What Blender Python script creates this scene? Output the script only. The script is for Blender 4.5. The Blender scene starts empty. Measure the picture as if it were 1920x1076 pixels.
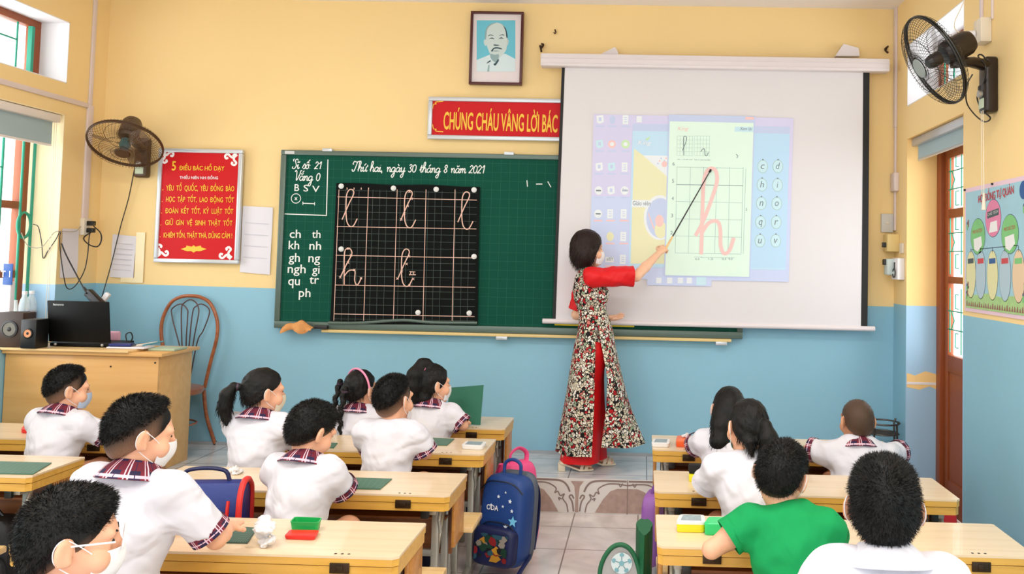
import bpy, bmesh, math, random
import numpy as np
from mathutils import Vector, Matrix, Euler, Quaternion

SC = bpy.context.scene
COL = SC.collection
PI = math.pi

# ------------------------------------------------------------------ camera
CAM_H = 1.60
FPX, PPX, PPY = 1600.0, 1172.8, 411.87
PITCH, ROLL, YAW = -0.0484618894, 0.0219608841, 0.0219645939


def _rot(p, r, y):
    cp, sp = math.cos(p), math.sin(p)
    cr, sr = math.cos(r), math.sin(r)
    cy, sy = math.cos(y), math.sin(y)
    rx = np.array([[1, 0, 0], [0, cp, -sp], [0, sp, cp]])
    rz = np.array([[cr, -sr, 0], [sr, cr, 0], [0, 0, 1]])
    ry = np.array([[cy, 0, sy], [0, 1, 0], [-sy, 0, cy]])
    return rz @ rx @ ry


RC = _rot(PITCH, ROLL, YAW)          # (right, down, forward) of the room -> camera
cam_data = bpy.data.cameras.new('camera')
cam = bpy.data.objects.new('camera', cam_data)
COL.objects.link(cam)
cam_data.sensor_fit = 'HORIZONTAL'
cam_data.sensor_width = 36.0
cam_data.lens = 36.0 * FPX / 1920.0
cam_data.shift_x = (960.0 - PPX) / 1920.0
cam_data.shift_y = (PPY - 538.0) / 1920.0
cam_data.clip_start = 0.05


def _w(v):
    return Vector((v[0], v[2], -v[1]))


_cx, _cy, _cz = _w(RC[0]), _w(-RC[1]), _w(-RC[2])
cam.matrix_world = Matrix(((_cx.x, _cy.x, _cz.x, 0), (_cx.y, _cy.y, _cz.y, 0),
                           (_cx.z, _cy.z, _cz.z, CAM_H), (0, 0, 0, 1)))
SC.camera = cam

# ------------------------------------------------------------------ light
world = bpy.data.worlds.new('world')
SC.world = world
world.use_nodes = True
_bg = world.node_tree.nodes['Background']
_bg.inputs['Color'].default_value = (0.93, 0.97, 1.0, 1)
_bg.inputs['Strength'].default_value = 1.75


def area(name, loc, rot, sx, sy, power, color=(1, 1, 1)):
    l = bpy.data.lights.new(name, 'AREA')
    l.shape = 'RECTANGLE'
    l.size, l.size_y = sx, sy
    l.energy = power
    l.color = color
    o = bpy.data.objects.new(name, l)
    o.location = loc
    o.rotation_euler = rot
    COL.objects.link(o)
    return o


# ceiling fluorescent lamps of the classroom, above and behind the pupils
area('ceiling_lamp', (-2.3, 2.6, 3.40), (0, 0, 0), 1.2, 0.25, 26, (1.0, 0.98, 0.95))
area('ceiling_lamp', (0.4, 2.6, 3.40), (0, 0, 0), 1.2, 0.25, 26, (1.0, 0.98, 0.95))
area('ceiling_lamp', (-2.3, 0.2, 3.40), (0, 0, 0), 1.2, 0.25, 26, (1.0, 0.98, 0.95))
area('ceiling_lamp', (0.4, 0.2, 3.40), (0, 0, 0), 1.2, 0.25, 26, (1.0, 0.98, 0.95))
# daylight through the windows on either side
area('window_daylight', (-4.6, 4.4, 2.0), (0, -PI / 2, 0), 2.2, 3.0, 60, (0.95, 0.98, 1.0))
area('window_daylight', (2.5, 5.3, 1.7), (0, PI / 2, 0), 2.4, 1.0, 30, (0.97, 0.99, 1.0))

SC.view_settings.view_transform = 'Standard'
SC.view_settings.look = 'None'
SC.view_settings.gamma = 1.0
SC.view_settings.use_curve_mapping = False
SC.view_settings.exposure = 0.36


# ------------------------------------------------------------------ pixel helpers (photo pixel + known plane -> point)
def ray(px, py):
    d = RC.T @ np.array([(px - PPX) / FPX, (py - PPY) / FPX, 1.0])
    return Vector((d[0], d[2], -d[1]))


EYE = Vector((0, 0, CAM_H))


def at_y(px, py, y):
    d = ray(px, py)
    return EYE + d * (y / d.y)


def at_x(px, py, x):
    d = ray(px, py)
    return EYE + d * (x / d.x)


def at_z(px, py, z):
    d = ray(px, py)
    return EYE + d * ((z - CAM_H) / d.z)


# ------------------------------------------------------------------ materials
def lin(c):
    return tuple((v / 255 / 12.92) if v / 255 <= 0.04045 else ((v / 255 + 0.055) / 1.055) ** 2.4 for v in c)


MATS = {}


def mat(name, rgb, rough=0.55, metal=0.0, bump=0.0, bscale=60.0, var=0.0, vscale=4.0, emit=0.0, alpha=1.0,
        trans=0.0, coat=0.0, sheen=0.0, stretch=None, spec=0.5):
    """Principled material; rgb is the 0-255 sRGB colour, var mottles it, bump roughens it."""
    if name in MATS:
        return MATS[name]
    m = bpy.data.materials.new(name)
    m.use_nodes = True
    nt = m.node_tree
    b = nt.nodes['Principled BSDF']
    c = lin(rgb)
    b.inputs['Base Color'].default_value = (*c, 1)
    b.inputs['Roughness'].default_value = rough
    b.inputs['Metallic'].default_value = metal
    b.inputs['Specular IOR Level'].default_value = spec
    b.inputs['Alpha'].default_value = alpha
    b.inputs['Transmission Weight'].default_value = trans
    b.inputs['Coat Weight'].default_value = coat
    b.inputs['Sheen Weight'].default_value = sheen
    if emit:
        b.inputs['Emission Color'].default_value = (*c, 1)
        b.inputs['Emission Strength'].default_value = emit
    tc = nt.nodes.new('ShaderNodeTexCoord')
    vec = tc.outputs['Object']
    if stretch:
        mp = nt.nodes.new('ShaderNodeMapping')
        mp.inputs['Scale'].default_value = stretch
        nt.links.new(vec, mp.inputs['Vector'])
        vec = mp.outputs['Vector']
    if var:
        n = nt.nodes.new('ShaderNodeTexNoise')
        n.inputs['Scale'].default_value = vscale
        n.inputs['Detail'].default_value = 4
        nt.links.new(vec, n.inputs['Vector'])
        mx = nt.nodes.new('ShaderNodeMix')
        mx.data_type = 'RGBA'
        mx.inputs['A'].default_value = (*[v * (1 - var) for v in c], 1)
        mx.inputs['B'].default_value = (*[min(1, v * (1 + var)) for v in c], 1)
        nt.links.new(n.outputs['Fac'], mx.inputs['Factor'])
        nt.links.new(mx.outputs['Result'], b.inputs['Base Color'])
    if bump:
        n = nt.nodes.new('ShaderNodeTexNoise')
        n.inputs['Scale'].default_value = bscale
        n.inputs['Detail'].default_value = 3
        nt.links.new(vec, n.inputs['Vector'])
        bp = nt.nodes.new('ShaderNodeBump')
        bp.inputs['Strength'].default_value = bump
        bp.inputs['Distance'].default_value = 0.01
        nt.links.new(n.outputs['Fac'], bp.inputs['Height'])
        nt.links.new(bp.outputs['Normal'], b.inputs['Normal'])
    MATS[name] = m
    return m


def nodes_of(m):
    nt = m.node_tree
    return nt, nt.nodes['Principled BSDF']


M_YEL = mat('wall_yellow', (250, 220, 158), 0.75, var=0.03, vscale=1.5, bump=0.05, bscale=90)
M_BLUE = mat('wall_blue', (146, 198, 220), 0.6, var=0.05, vscale=2.0, bump=0.05, bscale=90)
M_WHITE = mat('white_paint', (240, 238, 240), 0.6)
M_CEIL = mat('ceiling_paint', (248, 244, 246), 0.8)
M_CREAM = mat('reveal_cream', (250, 232, 190), 0.7)
M_WOODF = mat('window_wood', (150, 74, 30), 0.45, var=0.12, vscale=14, stretch=(6, 6, 0.6))
M_GREEN = mat('grille_green', (32, 150, 120), 0.5)
M_TRUNK = mat('trunking_plastic', (228, 214, 214), 0.5)
M_BLACK = mat('black_plastic', (14, 14, 16), 0.4)
M_DARK = mat('dark_grey_plastic', (40, 40, 44), 0.45)
M_STEEL = mat('grey_steel', (176, 176, 172), 0.35, metal=0.6)
M_PAPER = mat('paper', (232, 230, 238), 0.7)
M_RED = mat('red_plastic', (226, 40, 34), 0.35)


def glass_mat():
    m = bpy.data.materials.new('window_glass')
    m.use_nodes = True
    nt = m.node_tree
    nt.nodes.clear()
    out = nt.nodes.new('ShaderNodeOutputMaterial')
    tr = nt.nodes.new('ShaderNodeBsdfTransparent')
    gl = nt.nodes.new('ShaderNodeBsdfGlossy')
    gl.inputs['Roughness'].default_value = 0.05
    mx = nt.nodes.new('ShaderNodeMixShader')
    mx.inputs[0].default_value = 0.05
    nt.links.new(tr.outputs[0], mx.inputs[1])
    nt.links.new(gl.outputs[0], mx.inputs[2])
    nt.links.new(mx.outputs[0], out.inputs[0])
    return m


M_GLASS = glass_mat()


# ------------------------------------------------------------------ object tree helpers
def tag(o, label=None, cat=None, group=None, kind=None):
    if label:
        o['label'] = label
    if cat:
        o['category'] = cat
    if group:
        o['group'] = group
    if kind:
        o['kind'] = kind
    return o


def thing(name, loc, label, cat, group=None):
    o = bpy.data.objects.new(name, None)
    o.empty_display_size = 0.05
    o.location = loc
    COL.objects.link(o)
    return tag(o, label, cat, group)


def root_loc(o):
    v = Vector((0, 0, 0))
    while o is not None:
        v += Vector(o.location)
        o = o.parent
    return v


def copy_tree(o, parent=None):
    c = o.copy()
    COL.objects.link(c)
    if parent is not None:
        c.parent = parent
    for ch in list(o.children):
        copy_tree(ch, c)
    return c


class MB:
    """Collects shapes in one bmesh and links them as ONE mesh object."""

    def __init__(self):
        self.bm = bmesh.new()
        self.uv = None

    # -- shapes
    def _add(self, verts, faces, m=0):
        vs = [self.bm.verts.new(v) for v in verts]
        out = []
        for f in faces:
            try:
                fc = self.bm.faces.new([vs[i] for i in f])
                fc.material_index = m
                out.append(fc)
            except ValueError:
                pass
        return vs, out

    def obox(self, c, size, rot=None, m=0, bev=0.0, seg=2):
        rot = rot.to_3x3() if rot is not None else Matrix.Identity(3)
        c = Vector(c)
        hx, hy, hz = size[0] / 2, size[1] / 2, size[2] / 2
        vs = [c + rot @ Vector((sx * hx, sy * hy, sz * hz)) for sx in (-1, 1) for sy in (-1, 1) for sz in (-1, 1)]
        fs = [(0, 1, 3, 2), (4, 6, 7, 5), (0, 4, 5, 1), (2, 3, 7, 6), (0, 2, 6, 4), (1, 5, 7, 3)]
        v, f = self._add(vs, fs, m)
        if bev:
            es = list({e for fc in f for e in fc.edges})
            r = bmesh.ops.bevel(self.bm, geom=es, offset=bev, segments=seg, affect='EDGES', profile=0.5)
            for fc in r['faces']:
                fc.material_index = m
        return self

    def box(self, x0, x1, y0, y1, z0, z1, m=0, bev=0.0, seg=2):
        return self.obox(((x0 + x1) / 2, (y0 + y1) / 2, (z0 + z1) / 2), (abs(x1 - x0), abs(y1 - y0), abs(z1 - z0)), None, m, bev, seg)

    def ring_loft(self, rings, m=0, closed_ring=True, caps=True, uv=False):
        """rings: list of equally long point lists."""
        n = len(rings[0])
        vs = [[self.bm.verts.new(p) for p in r] for r in rings]
        lay = None
        if uv:
            lay = self.bm.loops.layers.uv.get('UVMap') or self.bm.loops.layers.uv.new('UVMap')
        for i in range(len(rings) - 1):
            for j in range(n if closed_ring else n - 1):
                k = (j + 1) % n
                try:
                    f = self.bm.faces.new((vs[i][j], vs[i][k], vs[i + 1][k], vs[i + 1][j]))
                except ValueError:
                    continue
                f.material_index = m
                if lay:
                    nn = n if closed_ring else n - 1
                    cs = [(j / nn, i), (((j + 1)) / nn, i), ((j + 1) / nn, i + 1), (j / nn, i + 1)]
                    for lp, (u, v) in zip(f.loops, cs):
                        lp[lay].uv = (u, v / (len(rings) - 1))
        if caps and closed_ring:
            for r, rev in ((vs[0], True), (vs[-1], False)):
                try:
                    f = self.bm.faces.new(r[::-1] if rev else r)
                    f.material_index = m
                except ValueError:
                    pass
        return self

    def tube(self, pts, r, seg=8, m=0, closed=False, squash=1.0):
        pts = [Vector(p) for p in pts]
        n = len(pts)
        rs = r if isinstance(r, (list, tuple)) else [r] * n
        tang = []
        for i in range(n):
            a = pts[(i - 1) % n] if (closed or i > 0) else pts[i]
            b = pts[(i + 1) % n] if (closed or i < n - 1) else pts[i]
            t = (b - a)
            tang.append(t.normalized() if t.length > 1e-9 else Vector((0, 0, 1)))
        up = Vector((0, 0, 1)) if abs(tang[0].z) < 0.9 else Vector((1, 0, 0))
        u = tang[0].cross(up).normalized()
        rings = []
        for i in range(n):
            t = tang[i]
            u = (u - t * u.dot(t))
            u = u.normalized() if u.length > 1e-6 else t.orthogonal().normalized()
            v = t.cross(u)
            rings.append([pts[i] + (u * math.cos(2 * PI * k / seg) + v * math.sin(2 * PI * k / seg) * squash) * rs[i] for k in range(seg)])
        if closed:
            rings.append(rings[0])
            vs = [[self.bm.verts.new(p) for p in rg] for rg in rings[:-1]]
            for i in range(n):
                a, b = vs[i], vs[(i + 1) % n]
                for k in range(seg):
                    try:
                        f = self.bm.faces.new((a[k], a[(k + 1) % seg], b[(k + 1) % seg], b[k]))
                        f.material_index = m
                    except ValueError:
                        pass
            return self
        return self.ring_loft(rings, m)

    def cyl(self, p0, p1, r0, r1=None, seg=20, m=0):
        return self.tube([p0, p1], [r0, r0 if r1 is None else r1], seg, m)

    def lathe(self, prof, mtx, seg=24, m=0, a0=0.0, a1=2 * PI):
        """prof: (r, z) list, revolved about local z of mtx."""
        full = abs(a1 - a0 - 2 * PI) < 1e-6
        k = seg if full else seg + 1
        rings = [[mtx @ Vector((r * math.cos(a0 + (a1 - a0) * j / seg), r * math.sin(a0 + (a1 - a0) * j / seg), z)) for j in range(k)] for r, z in prof]
        return self.ring_loft(rings, m, closed_ring=full, caps=full)

    def prism(self, pts, ext, m=0):
        pts = [Vector(p) for p in pts]
        ext = Vector(ext)
        n = len(pts)
        vs = [self.bm.verts.new(p) for p in pts] + [self.bm.verts.new(p + ext) for p in pts]
        fs = [list(range(n - 1, -1, -1)), list(range(n, 2 * n))] + [[i, (i + 1) % n, n + (i + 1) % n, n + i] for i in range(n)]
        for f in fs:
            try:
                fc = self.bm.faces.new([vs[i] for i in f])
                fc.material_index = m
            except ValueError:
                pass
        return self

    def ball(self, c, r, seg=16, m=0, rot=None):
        if not isinstance(r, (list, tuple)):
            r = (r, r, r)
        c = Vector(c)
        rot = rot.to_3x3() if rot is not None else Matrix.Identity(3)
        rings = []
        h = seg // 2
        for i in range(h + 1):
            a = -PI / 2 + PI * i / h
            ca = max(math.cos(a), 1e-3)
            rings.append([c + rot @ Vector((r[0] * ca * math.cos(2 * PI * k / seg), r[1] * ca * math.sin(2 * PI * k / seg), r[2] * math.sin(a))) for k in range(seg)])
        return self.ring_loft(rings, m)

    def sheet(self, grid, m=0, thick=0.0, uv=True):
        """grid[i][j] of points; gives a sheet, doubled when thick."""
        lay = self.bm.loops.layers.uv.get('UVMap') or self.bm.loops.layers.uv.new('UVMap')
        a, b = len(grid), len(grid[0])

        def layer(g, flip):
            vs = [[self.bm.verts.new(p) for p in row] for row in g]
            for i in range(a - 1):
                for j in range(b - 1):
                    q = [(i, j), (i, j + 1), (i + 1, j + 1), (i + 1, j)]
                    if flip:
                        q = q[::-1]
                    f = self.bm.faces.new([vs[x][y] for x, y in q])
                    f.material_index = m
                    for lp, (x, y) in zip(f.loops, q):
                        lp[lay].uv = (y / (b - 1), x / (a - 1))
            return vs
        v0 = layer(grid, False)
        if thick:
            g2 = []
            for i in range(a):
                row = []
                for j in range(b):
                    p = Vector(grid[i][j])
                    du = Vector(grid[i][min(j + 1, b - 1)]) - Vector(grid[i][max(j - 1, 0)])
                    dv = Vector(grid[min(i + 1, a - 1)][j]) - Vector(grid[max(i - 1, 0)][j])
                    nn = du.cross(dv)
                    nn = nn.normalized() if nn.length > 1e-9 else Vector((0, 0, 1))
                    row.append(p - nn * thick)
                g2.append(row)
            v1 = layer(g2, True)
            edge = [(0, j) for j in range(b)] + [(i, b - 1) for i in range(1, a)] + [(a - 1, j) for j in range(b - 2, -1, -1)] + [(i, 0) for i in range(a - 2, 0, -1)]
            for k in range(len(edge)):
                p, q = edge[k], edge[(k + 1) % len(edge)]
                try:
                    f = self.bm.faces.new((v0[p[0]][p[1]], v1[p[0]][p[1]], v1[q[0]][q[1]], v0[q[0]][q[1]]))
                    f.material_index = m
                except ValueError:
                    pass
        return self

    # -- result
    def build(self, name, mats, parent=None, smooth=40, origin=None, recalc=True):
        if not isinstance(mats, (list, tuple)):
            mats = [mats]
        if recalc:
            bmesh.ops.recalc_face_normals(self.bm, faces=self.bm.faces[:])
        me = bpy.data.meshes.new(name)
        if parent is not None:
            off = root_loc(parent)
        elif origin is not None:
            off = Vector(origin)
        else:
            co = [v.co for v in self.bm.verts]
            xs, ys, zs = [c.x for c in co], [c.y for c in co], [c.z for c in co]
            off = Vector(((min(xs) + max(xs)) / 2, (min(ys) + max(ys)) / 2, min(zs)))
        bmesh.ops.translate(self.bm, verts=self.bm.verts[:], vec=-off)
        self.bm.to_mesh(me)
        self.bm.free()
        for m in mats:
            me.materials.append(m)
        if smooth:
            for p in me.polygons:
                p.use_smooth = True
            me.set_sharp_from_angle(angle=math.radians(smooth))
        o = bpy.data.objects.new(name, me)
        COL.objects.link(o)
        if parent is not None:
            o.parent = parent
        else:
            o.location = off
        return o


def structure(o):
    o['kind'] = 'structure'
    return o


# ---- text and chalk strokes
def _font_mesh(s, shear=0.0):
    cu = bpy.data.curves.new('txt', 'FONT')
    cu.body = s
    cu.shear = shear
    cu.resolution_u = 3
    ob = bpy.data.objects.new('txt', cu)
    me = bpy.data.meshes.new_from_object(ob)
    bpy.data.objects.remove(ob)
    bpy.data.curves.remove(cu)
    n = len(me.vertices)
    co = np.empty(n * 3)
    me.vertices.foreach_get('co', co)
    fs = [tuple(f.vertices) for f in me.polygons]
    bpy.data.meshes.remove(me)
    return co.reshape(-1, 3)[:, :2], fs


COMPOSITE = {'Đ': ('D', 'bar'), 'Ờ': ('Ò', 'horn'), 'Ữ': ('Ũ', 'horn'), 'Ư': ('U', 'horn'), 'Ự': ('U', 'hornx')}


def text_mesh(s, bold=0.0, shear=0.0):
    """Flat text; bold strikes it several times, barred and horned capitals are composed."""
    plain = ''.join(COMPOSITE.get(c, (c,))[0] for c in s)
    co, fs = _font_mesh(plain, shear)
    co, fs = [tuple(c) for c in co], list(fs)
    for i, c in enumerate(s):
        if c not in COMPOSITE:
            continue
        base, kind = COMPOSITE[c]
        wide = _font_mesh(plain[:i] + base)[0]
        one = _font_mesh(base)[0]
        x1 = wide[:, 0].max()
        x0 = x1 - (one[:, 0].max() - one[:, 0].min())
        w = x1 - x0
        if kind == 'bar':
            q = [(x0 - .10, .32), (x0 + .5 * w, .32), (x0 + .5 * w, .41), (x0 - .10, .41)]
        else:
            q = [(x1 - .10, .60), (x1 + .02, .66), (x1 + .05, .80), (x1 - .03, .80)]
        k = len(co)
        co += q
        fs.append((k, k + 1, k + 2, k + 3))
        if kind == 'hornx':
            m_ = (x0 + x1) / 2
            k = len(co)
            co += [(m_ - .06, -.18), (m_ + .06, -.18), (m_ + .06, -.07), (m_ - .06, -.07)]
            fs.append((k, k + 1, k + 2, k + 3))
    if bold:
        n = len(co)
        strikes = [(-bold, 0), (bold, 0), (0, bold * .7), (0, -bold * .7)]
        base_co, base_fs = list(co), list(fs)
        for i_, (dx, dy) in enumerate(strikes):
            k = len(co)
            co += [(x + dx, y + dy, .0002 * (i_ + 1)) for x, y in [c[:2] for c in base_co]]
            fs += [tuple(v + k for v in f) for f in base_fs]
    me = bpy.data.meshes.new('txt')
    me.from_pydata([(c[0], c[1], c[2] if len(c) > 2 else 0) for c in co], [], fs)
    return me


def lettering(s, parent, p0, p1, height=None, m=None, bold=0.0, shear=0.0, nrm=(0, -1, 0), lift=0.001, name='lettering', up=None):
    """Write s from p0 (left end of base) to p1 (right end); height None keeps the font's own aspect."""
    me = text_mesh(s, bold, shear)
    n = len(me.vertices)
    co = np.empty(n * 3)
    me.vertices.foreach_get('co', co)
    co = co.reshape(-1, 3)
    mn, mx = co.min(0), co.max(0)
    p0, p1 = Vector(p0), Vector(p1)
    nrm = Vector(nrm).normalized()
    ex = p1 - p0
    wd = ex.length
    ex.normalize()
    ey = Vector(up).normalized() if up is not None else nrm.cross(ex).normalized()
    sx = wd / (mx[0] - mn[0])
    sy = sx if height is None else height / (mx[1] - mn[1])
    off = root_loc(parent)
    base = p0 + nrm * lift - off
    out = np.array([base + ex * ((c[0] - mn[0]) * sx) + ey * ((c[1] - mn[1]) * sy) + nrm * c[2] for c in co])
    me.vertices.foreach_set('co', out.reshape(-1))
    me.materials.clear()
    me.materials.append(m)
    me.name = name
    o = bpy.data.objects.new(name, me)
    COL.objects.link(o)
    o.parent = parent
    return o


def ribbon(mb, pts, width, nrm=Vector((0, -1, 0)), lift=0.0, m=0, closed=False):
    """A flat painted line of given width along 3-D points."""
    n = len(pts)
    pts = [Vector(p) + nrm * (lift + .0000125 * i) for i, p in enumerate(pts)]
    L, R = [], []
    for i in range(n):
        a = pts[(i - 1) % n] if (closed or i > 0) else pts[i]
        b = pts[(i + 1) % n] if (closed or i < n - 1) else pts[i]
        t = (b - a).normalized() if (b - a).length > 1e-9 else Vector((1, 0, 0))
        s = nrm.cross(t).normalized() * width / 2
        L.append(mb.bm.verts.new(pts[i] + s))
        R.append(mb.bm.verts.new(pts[i] - s))
    for i in range(n if closed else n - 1):
        k = (i + 1) % n
        try:
            f = mb.bm.faces.new((L[i], R[i], R[k], L[k]))
            f.material_index = m
        except ValueError:
            pass


def smooth_path(pts, n=6, closed=False):
    """Catmull-Rom through the points (tuples of any length)."""
    P = [np.array(p, float) for p in pts]
    out = []
    m = len(P)
    rng = m if closed else m - 1
    for i in range(rng):
        if closed:
            p0, p1, p2, p3 = P[(i - 1) % m], P[i], P[(i + 1) % m], P[(i + 2) % m]
        else:
            p1, p2 = P[i], P[i + 1]
            p0 = P[i - 1] if i > 0 else 2 * p1 - p2
            p3 = P[i + 2] if i + 2 < m else 2 * p2 - p1
        for k in range(n):
            t = k / n
            out.append(0.5 * ((2 * p1) + (-p0 + p2) * t + (2 * p0 - 5 * p1 + 4 * p2 - p3) * t * t + (-p0 + 3 * p1 - 3 * p2 + p3) * t ** 3))
    if not closed:
        out.append(P[-1])
    return out


def ellipse_pts(c, ax, ay, n=32):
    c, ax, ay = Vector(c), Vector(ax), Vector(ay)
    return [c + ax * math.cos(2 * PI * i / n) + ay * math.sin(2 * PI * i / n) for i in range(n)]
# ================================================================== ROOM SHELL
XL, XR, YW, ZC = -3.99, 1.795, 6.16, 3.47
PZ = 0.215                                    # platform height
PY = 5.48                                     # platform front
YB = -2.2                                     # how far the side walls run back
ZBL, ZBR = 1.357, 1.315                       # blue dado height at the left and right end
TH = 0.24


def tile_floor_mat(name, base, vein, joint, sx, sy, gloss):
    m = mat(name, base, gloss)
    nt, b = nodes_of(m)
    tc = nt.nodes.new('ShaderNodeTexCoord')
    n = nt.nodes.new('ShaderNodeTexNoise')
    n.inputs['Scale'].default_value = 3.2
    n.inputs['Detail'].default_value = 7
    n.inputs['Distortion'].default_value = 1.2
    nt.links.new(tc.outputs['Object'], n.inputs['Vector'])
    cr = nt.nodes.new('ShaderNodeValToRGB')
    cr.color_ramp.elements[0].position = 0.35
    cr.color_ramp.elements[0].color = (*lin(vein), 1)
    cr.color_ramp.elements[1].position = 0.62
    cr.color_ramp.elements[1].color = (*lin(base), 1)
    nt.links.new(n.outputs['Fac'], cr.inputs['Fac'])
    br = nt.nodes.new('ShaderNodeTexBrick')
    br.offset = 0.0
    br.inputs['Scale'].default_value = 1.0
    br.inputs['Brick Width'].default_value = sx
    br.inputs['Row Height'].default_value = sy
    br.inputs['Mortar Size'].default_value = 0.004
    br.inputs['Mortar'].default_value = (*lin(joint), 1)
    nt.links.new(tc.outputs['Object'], br.inputs['Vector'])
    nt.links.new(cr.outputs['Color'], br.inputs['Color1'])
    nt.links.new(cr.outputs['Color'], br.inputs['Color2'])
    nt.links.new(br.outputs['Color'], b.inputs['Base Color'])
    return m


M_FLOOR = tile_floor_mat('floor_tile', (236, 226, 222), (212, 202, 198), (140, 130, 124), 0.40, 0.40, 0.2)
M_PLAT = tile_floor_mat('platform_tile', (222, 222, 224), (190, 194, 200), (140, 140, 144), 0.50, 0.40, 0.2)

structure(MB().box(XL - TH, XR + TH, YB, YW + TH, -0.12, 0.0).build('floor', M_FLOOR, smooth=None, origin=(0.0, 0.0, 0.0)))
structure(MB().box(XL - TH, XR + TH, YB, YW + TH, ZC, ZC + 0.12).build('ceiling', M_CEIL, smooth=None))


def front_wall():
    mb = MB()
    y0, y1 = YW, YW + TH
    for lo, hi, mi in (((0, 0), (ZBL, ZBR), 1), ((ZBL, ZBR), (ZC, ZC), 0)):
        a = [(XL - TH, y0, lo[0]), (XR + TH, y0, lo[1]), (XR + TH, y0, hi[1]), (XL - TH, y0, hi[0])]
        mb.prism(a, (0, TH, 0), mi)
    return structure(mb.build('wall_front', [M_YEL, M_BLUE], smooth=None))


front_wall()


def side_wall(name, x0, x1, ybreaks, zbreaks, holes, zsplit):
    """Wall of cells; a cell whose centre lies in a hole is left out."""
    mb = MB()
    for i in range(len(ybreaks) - 1):
        for j in range(len(zbreaks) - 1):
            ya, yb, za, zb = ybreaks[i], ybreaks[i + 1], zbreaks[j], zbreaks[j + 1]
            yc, zc = (ya + yb) / 2, (za + zb) / 2
            if any(h[0] < yc < h[1] and h[2] < zc < h[3] for h in holes):
                continue
            mb.box(x0, x1, ya, yb, za, zb, 1 if zc < zsplit else 0)
    return structure(mb.build(name, [M_YEL, M_BLUE], smooth=None))


# left wall: low window bay and high window
LW_FAR, LW_NEAR = 5.735, 4.30
UPZ0, UPZ1 = 2.735, 3.16
LOZ0, LOZ1 = 0.9695, 2.52
side_wall('wall_left', XL - TH, XL, [YB, 0.6, 2.4, LW_NEAR, LW_FAR, YW], [0, LOZ0, ZBL, LOZ1, UPZ0, UPZ1, ZC],
          [(LW_NEAR, LW_FAR, LOZ0, LOZ1), (LW_NEAR, LW_FAR, UPZ0, UPZ1), (0.6, 2.4, LOZ0, LOZ1), (0.6, 2.4, UPZ0, UPZ1)], ZBL)
# right wall: door bay with a fanlight window above it
RD_FAR, RD_NEAR = 5.87, 4.83
RDT = 2.485
RUZ0, RUZ1 = 2.705, 3.13
side_wall('wall_right', XR, XR + TH, [YB, 0.6, 2.4, RD_NEAR, RD_FAR, YW], [0, 0.8, 1.34, RDT, RUZ0, RUZ1, ZC],
          [(RD_NEAR, RD_FAR, 0, RDT), (RD_NEAR, RD_FAR, RUZ0, RUZ1), (0.6, 2.4, 0.8, RDT)], 1.34)


def reveal(parent, xa, xb, ya, yb, za, zb, m, split=None, bottom=True):
    """Thin plaster lining of an opening."""
    mb = MB()
    t = 0.006
    for (p, q) in ((ya, ya + t), (yb - t, yb)):
        if split:
            mb.box(xa, xb, p, q, za, split, 1)
            mb.box(xa, xb, p, q, split, zb, 0)
        else:
            mb.box(xa, xb, p, q, za, zb, 0)
    mb.box(xa, xb, ya, yb, zb - t, zb, 0)
    if bottom:
        mb.box(xa, xb, ya, yb, za, za + t, 0)
    return mb.build('reveal', m, parent, smooth=None)


M_BLUEPALE = mat('reveal_blue', (168, 206, 234), 0.6)
M_YELP = mat('reveal_yellow', (255, 216, 146), 0.7)


def bars(mb, x, ya, yb, za, zb, ny, r=0.006, style=0):
    for i in range(ny + 1):
        y = ya + (yb - ya) * i / ny
        mb.cyl((x, y, za), (x, y, zb), r, seg=8)
    for z in (za, zb):
        mb.cyl((x, ya, z), (x, yb, z), r, seg=8)


# ---- window_1: the high window on the left wall
w1 = structure(thing('window_1', (XL - TH, (LW_FAR + LW_NEAR) / 2, UPZ0), 'high window with brown frame and green grille on the left wall', 'window'))
reveal(w1, XL - TH, XL + 0.001, LW_NEAR, LW_FAR, UPZ0, UPZ1, [M_WHITE, M_WHITE])
mb = MB()
xf = XL - 0.225
for ya, yb, za, zb in ((LW_NEAR, LW_FAR, UPZ1 - 0.055, UPZ1), (LW_NEAR, LW_FAR, UPZ0, UPZ0 + 0.03), (LW_FAR - 0.07, LW_FAR, UPZ0 + .03, UPZ1 - .055), (LW_NEAR, LW_NEAR + 0.07, UPZ0 + .03, UPZ1 - .055)):
    mb.box(xf - 0.03, xf + 0.03, ya, yb, za, zb, bev=0.004)
mb.build('frame', M_WOODF, w1)
MB().box(xf - 0.003, xf + 0.003, LW_NEAR + .05, LW_FAR - .05, UPZ0 + .02, UPZ1 - .05).build('pane', M_GLASS, w1, smooth=None)
mb = MB()
bars(mb, xf + 0.012, LW_NEAR + 0.08, LW_FAR - 0.20, UPZ0 + 0.02, UPZ1 - 0.05, 4, 0.006)
mb.cyl((xf + 0.012, LW_NEAR + .08, UPZ0 + .25), (xf + 0.012, LW_FAR - .2, UPZ0 + .25), 0.006, seg=8)
mb.box(xf + 0.02, xf + 0.05, LW_FAR - 0.115, LW_FAR - 0.09, UPZ0, UPZ1 - 0.06)
mb.build('grille', M_GREEN, w1)

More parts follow.
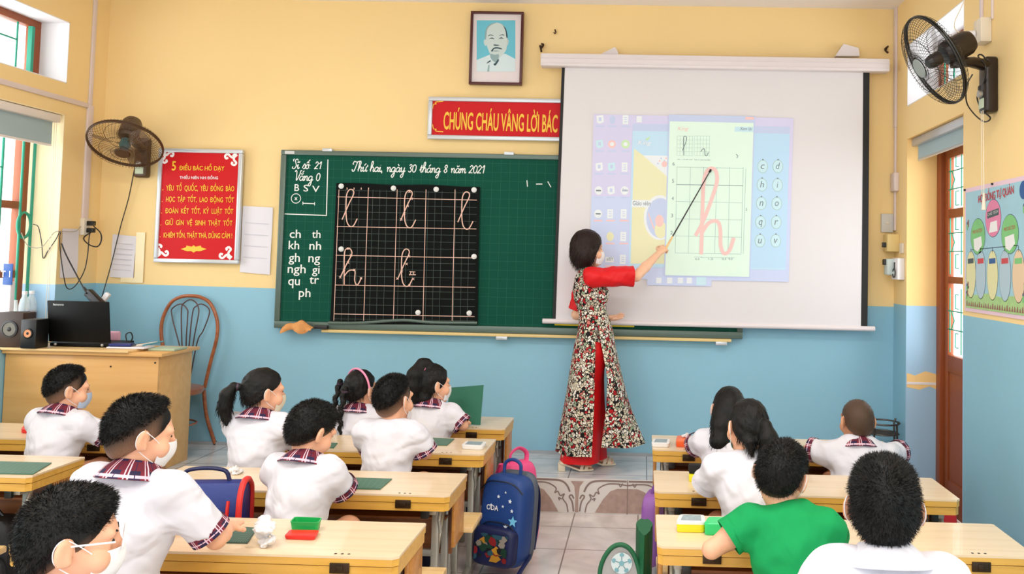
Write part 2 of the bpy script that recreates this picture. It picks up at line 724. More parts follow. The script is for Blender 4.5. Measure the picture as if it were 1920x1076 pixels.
# ---- window_2: the low window on the left wall
w2 = structure(thing('window_2', (XL - TH, (LW_FAR + LW_NEAR) / 2, LOZ0), 'low window with green grille beside the teacher desk', 'window'))
reveal(w2, XL - TH, XL + 0.001, LW_NEAR, LW_FAR, LOZ0, LOZ1, [M_CREAM, M_BLUEPALE], split=ZBL)
mb = MB()
for ya, yb, za, zb in ((LW_NEAR, LW_FAR, LOZ1 - 0.07, LOZ1), (LW_NEAR, LW_FAR, LOZ0, LOZ0 + 0.06), (LW_FAR - 0.11, LW_FAR - 0.045, LOZ0 + .06, LOZ1 - .07), (LW_NEAR, LW_NEAR + 0.08, LOZ0 + .06, LOZ1 - .07),
                       (LW_NEAR + .08, LW_FAR - 0.11, 1.86, 1.91), (LW_NEAR + .08, LW_FAR - 0.11, 1.40, 1.45)):
    mb.box(xf - 0.03, xf + 0.03, ya, yb, za, zb, bev=0.004)
mb.build('frame', M_WOODF, w2)
MB().box(xf - 0.003, xf + 0.003, LW_NEAR + .05, LW_FAR - .05, LOZ0 + .05, LOZ1 - .05).build('pane', M_GLASS, w2, smooth=None)
mb = MB()
gx = xf + 0.05
for y in (5.60, 5.42, 5.20, 5.02, 4.84, 4.62):
    mb.cyl((gx, y, LOZ0 + 0.05), (gx, y, LOZ1 - 0.06), 0.008, seg=8)
for z in (1.70, 2.12, 2.40, 1.30):
    mb.cyl((gx, 4.4, z), (gx, 5.42, z), 0.005, seg=8)
for s in (-1, 1):
    mb.cyl((gx, 5.42, 1.72 + s * 0.2), (gx, 5.10, 1.72 - s * 0.2), 0.005, seg=8)
rc_ = at_x(45, 422, gx)
mb.tube([(gx, rc_.y + 0.06 * math.cos(a), rc_.z + 0.085 * math.sin(a)) for a in np.linspace(0, 2 * PI, 28, endpoint=False)], 0.009, 8, closed=True)
mb.cyl((gx, LW_FAR - 0.03, LOZ0), (gx, LW_FAR - 0.03, LOZ1 - 0.05), 0.010, seg=8)
mb.build('grille', M_GREEN, w2)

# ---- window_3: fanlight over the door on the right wall
w3 = structure(thing('window_3', (XR + TH, (RD_FAR + RD_NEAR) / 2, RUZ0), 'high window above the door on the right wall', 'window'))
reveal(w3, XR - 0.001, XR + TH, RD_NEAR, RD_FAR, RUZ0, RUZ1, [M_WHITE, M_WHITE])
xg = XR + 0.21
mb = MB()
for ya, yb, za, zb in ((RD_NEAR, RD_FAR, RUZ1 - 0.05, RUZ1), (RD_NEAR, RD_FAR, RUZ0, RUZ0 + 0.03), (RD_FAR - 0.06, RD_FAR, RUZ0 + .03, RUZ1 - .05), (RD_NEAR, RD_NEAR + 0.06, RUZ0 + .03, RUZ1 - .05)):
    mb.box(xg, xg + 0.05, ya, yb, za, zb, bev=0.004)
mb.build('frame', M_WOODF, w3)
MB().box(xg + 0.02, xg + 0.026, RD_NEAR + .05, RD_FAR - .05, RUZ0 + .02, RUZ1 - .04).build('pane', M_GLASS, w3, smooth=None)
mb = MB()
bars(mb, xg + 0.01, RD_NEAR + 0.08, RD_FAR - 0.1, RUZ0 + 0.03, RUZ1 - 0.06, 5, 0.006)
mb.build('grille', M_GREEN, w3)

# ---- door_1: glazed brown door on the right wall
d1 = structure(thing('door_1', (XR + TH, (RD_FAR + RD_NEAR) / 2, 0), 'brown glazed door with green grille on the right wall', 'door'))
reveal(d1, XR - 0.001, XR + TH, RD_NEAR, RD_FAR, 0, RDT, [M_YELP, M_BLUEPALE], split=1.34, bottom=False)
# flaked paint patch on the far jamb of the door bay
mb = MB()
yj = RD_FAR - 0.0075
rnd = random.Random(4)
pts = [(XR + 0.005, yj, 0.885), (XR + 0.06, yj, 0.87), (XR + 0.13, yj, 0.90), (XR + 0.19, yj, 0.885), (XR + 0.235, yj, 0.87), (XR + 0.235, yj, 0.765), (XR + 0.16, yj, 0.80), (XR + 0.09, yj, 0.775), (XR + 0.005, yj, 0.79)]
mb.prism(pts, (0, 0.001, 0))
mb.build('flaked_paint', M_YELP, d1, smooth=None)
MB().box(XR + 0.003, XR + 0.237, yj - 0.003, yj, 0.81, 0.826).build('conduit', M_WHITE, d1, smooth=None)
xd = XR + 0.20
mb = MB()
FY = RD_FAR - 0.005
for ya, yb, za, zb in ((FY - 0.08, FY, 0.0, RDT - .075), (RD_NEAR, RD_NEAR + 0.08, 0.0, RDT - .075), (RD_NEAR, FY, RDT - 0.075, RDT)):
    mb.box(xd, xd + 0.08, ya, yb, za, zb, bev=0.006)
mb.build('frame', M_WOODF, d1)
mb = MB()
leaf0, leaf1 = RD_NEAR + 0.08, FY - 0.08
for ya, yb, za, zb in ((leaf1 - 0.075, leaf1, 0.01, RDT - .076), (leaf0, leaf0 + 0.075, 0.01, RDT - .076), (leaf0 + .075, leaf1 - .075, 2.33, RDT - .076), (leaf0 + .075, leaf1 - .075, 1.93, 1.99),
                       (leaf0 + .075, leaf1 - .075, 1.50, 1.545), (leaf0 + .075, leaf1 - .075, 0.92, 1.03), (leaf0 + .075, leaf1 - .075, 0.01, 0.22)):
    mb.box(xd + 0.025, xd + 0.065, ya, yb, za, zb, bev=0.005)
mb.box(xd + 0.035, xd + 0.055, leaf0 + .07, leaf1 - .07, 0.2, .95)
lf = mb.build('leaf', M_WOODF, d1)
MB().box(xd + 0.043, xd + 0.047, leaf0 + .05, leaf1 - .05, 1.0, RDT - .12).build('pane', M_GLASS, lf, smooth=None)
mb = MB()
gx = xd + 0.03
rg = 0.004
for z0 in (1.05, 1.56, 2.00):
    zt = z0 + 0.36 if z0 > 1.9 else z0 + 0.42
    for y in (leaf1 - 0.10, leaf1 - 0.30, leaf1 - 0.50):
        mb.cyl((gx, y, z0), (gx, y, zt), rg, seg=6)
    zm = (z0 + zt) / 2
    for dz in (-0.06, 0.06):
        mb.cyl((gx, leaf0, zm + dz), (gx, leaf1 - .07, zm + dz), rg, seg=6)
    for y in (leaf1 - 0.13, leaf1 - 0.36):
        mb.tube([(gx, y, zm + .06), (gx, y - .05, zm), (gx, y, zm - .06)], rg, 6)
        for s in (-1, 1):
            mb.tube([(gx, y - .12, zm + s * .08), (gx, y - .07, zm + s * .08), (gx, y - .07, zm + s * .17), (gx, y - .12, zm + s * .17)], rg, 6)
mb.build('grille', M_GREEN, d1)

# ---- platform with its decorated riser
mb = MB()
mb.box(XL, XR, PY + 0.012, YW, 0.0, PZ, 0)
mb.box(XL, -2.45, 5.2, PY + 0.012, 0.0, PZ, 0)
plat = structure(mb.build('floor_platform', M_PLAT, smooth=None, origin=(0.05, 0.0, 0.0)))
M_RISER = mat('riser_tile', (226, 220, 214), 0.3, var=0.03, vscale=6)
M_RISD = mat('riser_marble', (176, 150, 138), 0.35, var=0.28, vscale=28)
M_RISL = mat('riser_line', (142, 122, 114), 0.4)
mb = MB()
mb.box(-2.45, XR, PY, PY + 0.012, 0.0, PZ, 0, bev=0.002)
riser = structure(mb.build('trim_1', M_RISER, smooth=None))
tw = 0.64
xs0 = -0.39
mbd, mbl = MB(), MB()
for k in range(-3, 4):
    for s in (-1, 1):
        xc = xs0 + k * tw
        def rp(u, v, xc=xc, s=s):
            return Vector((xc + s * u * tw / 2, PY - 0.0005, v * PZ))
        pts = [rp(u, v) for u, v in ((0.36, 0.03), (0.52, 0.42), (0.66, 0.66), (0.80, 0.74), (1.0, 0.74), (1.0, 0.03))]
        mbd.prism(pts, (0, -0.001, 0))
        mbd.prism([rp(u, v) for u, v in ((0.0, 0.03), (0.035, 0.03), (0.03, 0.45), (0.055, 0.78), (0.13, 0.93), (0.0, 0.93))], (0, -0.001, 0))
        for path, w in ((((0.17, 0.03), (0.2, 0.25), (0.28, 0.42), (0.25, 0.55), (0.33, 0.5), (0.38, 0.62), (0.44, 0.58), (0.42, 0.72), (0.58, 0.86), (0.78, 0.88), (1.0, 0.84)), 0.008),
                        (((0.06, 0.05), (0.09, 0.32), (0.15, 0.48), (0.10, 0.52), (0.06, 0.42)), 0.010),
                        (((0.14, 0.62), (0.20, 0.8), (0.30, 0.92), (0.5, 0.96), (0.98, 0.96)), 0.012),
                        (((0.3, 0.40), (0.36, 0.44), (0.34, 0.36)), 0.008),
                        (((0.82, 0.9), (0.86, 0.8), (0.9, 0.9)), 0.007)):
            ribbon(mbl, [rp(*p) for p in smooth_path(path, 5)], w, lift=0.001)
    if k < 3:
        ribbon(mbl, [(xs0 + (k + .5) * tw, PY, 0), (xs0 + (k + .5) * tw, PY, PZ)], 0.006, lift=0.0018)
mbd.build('marble_inlay', M_RISD, riser, smooth=None)
mbl.build('scroll_pattern', M_RISL, riser, smooth=None)
# low skirting of tiles at the foot of the front wall
M_SKIRT = mat('skirting_tile', (170, 176, 182), 0.3, var=0.1, vscale=9)
structure(MB().box(XL, XR, YW - 0.012, YW, PZ, PZ + 0.022).build('baseboard_front', M_SKIRT, smooth=None))

# ---- surface trunking on the walls
def trim(name, *boxes):
    mb = MB()
    for b in boxes:
        mb.box(*b, bev=0.003)
    return structure(mb.build(name, M_TRUNK))


trim('trim_2', (XL, XL + 0.014, 5.965, 6.0, 2.63, ZC), (XL, XL + 0.016, 5.955, 6.015, 1.80, 2.63), (XL, XL + 0.014, 3.2, 5.965, 2.605, 2.64))
trim('trim_3', (XR - 0.016, XR, YW - 0.055, YW - 0.005, 2.60, ZC), (XR - 0.014, XR, YW - 0.05, YW - 0.02, 1.86, 2.60))
trim('trim_4', (XR - 0.014, XR, 4.55, 4.58, 2.82, ZC), (XR - 0.012, XR, 4.415, 4.43, 2.9, ZC))
# ================================================================== THINGS ON THE WALLS
M_BOARD = mat('board_green', (4, 78, 62), 0.75, var=0.10, vscale=3.0, spec=.2)
M_BLINE = mat('board_grid_line', (30, 104, 80), 0.8)
M_FRAMEG = mat('board_frame', (98, 116, 108), 0.4, metal=0.3)
M_CHALK = mat('chalk_white', (240, 244, 240), 0.9)
M_CHALKP = mat('chalk_pink', (236, 196, 178), 0.9)
M_LEDGE = mat('ledge_wood', (232, 204, 140), 0.5)
M_SHEETB = mat('black_sheet', (13, 17, 16), 0.8, var=0.3, vscale=5, spec=.15)
M_SLINE = mat('sheet_line', (76, 90, 82), 0.7)
M_SILVER = mat('silver_frame', (206, 212, 218), 0.3, metal=0.35)
M_SIGNRED = mat('sign_red', (206, 14, 24), 0.5, spec=.25)
M_GOLD = mat('sign_gold', (250, 196, 44), 0.4)
M_SIGNW = mat('sign_white', (248, 240, 240), 0.4)

BY = 6.105                       # face of the blackboard
SY = 6.045                       # face of the projector screen


def bp(px, py, y=BY):
    return at_y(px, py, y)


# ---- blackboard
tl, bl, br = bp(528, 281), bp(515, 612), bp(1392, 638)
BX0, BX1 = (tl.x + bl.x) / 2, br.x
BZ0, BZ1 = (bl.z + br.z) / 2, bp(528, 281).z
board = thing('blackboard', ((BX0 + BX1) / 2, YW, BZ0), 'long green chalkboard with white chalk writing, partly behind the projector screen', 'blackboard')
MB().box(BX0 + .02, BX1 - .02, BY, BY + .03, BZ0 + .02, BZ1 - .02).build('writing_surface', M_BOARD, board, smooth=None)
mb = MB()
fw = 0.045
for x0, x1, z0, z1 in ((BX0, BX1, BZ1 - .035, BZ1), (BX0, BX1, BZ0, BZ0 + .05), (BX0, BX0 + .04, BZ0 + .05, BZ1 - .035), (BX1 - .04, BX1, BZ0 + .05, BZ1 - .035)):
    mb.box(x0, x1, BY - .014, BY + .05, z0, z1, bev=.005)
mb.build('frame', M_FRAMEG, board)
MB().box(BX0 + .35, BX1 - .08, BY - .03, BY + .05, BZ0 - .022, BZ0 - .001, bev=.004).build('ledge', M_LEDGE, board)
for px in (615, 955):
    p = bp(px, 283)
    MB().box(p.x - .035, p.x + .035, BY - .02, BY + .04, BZ1 - .006, BZ1 + .016, bev=.003).build('clip', M_SILVER, board)
MB().box(BX0 + .03, BX0 + .10, BY - .017, BY - .01, BZ1 - .03, BZ1 - .008).build('clip', M_SILVER, board)
for px in (942, 1352):
    p = bp(px, 625)
    MB().box(p.x - .04, p.x + .04, BY - .034, BY, BZ0 - .045, BZ0 - .02, bev=.003).build('clip', M_SILVER, board)
mb = MB()
gx = 0.064
n = int((BX1 - BX0) / gx)
for i in range(1, n):
    x = BX0 + i * gx
    ribbon(mb, [(x, BY, BZ0 + .05), (x, BY, BZ1 - .04)], 0.0016, lift=.0006)
for j in range(1, int((BZ1 - BZ0) / gx)):
    z = BZ0 + j * gx
    ribbon(mb, [(BX0 + .04, BY, z), (BX1 - .04, BY, z)], 0.0016, lift=.0006)
mb.build('ruled_grid', M_BLINE, board, smooth=None)

# cursive chalk glyphs: x-height 1, strokes as point lists, advance
CUR = {
    'T': ([[(0.1, 1.9), (0.25, 2.2), (0.8, 2.05), (1.5, 2.3)], [(0.95, 2.1), (0.75, 1.2), (0.45, 0.1), (0.05, 0.1), (0.0, 0.45)], [(0.1, 1.9), (0.0, 1.6), (0.2, 1.5)]], 1.35),
    'S': ([[(1.1, 1.9), (0.9, 2.25), (0.5, 2.0), (0.65, 1.35), (0.85, 0.7), (0.5, 0.0), (0.05, 0.1), (0.1, 0.5)], [(0.1, 1.7), (0.0, 2.1), (0.25, 2.3)]], 1.15),
    'V': ([[(0.0, 1.9), (0.2, 2.25), (0.4, 1.9), (0.5, 0.8), (0.6, 0.0), (1.1, 1.2), (1.25, 2.1), (1.55, 2.2)]], 1.3),
    'h': ([[(0.0, 0.3), (0.45, 1.5), (0.45, 2.2), (0.2, 2.1), (0.14, 1.0), (0.12, 0.0)], [(0.12, 0.45), (0.45, 1.0), (0.72, 0.8), (0.68, 0.2), (0.85, 0.0), (1.05, 0.3)]], 1.05),
    'u': ([[(0.0, 0.6), (0.2, 1.0), (0.2, 0.3), (0.4, 0.0), (0.75, 0.4), (0.85, 1.0)], [(0.85, 1.0), (0.82, 0.2), (1.0, 0.0), (1.15, 0.3)]], 1.1),
    'a': ([[(0.8, 0.85), (0.45, 1.0), (0.08, 0.6), (0.12, 0.15), (0.4, 0.0), (0.75, 0.4), (0.82, 0.95)], [(0.82, 0.95), (0.78, 0.2), (0.95, 0.0), (1.12, 0.3)]], 1.1),
    'i': ([[(0.0, 0.5), (0.22, 1.0), (0.2, 0.2), (0.4, 0.0), (0.6, 0.3)]], 0.6),
    'n': ([[(0.0, 0.7), (0.15, 1.0), (0.18, 0.0)], [(0.18, 0.5), (0.5, 1.0), (0.7, 0.8), (0.68, 0.2), (0.85, 0.0), (1.05, 0.3)]], 1.05),
    'm': ([[(0.0, 0.7), (0.15, 1.0), (0.18, 0.0)], [(0.18, 0.5), (0.45, 1.0), (0.6, 0.8), (0.6, 0.0)], [(0.6, 0.5), (0.9, 1.0), (1.08, 0.8), (1.05, 0.2), (1.2, 0.0), (1.4, 0.3)]], 1.4),
    'g': ([[(0.8, 0.85), (0.45, 1.0), (0.08, 0.6), (0.12, 0.15), (0.4, 0.0), (0.75, 0.4), (0.82, 0.95)], [(0.82, 0.95), (0.75, -0.6), (0.5, -1.2), (0.2, -0.9), (0.6, -0.3), (1.1, 0.3)]], 1.1),
    'y': ([[(0.0, 0.6), (0.2, 1.0), (0.2, 0.3), (0.4, 0.0), (0.75, 0.4), (0.85, 1.0)], [(0.85, 1.0), (0.75, -0.6), (0.5, -1.2), (0.2, -0.9), (0.6, -0.3), (1.1, 0.3)]], 1.1),
    't': ([[(0.0, 0.4), (0.3, 1.2), (0.32, 1.6)], [(0.32, 1.6), (0.25, 0.3), (0.4, 0.0), (0.65, 0.3)], [(0.05, 1.1), (0.6, 1.1)]], 0.65),
    's': ([[(0.0, 0.2), (0.45, 1.15), (0.7, 0.5), (0.5, 0.0), (0.2, 0.1)], [(0.5, 0.0), (0.9, 0.3)]], 0.85),
    'o': ([[(0.55, 1.0), (0.2, 0.9), (0.05, 0.4), (0.35, 0.0), (0.7, 0.35), (0.55, 1.0), (0.95, 0.85)]], 0.9),
    '0': ([[(0.45, 1.7), (0.1, 1.3), (0.08, 0.4), (0.4, 0.0), (0.75, 0.4), (0.75, 1.3), (0.45, 1.7)]], 1.0),
    '1': ([[(0.1, 1.2), (0.5, 1.7), (0.4, 0.0)]], 0.7),
    '2': ([[(0.1, 1.3), (0.4, 1.7), (0.75, 1.3), (0.4, 0.6), (0.0, 0.05), (0.35, 0.1), (0.8, 0.05)]], 1.0),
    '3': ([[(0.15, 1.45), (0.45, 1.7), (0.7, 1.35), (0.35, 0.95), (0.7, 0.5), (0.4, 0.0), (0.05, 0.25)]], 0.95),
    '8': ([[(0.45, 0.9), (0.15, 1.3), (0.45, 1.7), (0.7, 1.3), (0.4, 0.85), (0.1, 0.4), (0.4, 0.0), (0.72, 0.4), (0.45, 0.9)]], 0.95),
    ',': ([[(0.15, 0.1), (0.12, -0.35)]], 0.5),
    ':': ([[(0.15, 0.15), (0.17, 0.1)], [(0.18, 0.8), (0.2, 0.75)]], 0.6),
    ' ': ([], 0.8),
    'dot': ([[(0.25, 1.45), (0.27, 1.4)]], 0), 'acute': ([[(0.35, 1.3), (0.7, 1.75)]], 0), 'grave': ([[(0.3, 1.75), (0.6, 1.35)]], 0),
    'breve': ([[(0.2, 1.6), (0.45, 1.35), (0.75, 1.6)]], 0), 'hat': ([[(0.15, 1.3), (0.4, 1.65), (0.65, 1.3)]], 0), 'tilde': ([[(0.0, 1.4), (0.2, 1.65), (0.35, 1.45), (0.55, 1.7)]], 0),
    'horn': ([[(0.85, 1.0), (1.1, 1.1), (1.05, 1.45)]], 0), 'acute2': ([[(0.5, 1.75), (0.8, 2.15)]], 0),
}
ACC = {'ứ': ('u', 'horn', 'acute'), 'à': ('a', 'grave'), 'á': ('a', 'acute'), 'ă': ('a', 'breve'), 'ĩ': ('i', 'tilde'), 'ố': ('o', 'hat', 'acute2'), 'ắ': ('a', 'breve', 'acute2'), 'i': ('i', 'dot')}


def cursive(s, parent, p0, p1, width, m, y, name='chalk_writing'):
    """Joined-up chalk writing from p0 to p1 along the board."""
    strokes, x = [], 0.0
    for ch in s:
        parts = ACC.get(ch, (ch,))
        for k in parts:
            for st in CUR[k][0]:
                strokes.append([(x + a + 0.12 * b, b) for a, b in st])
        x += CUR[parts[0]][1] * 0.92
    p0, p1 = Vector(p0), Vector(p1)
    sc = (p1 - p0).length / x
    ex = (p1 - p0).normalized()
    mb = MB()
    for i, st in enumerate(strokes):
        pts = smooth_path(st, 5) if len(st) > 2 else st
        ribbon(mb, [p0 + ex * (a * sc) + Vector((0, 0, 1)) * (b * sc) for a, b in pts], width, lift=.0012 + .00002 * (i % 7))
    return mb.build(name, m, parent, smooth=None)


cursive('Thứ hai, ngày 30 tháng 8 năm 2021', board, bp(660, 321), bp(908, 325), 0.0065, M_CHALK, BY)
cursive('Sĩ số: 21', board, bp(548, 316), bp(602, 317), 0.0065, M_CHALK, BY)
cursive('Vắng 0', board, bp(551, 338), bp(600, 339), 0.0065, M_CHALK, BY)


def board_text(s, px0, px1, base, h):
    lettering(s, board, bp(px0, base), bp(px1, base + .02 * (px1 - px0)), height=h * 6.1 / 1600, m=M_CHALK, bold=0.01, name='chalk_writing')


for s, a, b, y, h in (('B', 552, 561, 358, 13), ('S', 569, 578, 359, 13), ('V', 585, 599, 360, 12)):
    board_text(s, a, b, y, h)
for s, a, b, y, h in (('ch', 543, 564, 446, 16), ('th', 585, 601, 446, 15), ('kh', 541, 561, 467, 16), ('nh', 580, 602, 468, 16), ('gh', 541, 562, 496, 22), ('ng', 578, 600, 497, 17),
                      ('ngh', 539, 573, 517, 22), ('gi', 585, 599, 518, 20), ('qu', 540, 562, 540, 17), ('tr', 580, 598, 532, 13), ('ph', 560, 582, 562, 22)):
    board_text(s, a, b, y, h)
mb = MB()
L = 0.0012
ribbon(mb, [bp(615, 299), bp(612, 404)], .007, lift=L)
ribbon(mb, [bp(534, 401), bp(613, 404)], .007, lift=L)
ribbon(mb, ellipse_pts(bp(555, 372), (.034, 0, 0), (0, 0, .034), 24), .005, lift=L, closed=True)
ribbon(mb, [bp(553, 370), bp(557, 375)], .005, lift=L)
ribbon(mb, [bp(557, 370), bp(553, 375)], .005, lift=L)
ribbon(mb, [bp(568, 381), bp(590, 382)], .006, lift=L)
ribbon(mb, [bp(568, 378), bp(568, 384)], .005, lift=L)
ribbon(mb, [bp(590, 379), bp(590, 385)], .005, lift=L)
ribbon(mb, [bp(988, 338), bp(989, 350)], .006, lift=L)
ribbon(mb, [bp(1005, 345), bp(1017, 345)], .007, lift=L)
ribbon(mb, [bp(1027, 340), bp(1033, 351)], .006, lift=L)
mb.build('chalk_line', M_CHALK, board, smooth=None)

# ---- black letter sheet pinned to the board
BS = BY - 0.022


def b4(zx, zy, y=BS):
    return at_y(500 + zx / 2.907, 270 + zy / 2.907, y)


sheet = thing('letter_sheet', b4(760, 985), 'black ruled letter sheet pinned on the green chalkboard with white magnets', 'sheet')
gr = []
c00, c01, c10, c11 = b4(380, 212), b4(1162, 232), b4(345, 980), b4(1150, 985)
for i in range(13):
    v = i / 12
    row = []
    for j in range(17):
        u = j / 16
        p = (c00 * (1 - u) + c01 * u) * (1 - v) + (c10 * (1 - u) + c11 * u) * v
        p = p + Vector((0, .004 * math.sin(u * 9 + v * 3), .004 * math.sin(u * 12) * (1 - v)))
        row.append(p)
    gr.append(row)
MB().sheet(gr, thick=-.003).build('sheet_fabric', M_SHEETB, sheet)
mb = MB()
pts = [b4(338, 974), b4(500, 975), b4(740, 960), b4(900, 972), b4(1148, 975)]
mb.tube(smooth_path([tuple(p + Vector((0, -.004, 0))) for p in pts], 4), .011, 8)
mb.build('bottom_rail', M_FRAMEG, sheet)
BL_ = 0.0065
mb = MB()
for i in range(21):
    u = i / 20
    a = b4(393 + u * 753, 245 + 15 * u)
    b = b4(370 + u * 762, 965 + 5 * u)
    if i % 4:
        ribbon(mb, [a, b], .0022, lift=BL_)
for j in range(19):
    v = j / 18
    a, b = b4(395 - 25 * v, 252 + v * 700), b4(1148 - 14 * v, 268 + v * 695)
    if (j - 1) % 4:
        ribbon(mb, [a, b], .0022, lift=BL_)
mb.build('fine_grid', M_SLINE, sheet, smooth=None)
mb = MB()
for x0, x1 in ((396, 368), (556, 530), (713, 692), (870, 853), (1028, 1012)):
    ribbon(mb, [b4(x0, 248), b4(x1, 962)], .0045, lift=BL_ + .0004)
for y0, y1 in ((288, 306), (450, 463), (606, 621), (768, 781), (925, 940)):
    ribbon(mb, [b4(388 - (y0 - 288) * .03, y0), b4(1147 - (y0 - 288) * .02, y1)], .0045, lift=BL_ + .0004)
for x in (440, 478, 517, 557):
    ribbon(mb, [b4(x, 238), b4(x, 249)], .006, lift=BL_ + .0004)
mb.build('chalk_grid', M_CHALKP, sheet, smooth=None)
mb = MB()


def letter_l(x, y, s=1.0):
    return [(x - 45 * s, y + 160 * s), (x - 8 * s, y + 75 * s), (x + 18 * s, y + 20 * s), (x + 12 * s, y - 2), (x - 8 * s, y), (x - 22 * s, y + 40 * s), (x - 22 * s, y + 150 * s), (x - 8 * s, y + 192 * s), (x + 15 * s, y + 195 * s), (x + 38 * s, y + 155 * s)]


for (x, y) in ((458, 252), (776, 258), (1088, 266), (760, 577)):
    ml = MB()
    ribbon(ml, [b4(*p) for p in smooth_path(letter_l(x, y), 5)], .0075, lift=BL_ + .0008)
    ml.build('chalk_letter', M_CHALKP, sheet, smooth=None)
h1 = [(403, 726), (440, 650), (466, 600), (458, 572), (440, 570), (426, 600), (424, 766)]
ribbon(mb, [b4(*p) for p in smooth_path(h1, 5)], .0075, lift=BL_ + .0008)
ribbon(mb, [b4(*p) for p in smooth_path([(424, 720), (450, 690), (478, 688), (484, 700), (482, 745), (496, 768), (520, 728)], 5)], .0075, lift=BL_ + .0009)
for p in ((735, 410), (752, 378), (770, 338), (792, 298), (780, 260), (714, 733), (738, 692), (764, 654), (778, 612), (800, 735), (780, 770), (446, 570), (462, 606), (446, 646), (424, 686), (403, 726), (480, 686), (516, 730)):
    for s in (-1, 1):
        ribbon(mb, [b4(p[0] - 6, p[1] - 6 * s), b4(p[0] + 6, p[1] + 6 * s)], .004, lift=BL_ + .0010)
for q in (((780, 695), (812, 697)), ((790, 695), (780, 715)), ((800, 697), (805, 715)), ((778, 712), (815, 712))):
    ribbon(mb, [b4(*q[0]), b4(*q[1])], .005, lift=BL_ + .0010)
mb.build('stroke_pattern', M_CHALKP, sheet, smooth=None)
M_MAG = mat('magnet_white', (236, 238, 236), 0.3)
for px, py, lab in ((640, 349, 'top left corner'), (738, 353, 'top edge above the second letter column'), (818, 355, 'top edge between the second and third letters'), (889, 356, 'top right corner'),
                    (640, 467, 'left edge beside the chalk letter h'), (889, 481, 'right edge half way down'), (784, 586, 'lower edge left of the corner one'), (880, 587, 'bottom right corner')):
    p = at_y(px, py, BS - .0075)
    mb = MB()
    mb.lathe([(0.0, -.002), (.019, -.002), (.019, .006), (.012, .012), (.0, .014)], Matrix.Translation(p) @ Matrix.Rotation(PI / 2, 4, 'X'), 18)
    o = mb.build('magnet', M_MAG, origin=p)
    tag(o, 'white round magnet on the black letter sheet, ' + lab, 'magnet', 'magnets on the black letter sheet')

# rag and eraser on the board's ledge
M_RAG = mat('rag_orange', (226, 160, 96), 0.85, var=0.15, vscale=30, bump=.3, bscale=60)
c = at_y(560, 609, 6.05)
gr = []
for i in range(12):
    row = []
    for j in range(14):
        u, v = j / 13 - .5, i / 11
        f = math.sin(u * 14 + v * 4) * .012 + math.sin(u * 29 - v * 7) * .005
        hh = .045 * math.cos(u * 3.0) * (1 + .3 * math.sin(u * 11))
        if v < .5:
            row.append(c + Vector((u * .21, .0 + f * .5, -.02 + hh * math.sin(v * PI))))
        else:
            row.append(c + Vector((u * .22, -.035 - .012 * math.sin(v * 9) + f, -.02 + hh * math.sin(v * PI) - (v - .5) * .05 * (1 + .6 * math.sin(u * 9)))))
    gr.append(row)
tag(MB().sheet(gr, thick=.003).build('duster_rag', M_RAG, smooth=60), 'crumpled orange rag at the lower left corner of the chalkboard', 'rag')
c = at_y(603, 613, 6.07)
tag(MB().box(c.x - .05, c.x + .045, 6.05, 6.085, c.z - .012, c.z + .012, bev=.004).build('board_eraser', M_DARK), 'small dark eraser beside the orange rag on the board frame', 'eraser')
M_YRULE = mat('ruler_yellow', (238, 214, 40), 0.4)
a, b = at_y(1040, 604, 6.07), at_y(1110, 606, 6.07)
tag(MB().box(a.x, b.x + .3, 6.065, 6.085, a.z - .022, a.z + .012, bev=.002).build('board_ruler', M_YRULE), 'yellow ruler on the chalkboard ledge behind the screen bottom bar', 'ruler')

# ---- projector screen
M_FAB = mat('screen_fabric', (228, 225, 228), 0.8)
M_CASE = mat('screen_case', (232, 224, 226), 0.4)
cl, cr_ = at_y(1014, 102, 6.0), at_y(1668, 109, 6.0)
zc0 = at_y(1340, 129, 6.0).z
zc1 = at_y(1340, 105, 6.0).z
fl, fr = at_y(1049, 300, SY).x, at_y(1629, 300, SY).x
fz0 = at_y(1330, 607, SY).z
scr = thing('projector_screen', ((fl + fr) / 2, YW, fz0), 'white pull-down projector screen showing a writing lesson', 'screen')
mb = MB()
mb.box(cl.x, cr_.x, 5.99, 6.085, zc0, zc1, bev=.008)
mb.box(cl.x, cr_.x, 5.984, 5.99, zc0 + .02, zc0 + .024)
mb.box(cl.x, cr_.x, 5.984, 5.99, zc0 + .055, zc0 + .06)
mb.build('casing', M_CASE, scr)
for px0, px1, py0, py1, sk in ((1125, 1160, 102, 88, .8), (1566, 1612, 105, 82, .35)):
    a, b = at_y(px0, py0, 6.09), at_y(px1, py0, 6.09)
    t = at_y(px0 + (px1 - px0) * sk, py1, 6.09)
    t2 = at_y(px1 - 2, py1 + 8, 6.09)
    MB().prism([a, b, t2, t], (0, .05, 0)).build('wall_bracket', M_CASE, scr)
gr = []
for i in range(14):
    v = i / 13
    row = []
    for j in range(3):
        u = j / 2
        row.append(Vector((fl + (fr - fl) * u + (-.02 * v if j == 0 else 0), SY - .006 * math.sin(v * PI), zc0 + (fz0 - zc0) * v)))
    gr.append(row)
MB().sheet(gr, thick=-.0015).build('screen_fabric', M_FAB, scr)
M_BORD = mat('screen_border', (10, 10, 12), 0.6)
for s, w, nm in ((0, .022, 'l'), (1, .045, 'r')):
    mb = MB()
    gr = []
    for i in range(14):
        v = i / 13
        x = (fl - .02 * v) if s == 0 else fr
        x0, x1 = (x, x + w) if s == 0 else (x - w, x)
        y = SY - .0015 - .006 * math.sin(v * PI)
        gr.append([Vector((x0, y, zc0 + (fz0 - zc0) * v)), Vector((x1, y, zc0 + (fz0 - zc0) * v))])
    mb.sheet(gr, thick=-.001).build('black_border', M_BORD, scr)
bz = at_y(1330, 609, SY)
MB().tube([(fl - .09, SY, bz.z), (fr + .05, SY, bz.z - .0)], .018, 12).build('bottom_bar', M_CASE, scr)


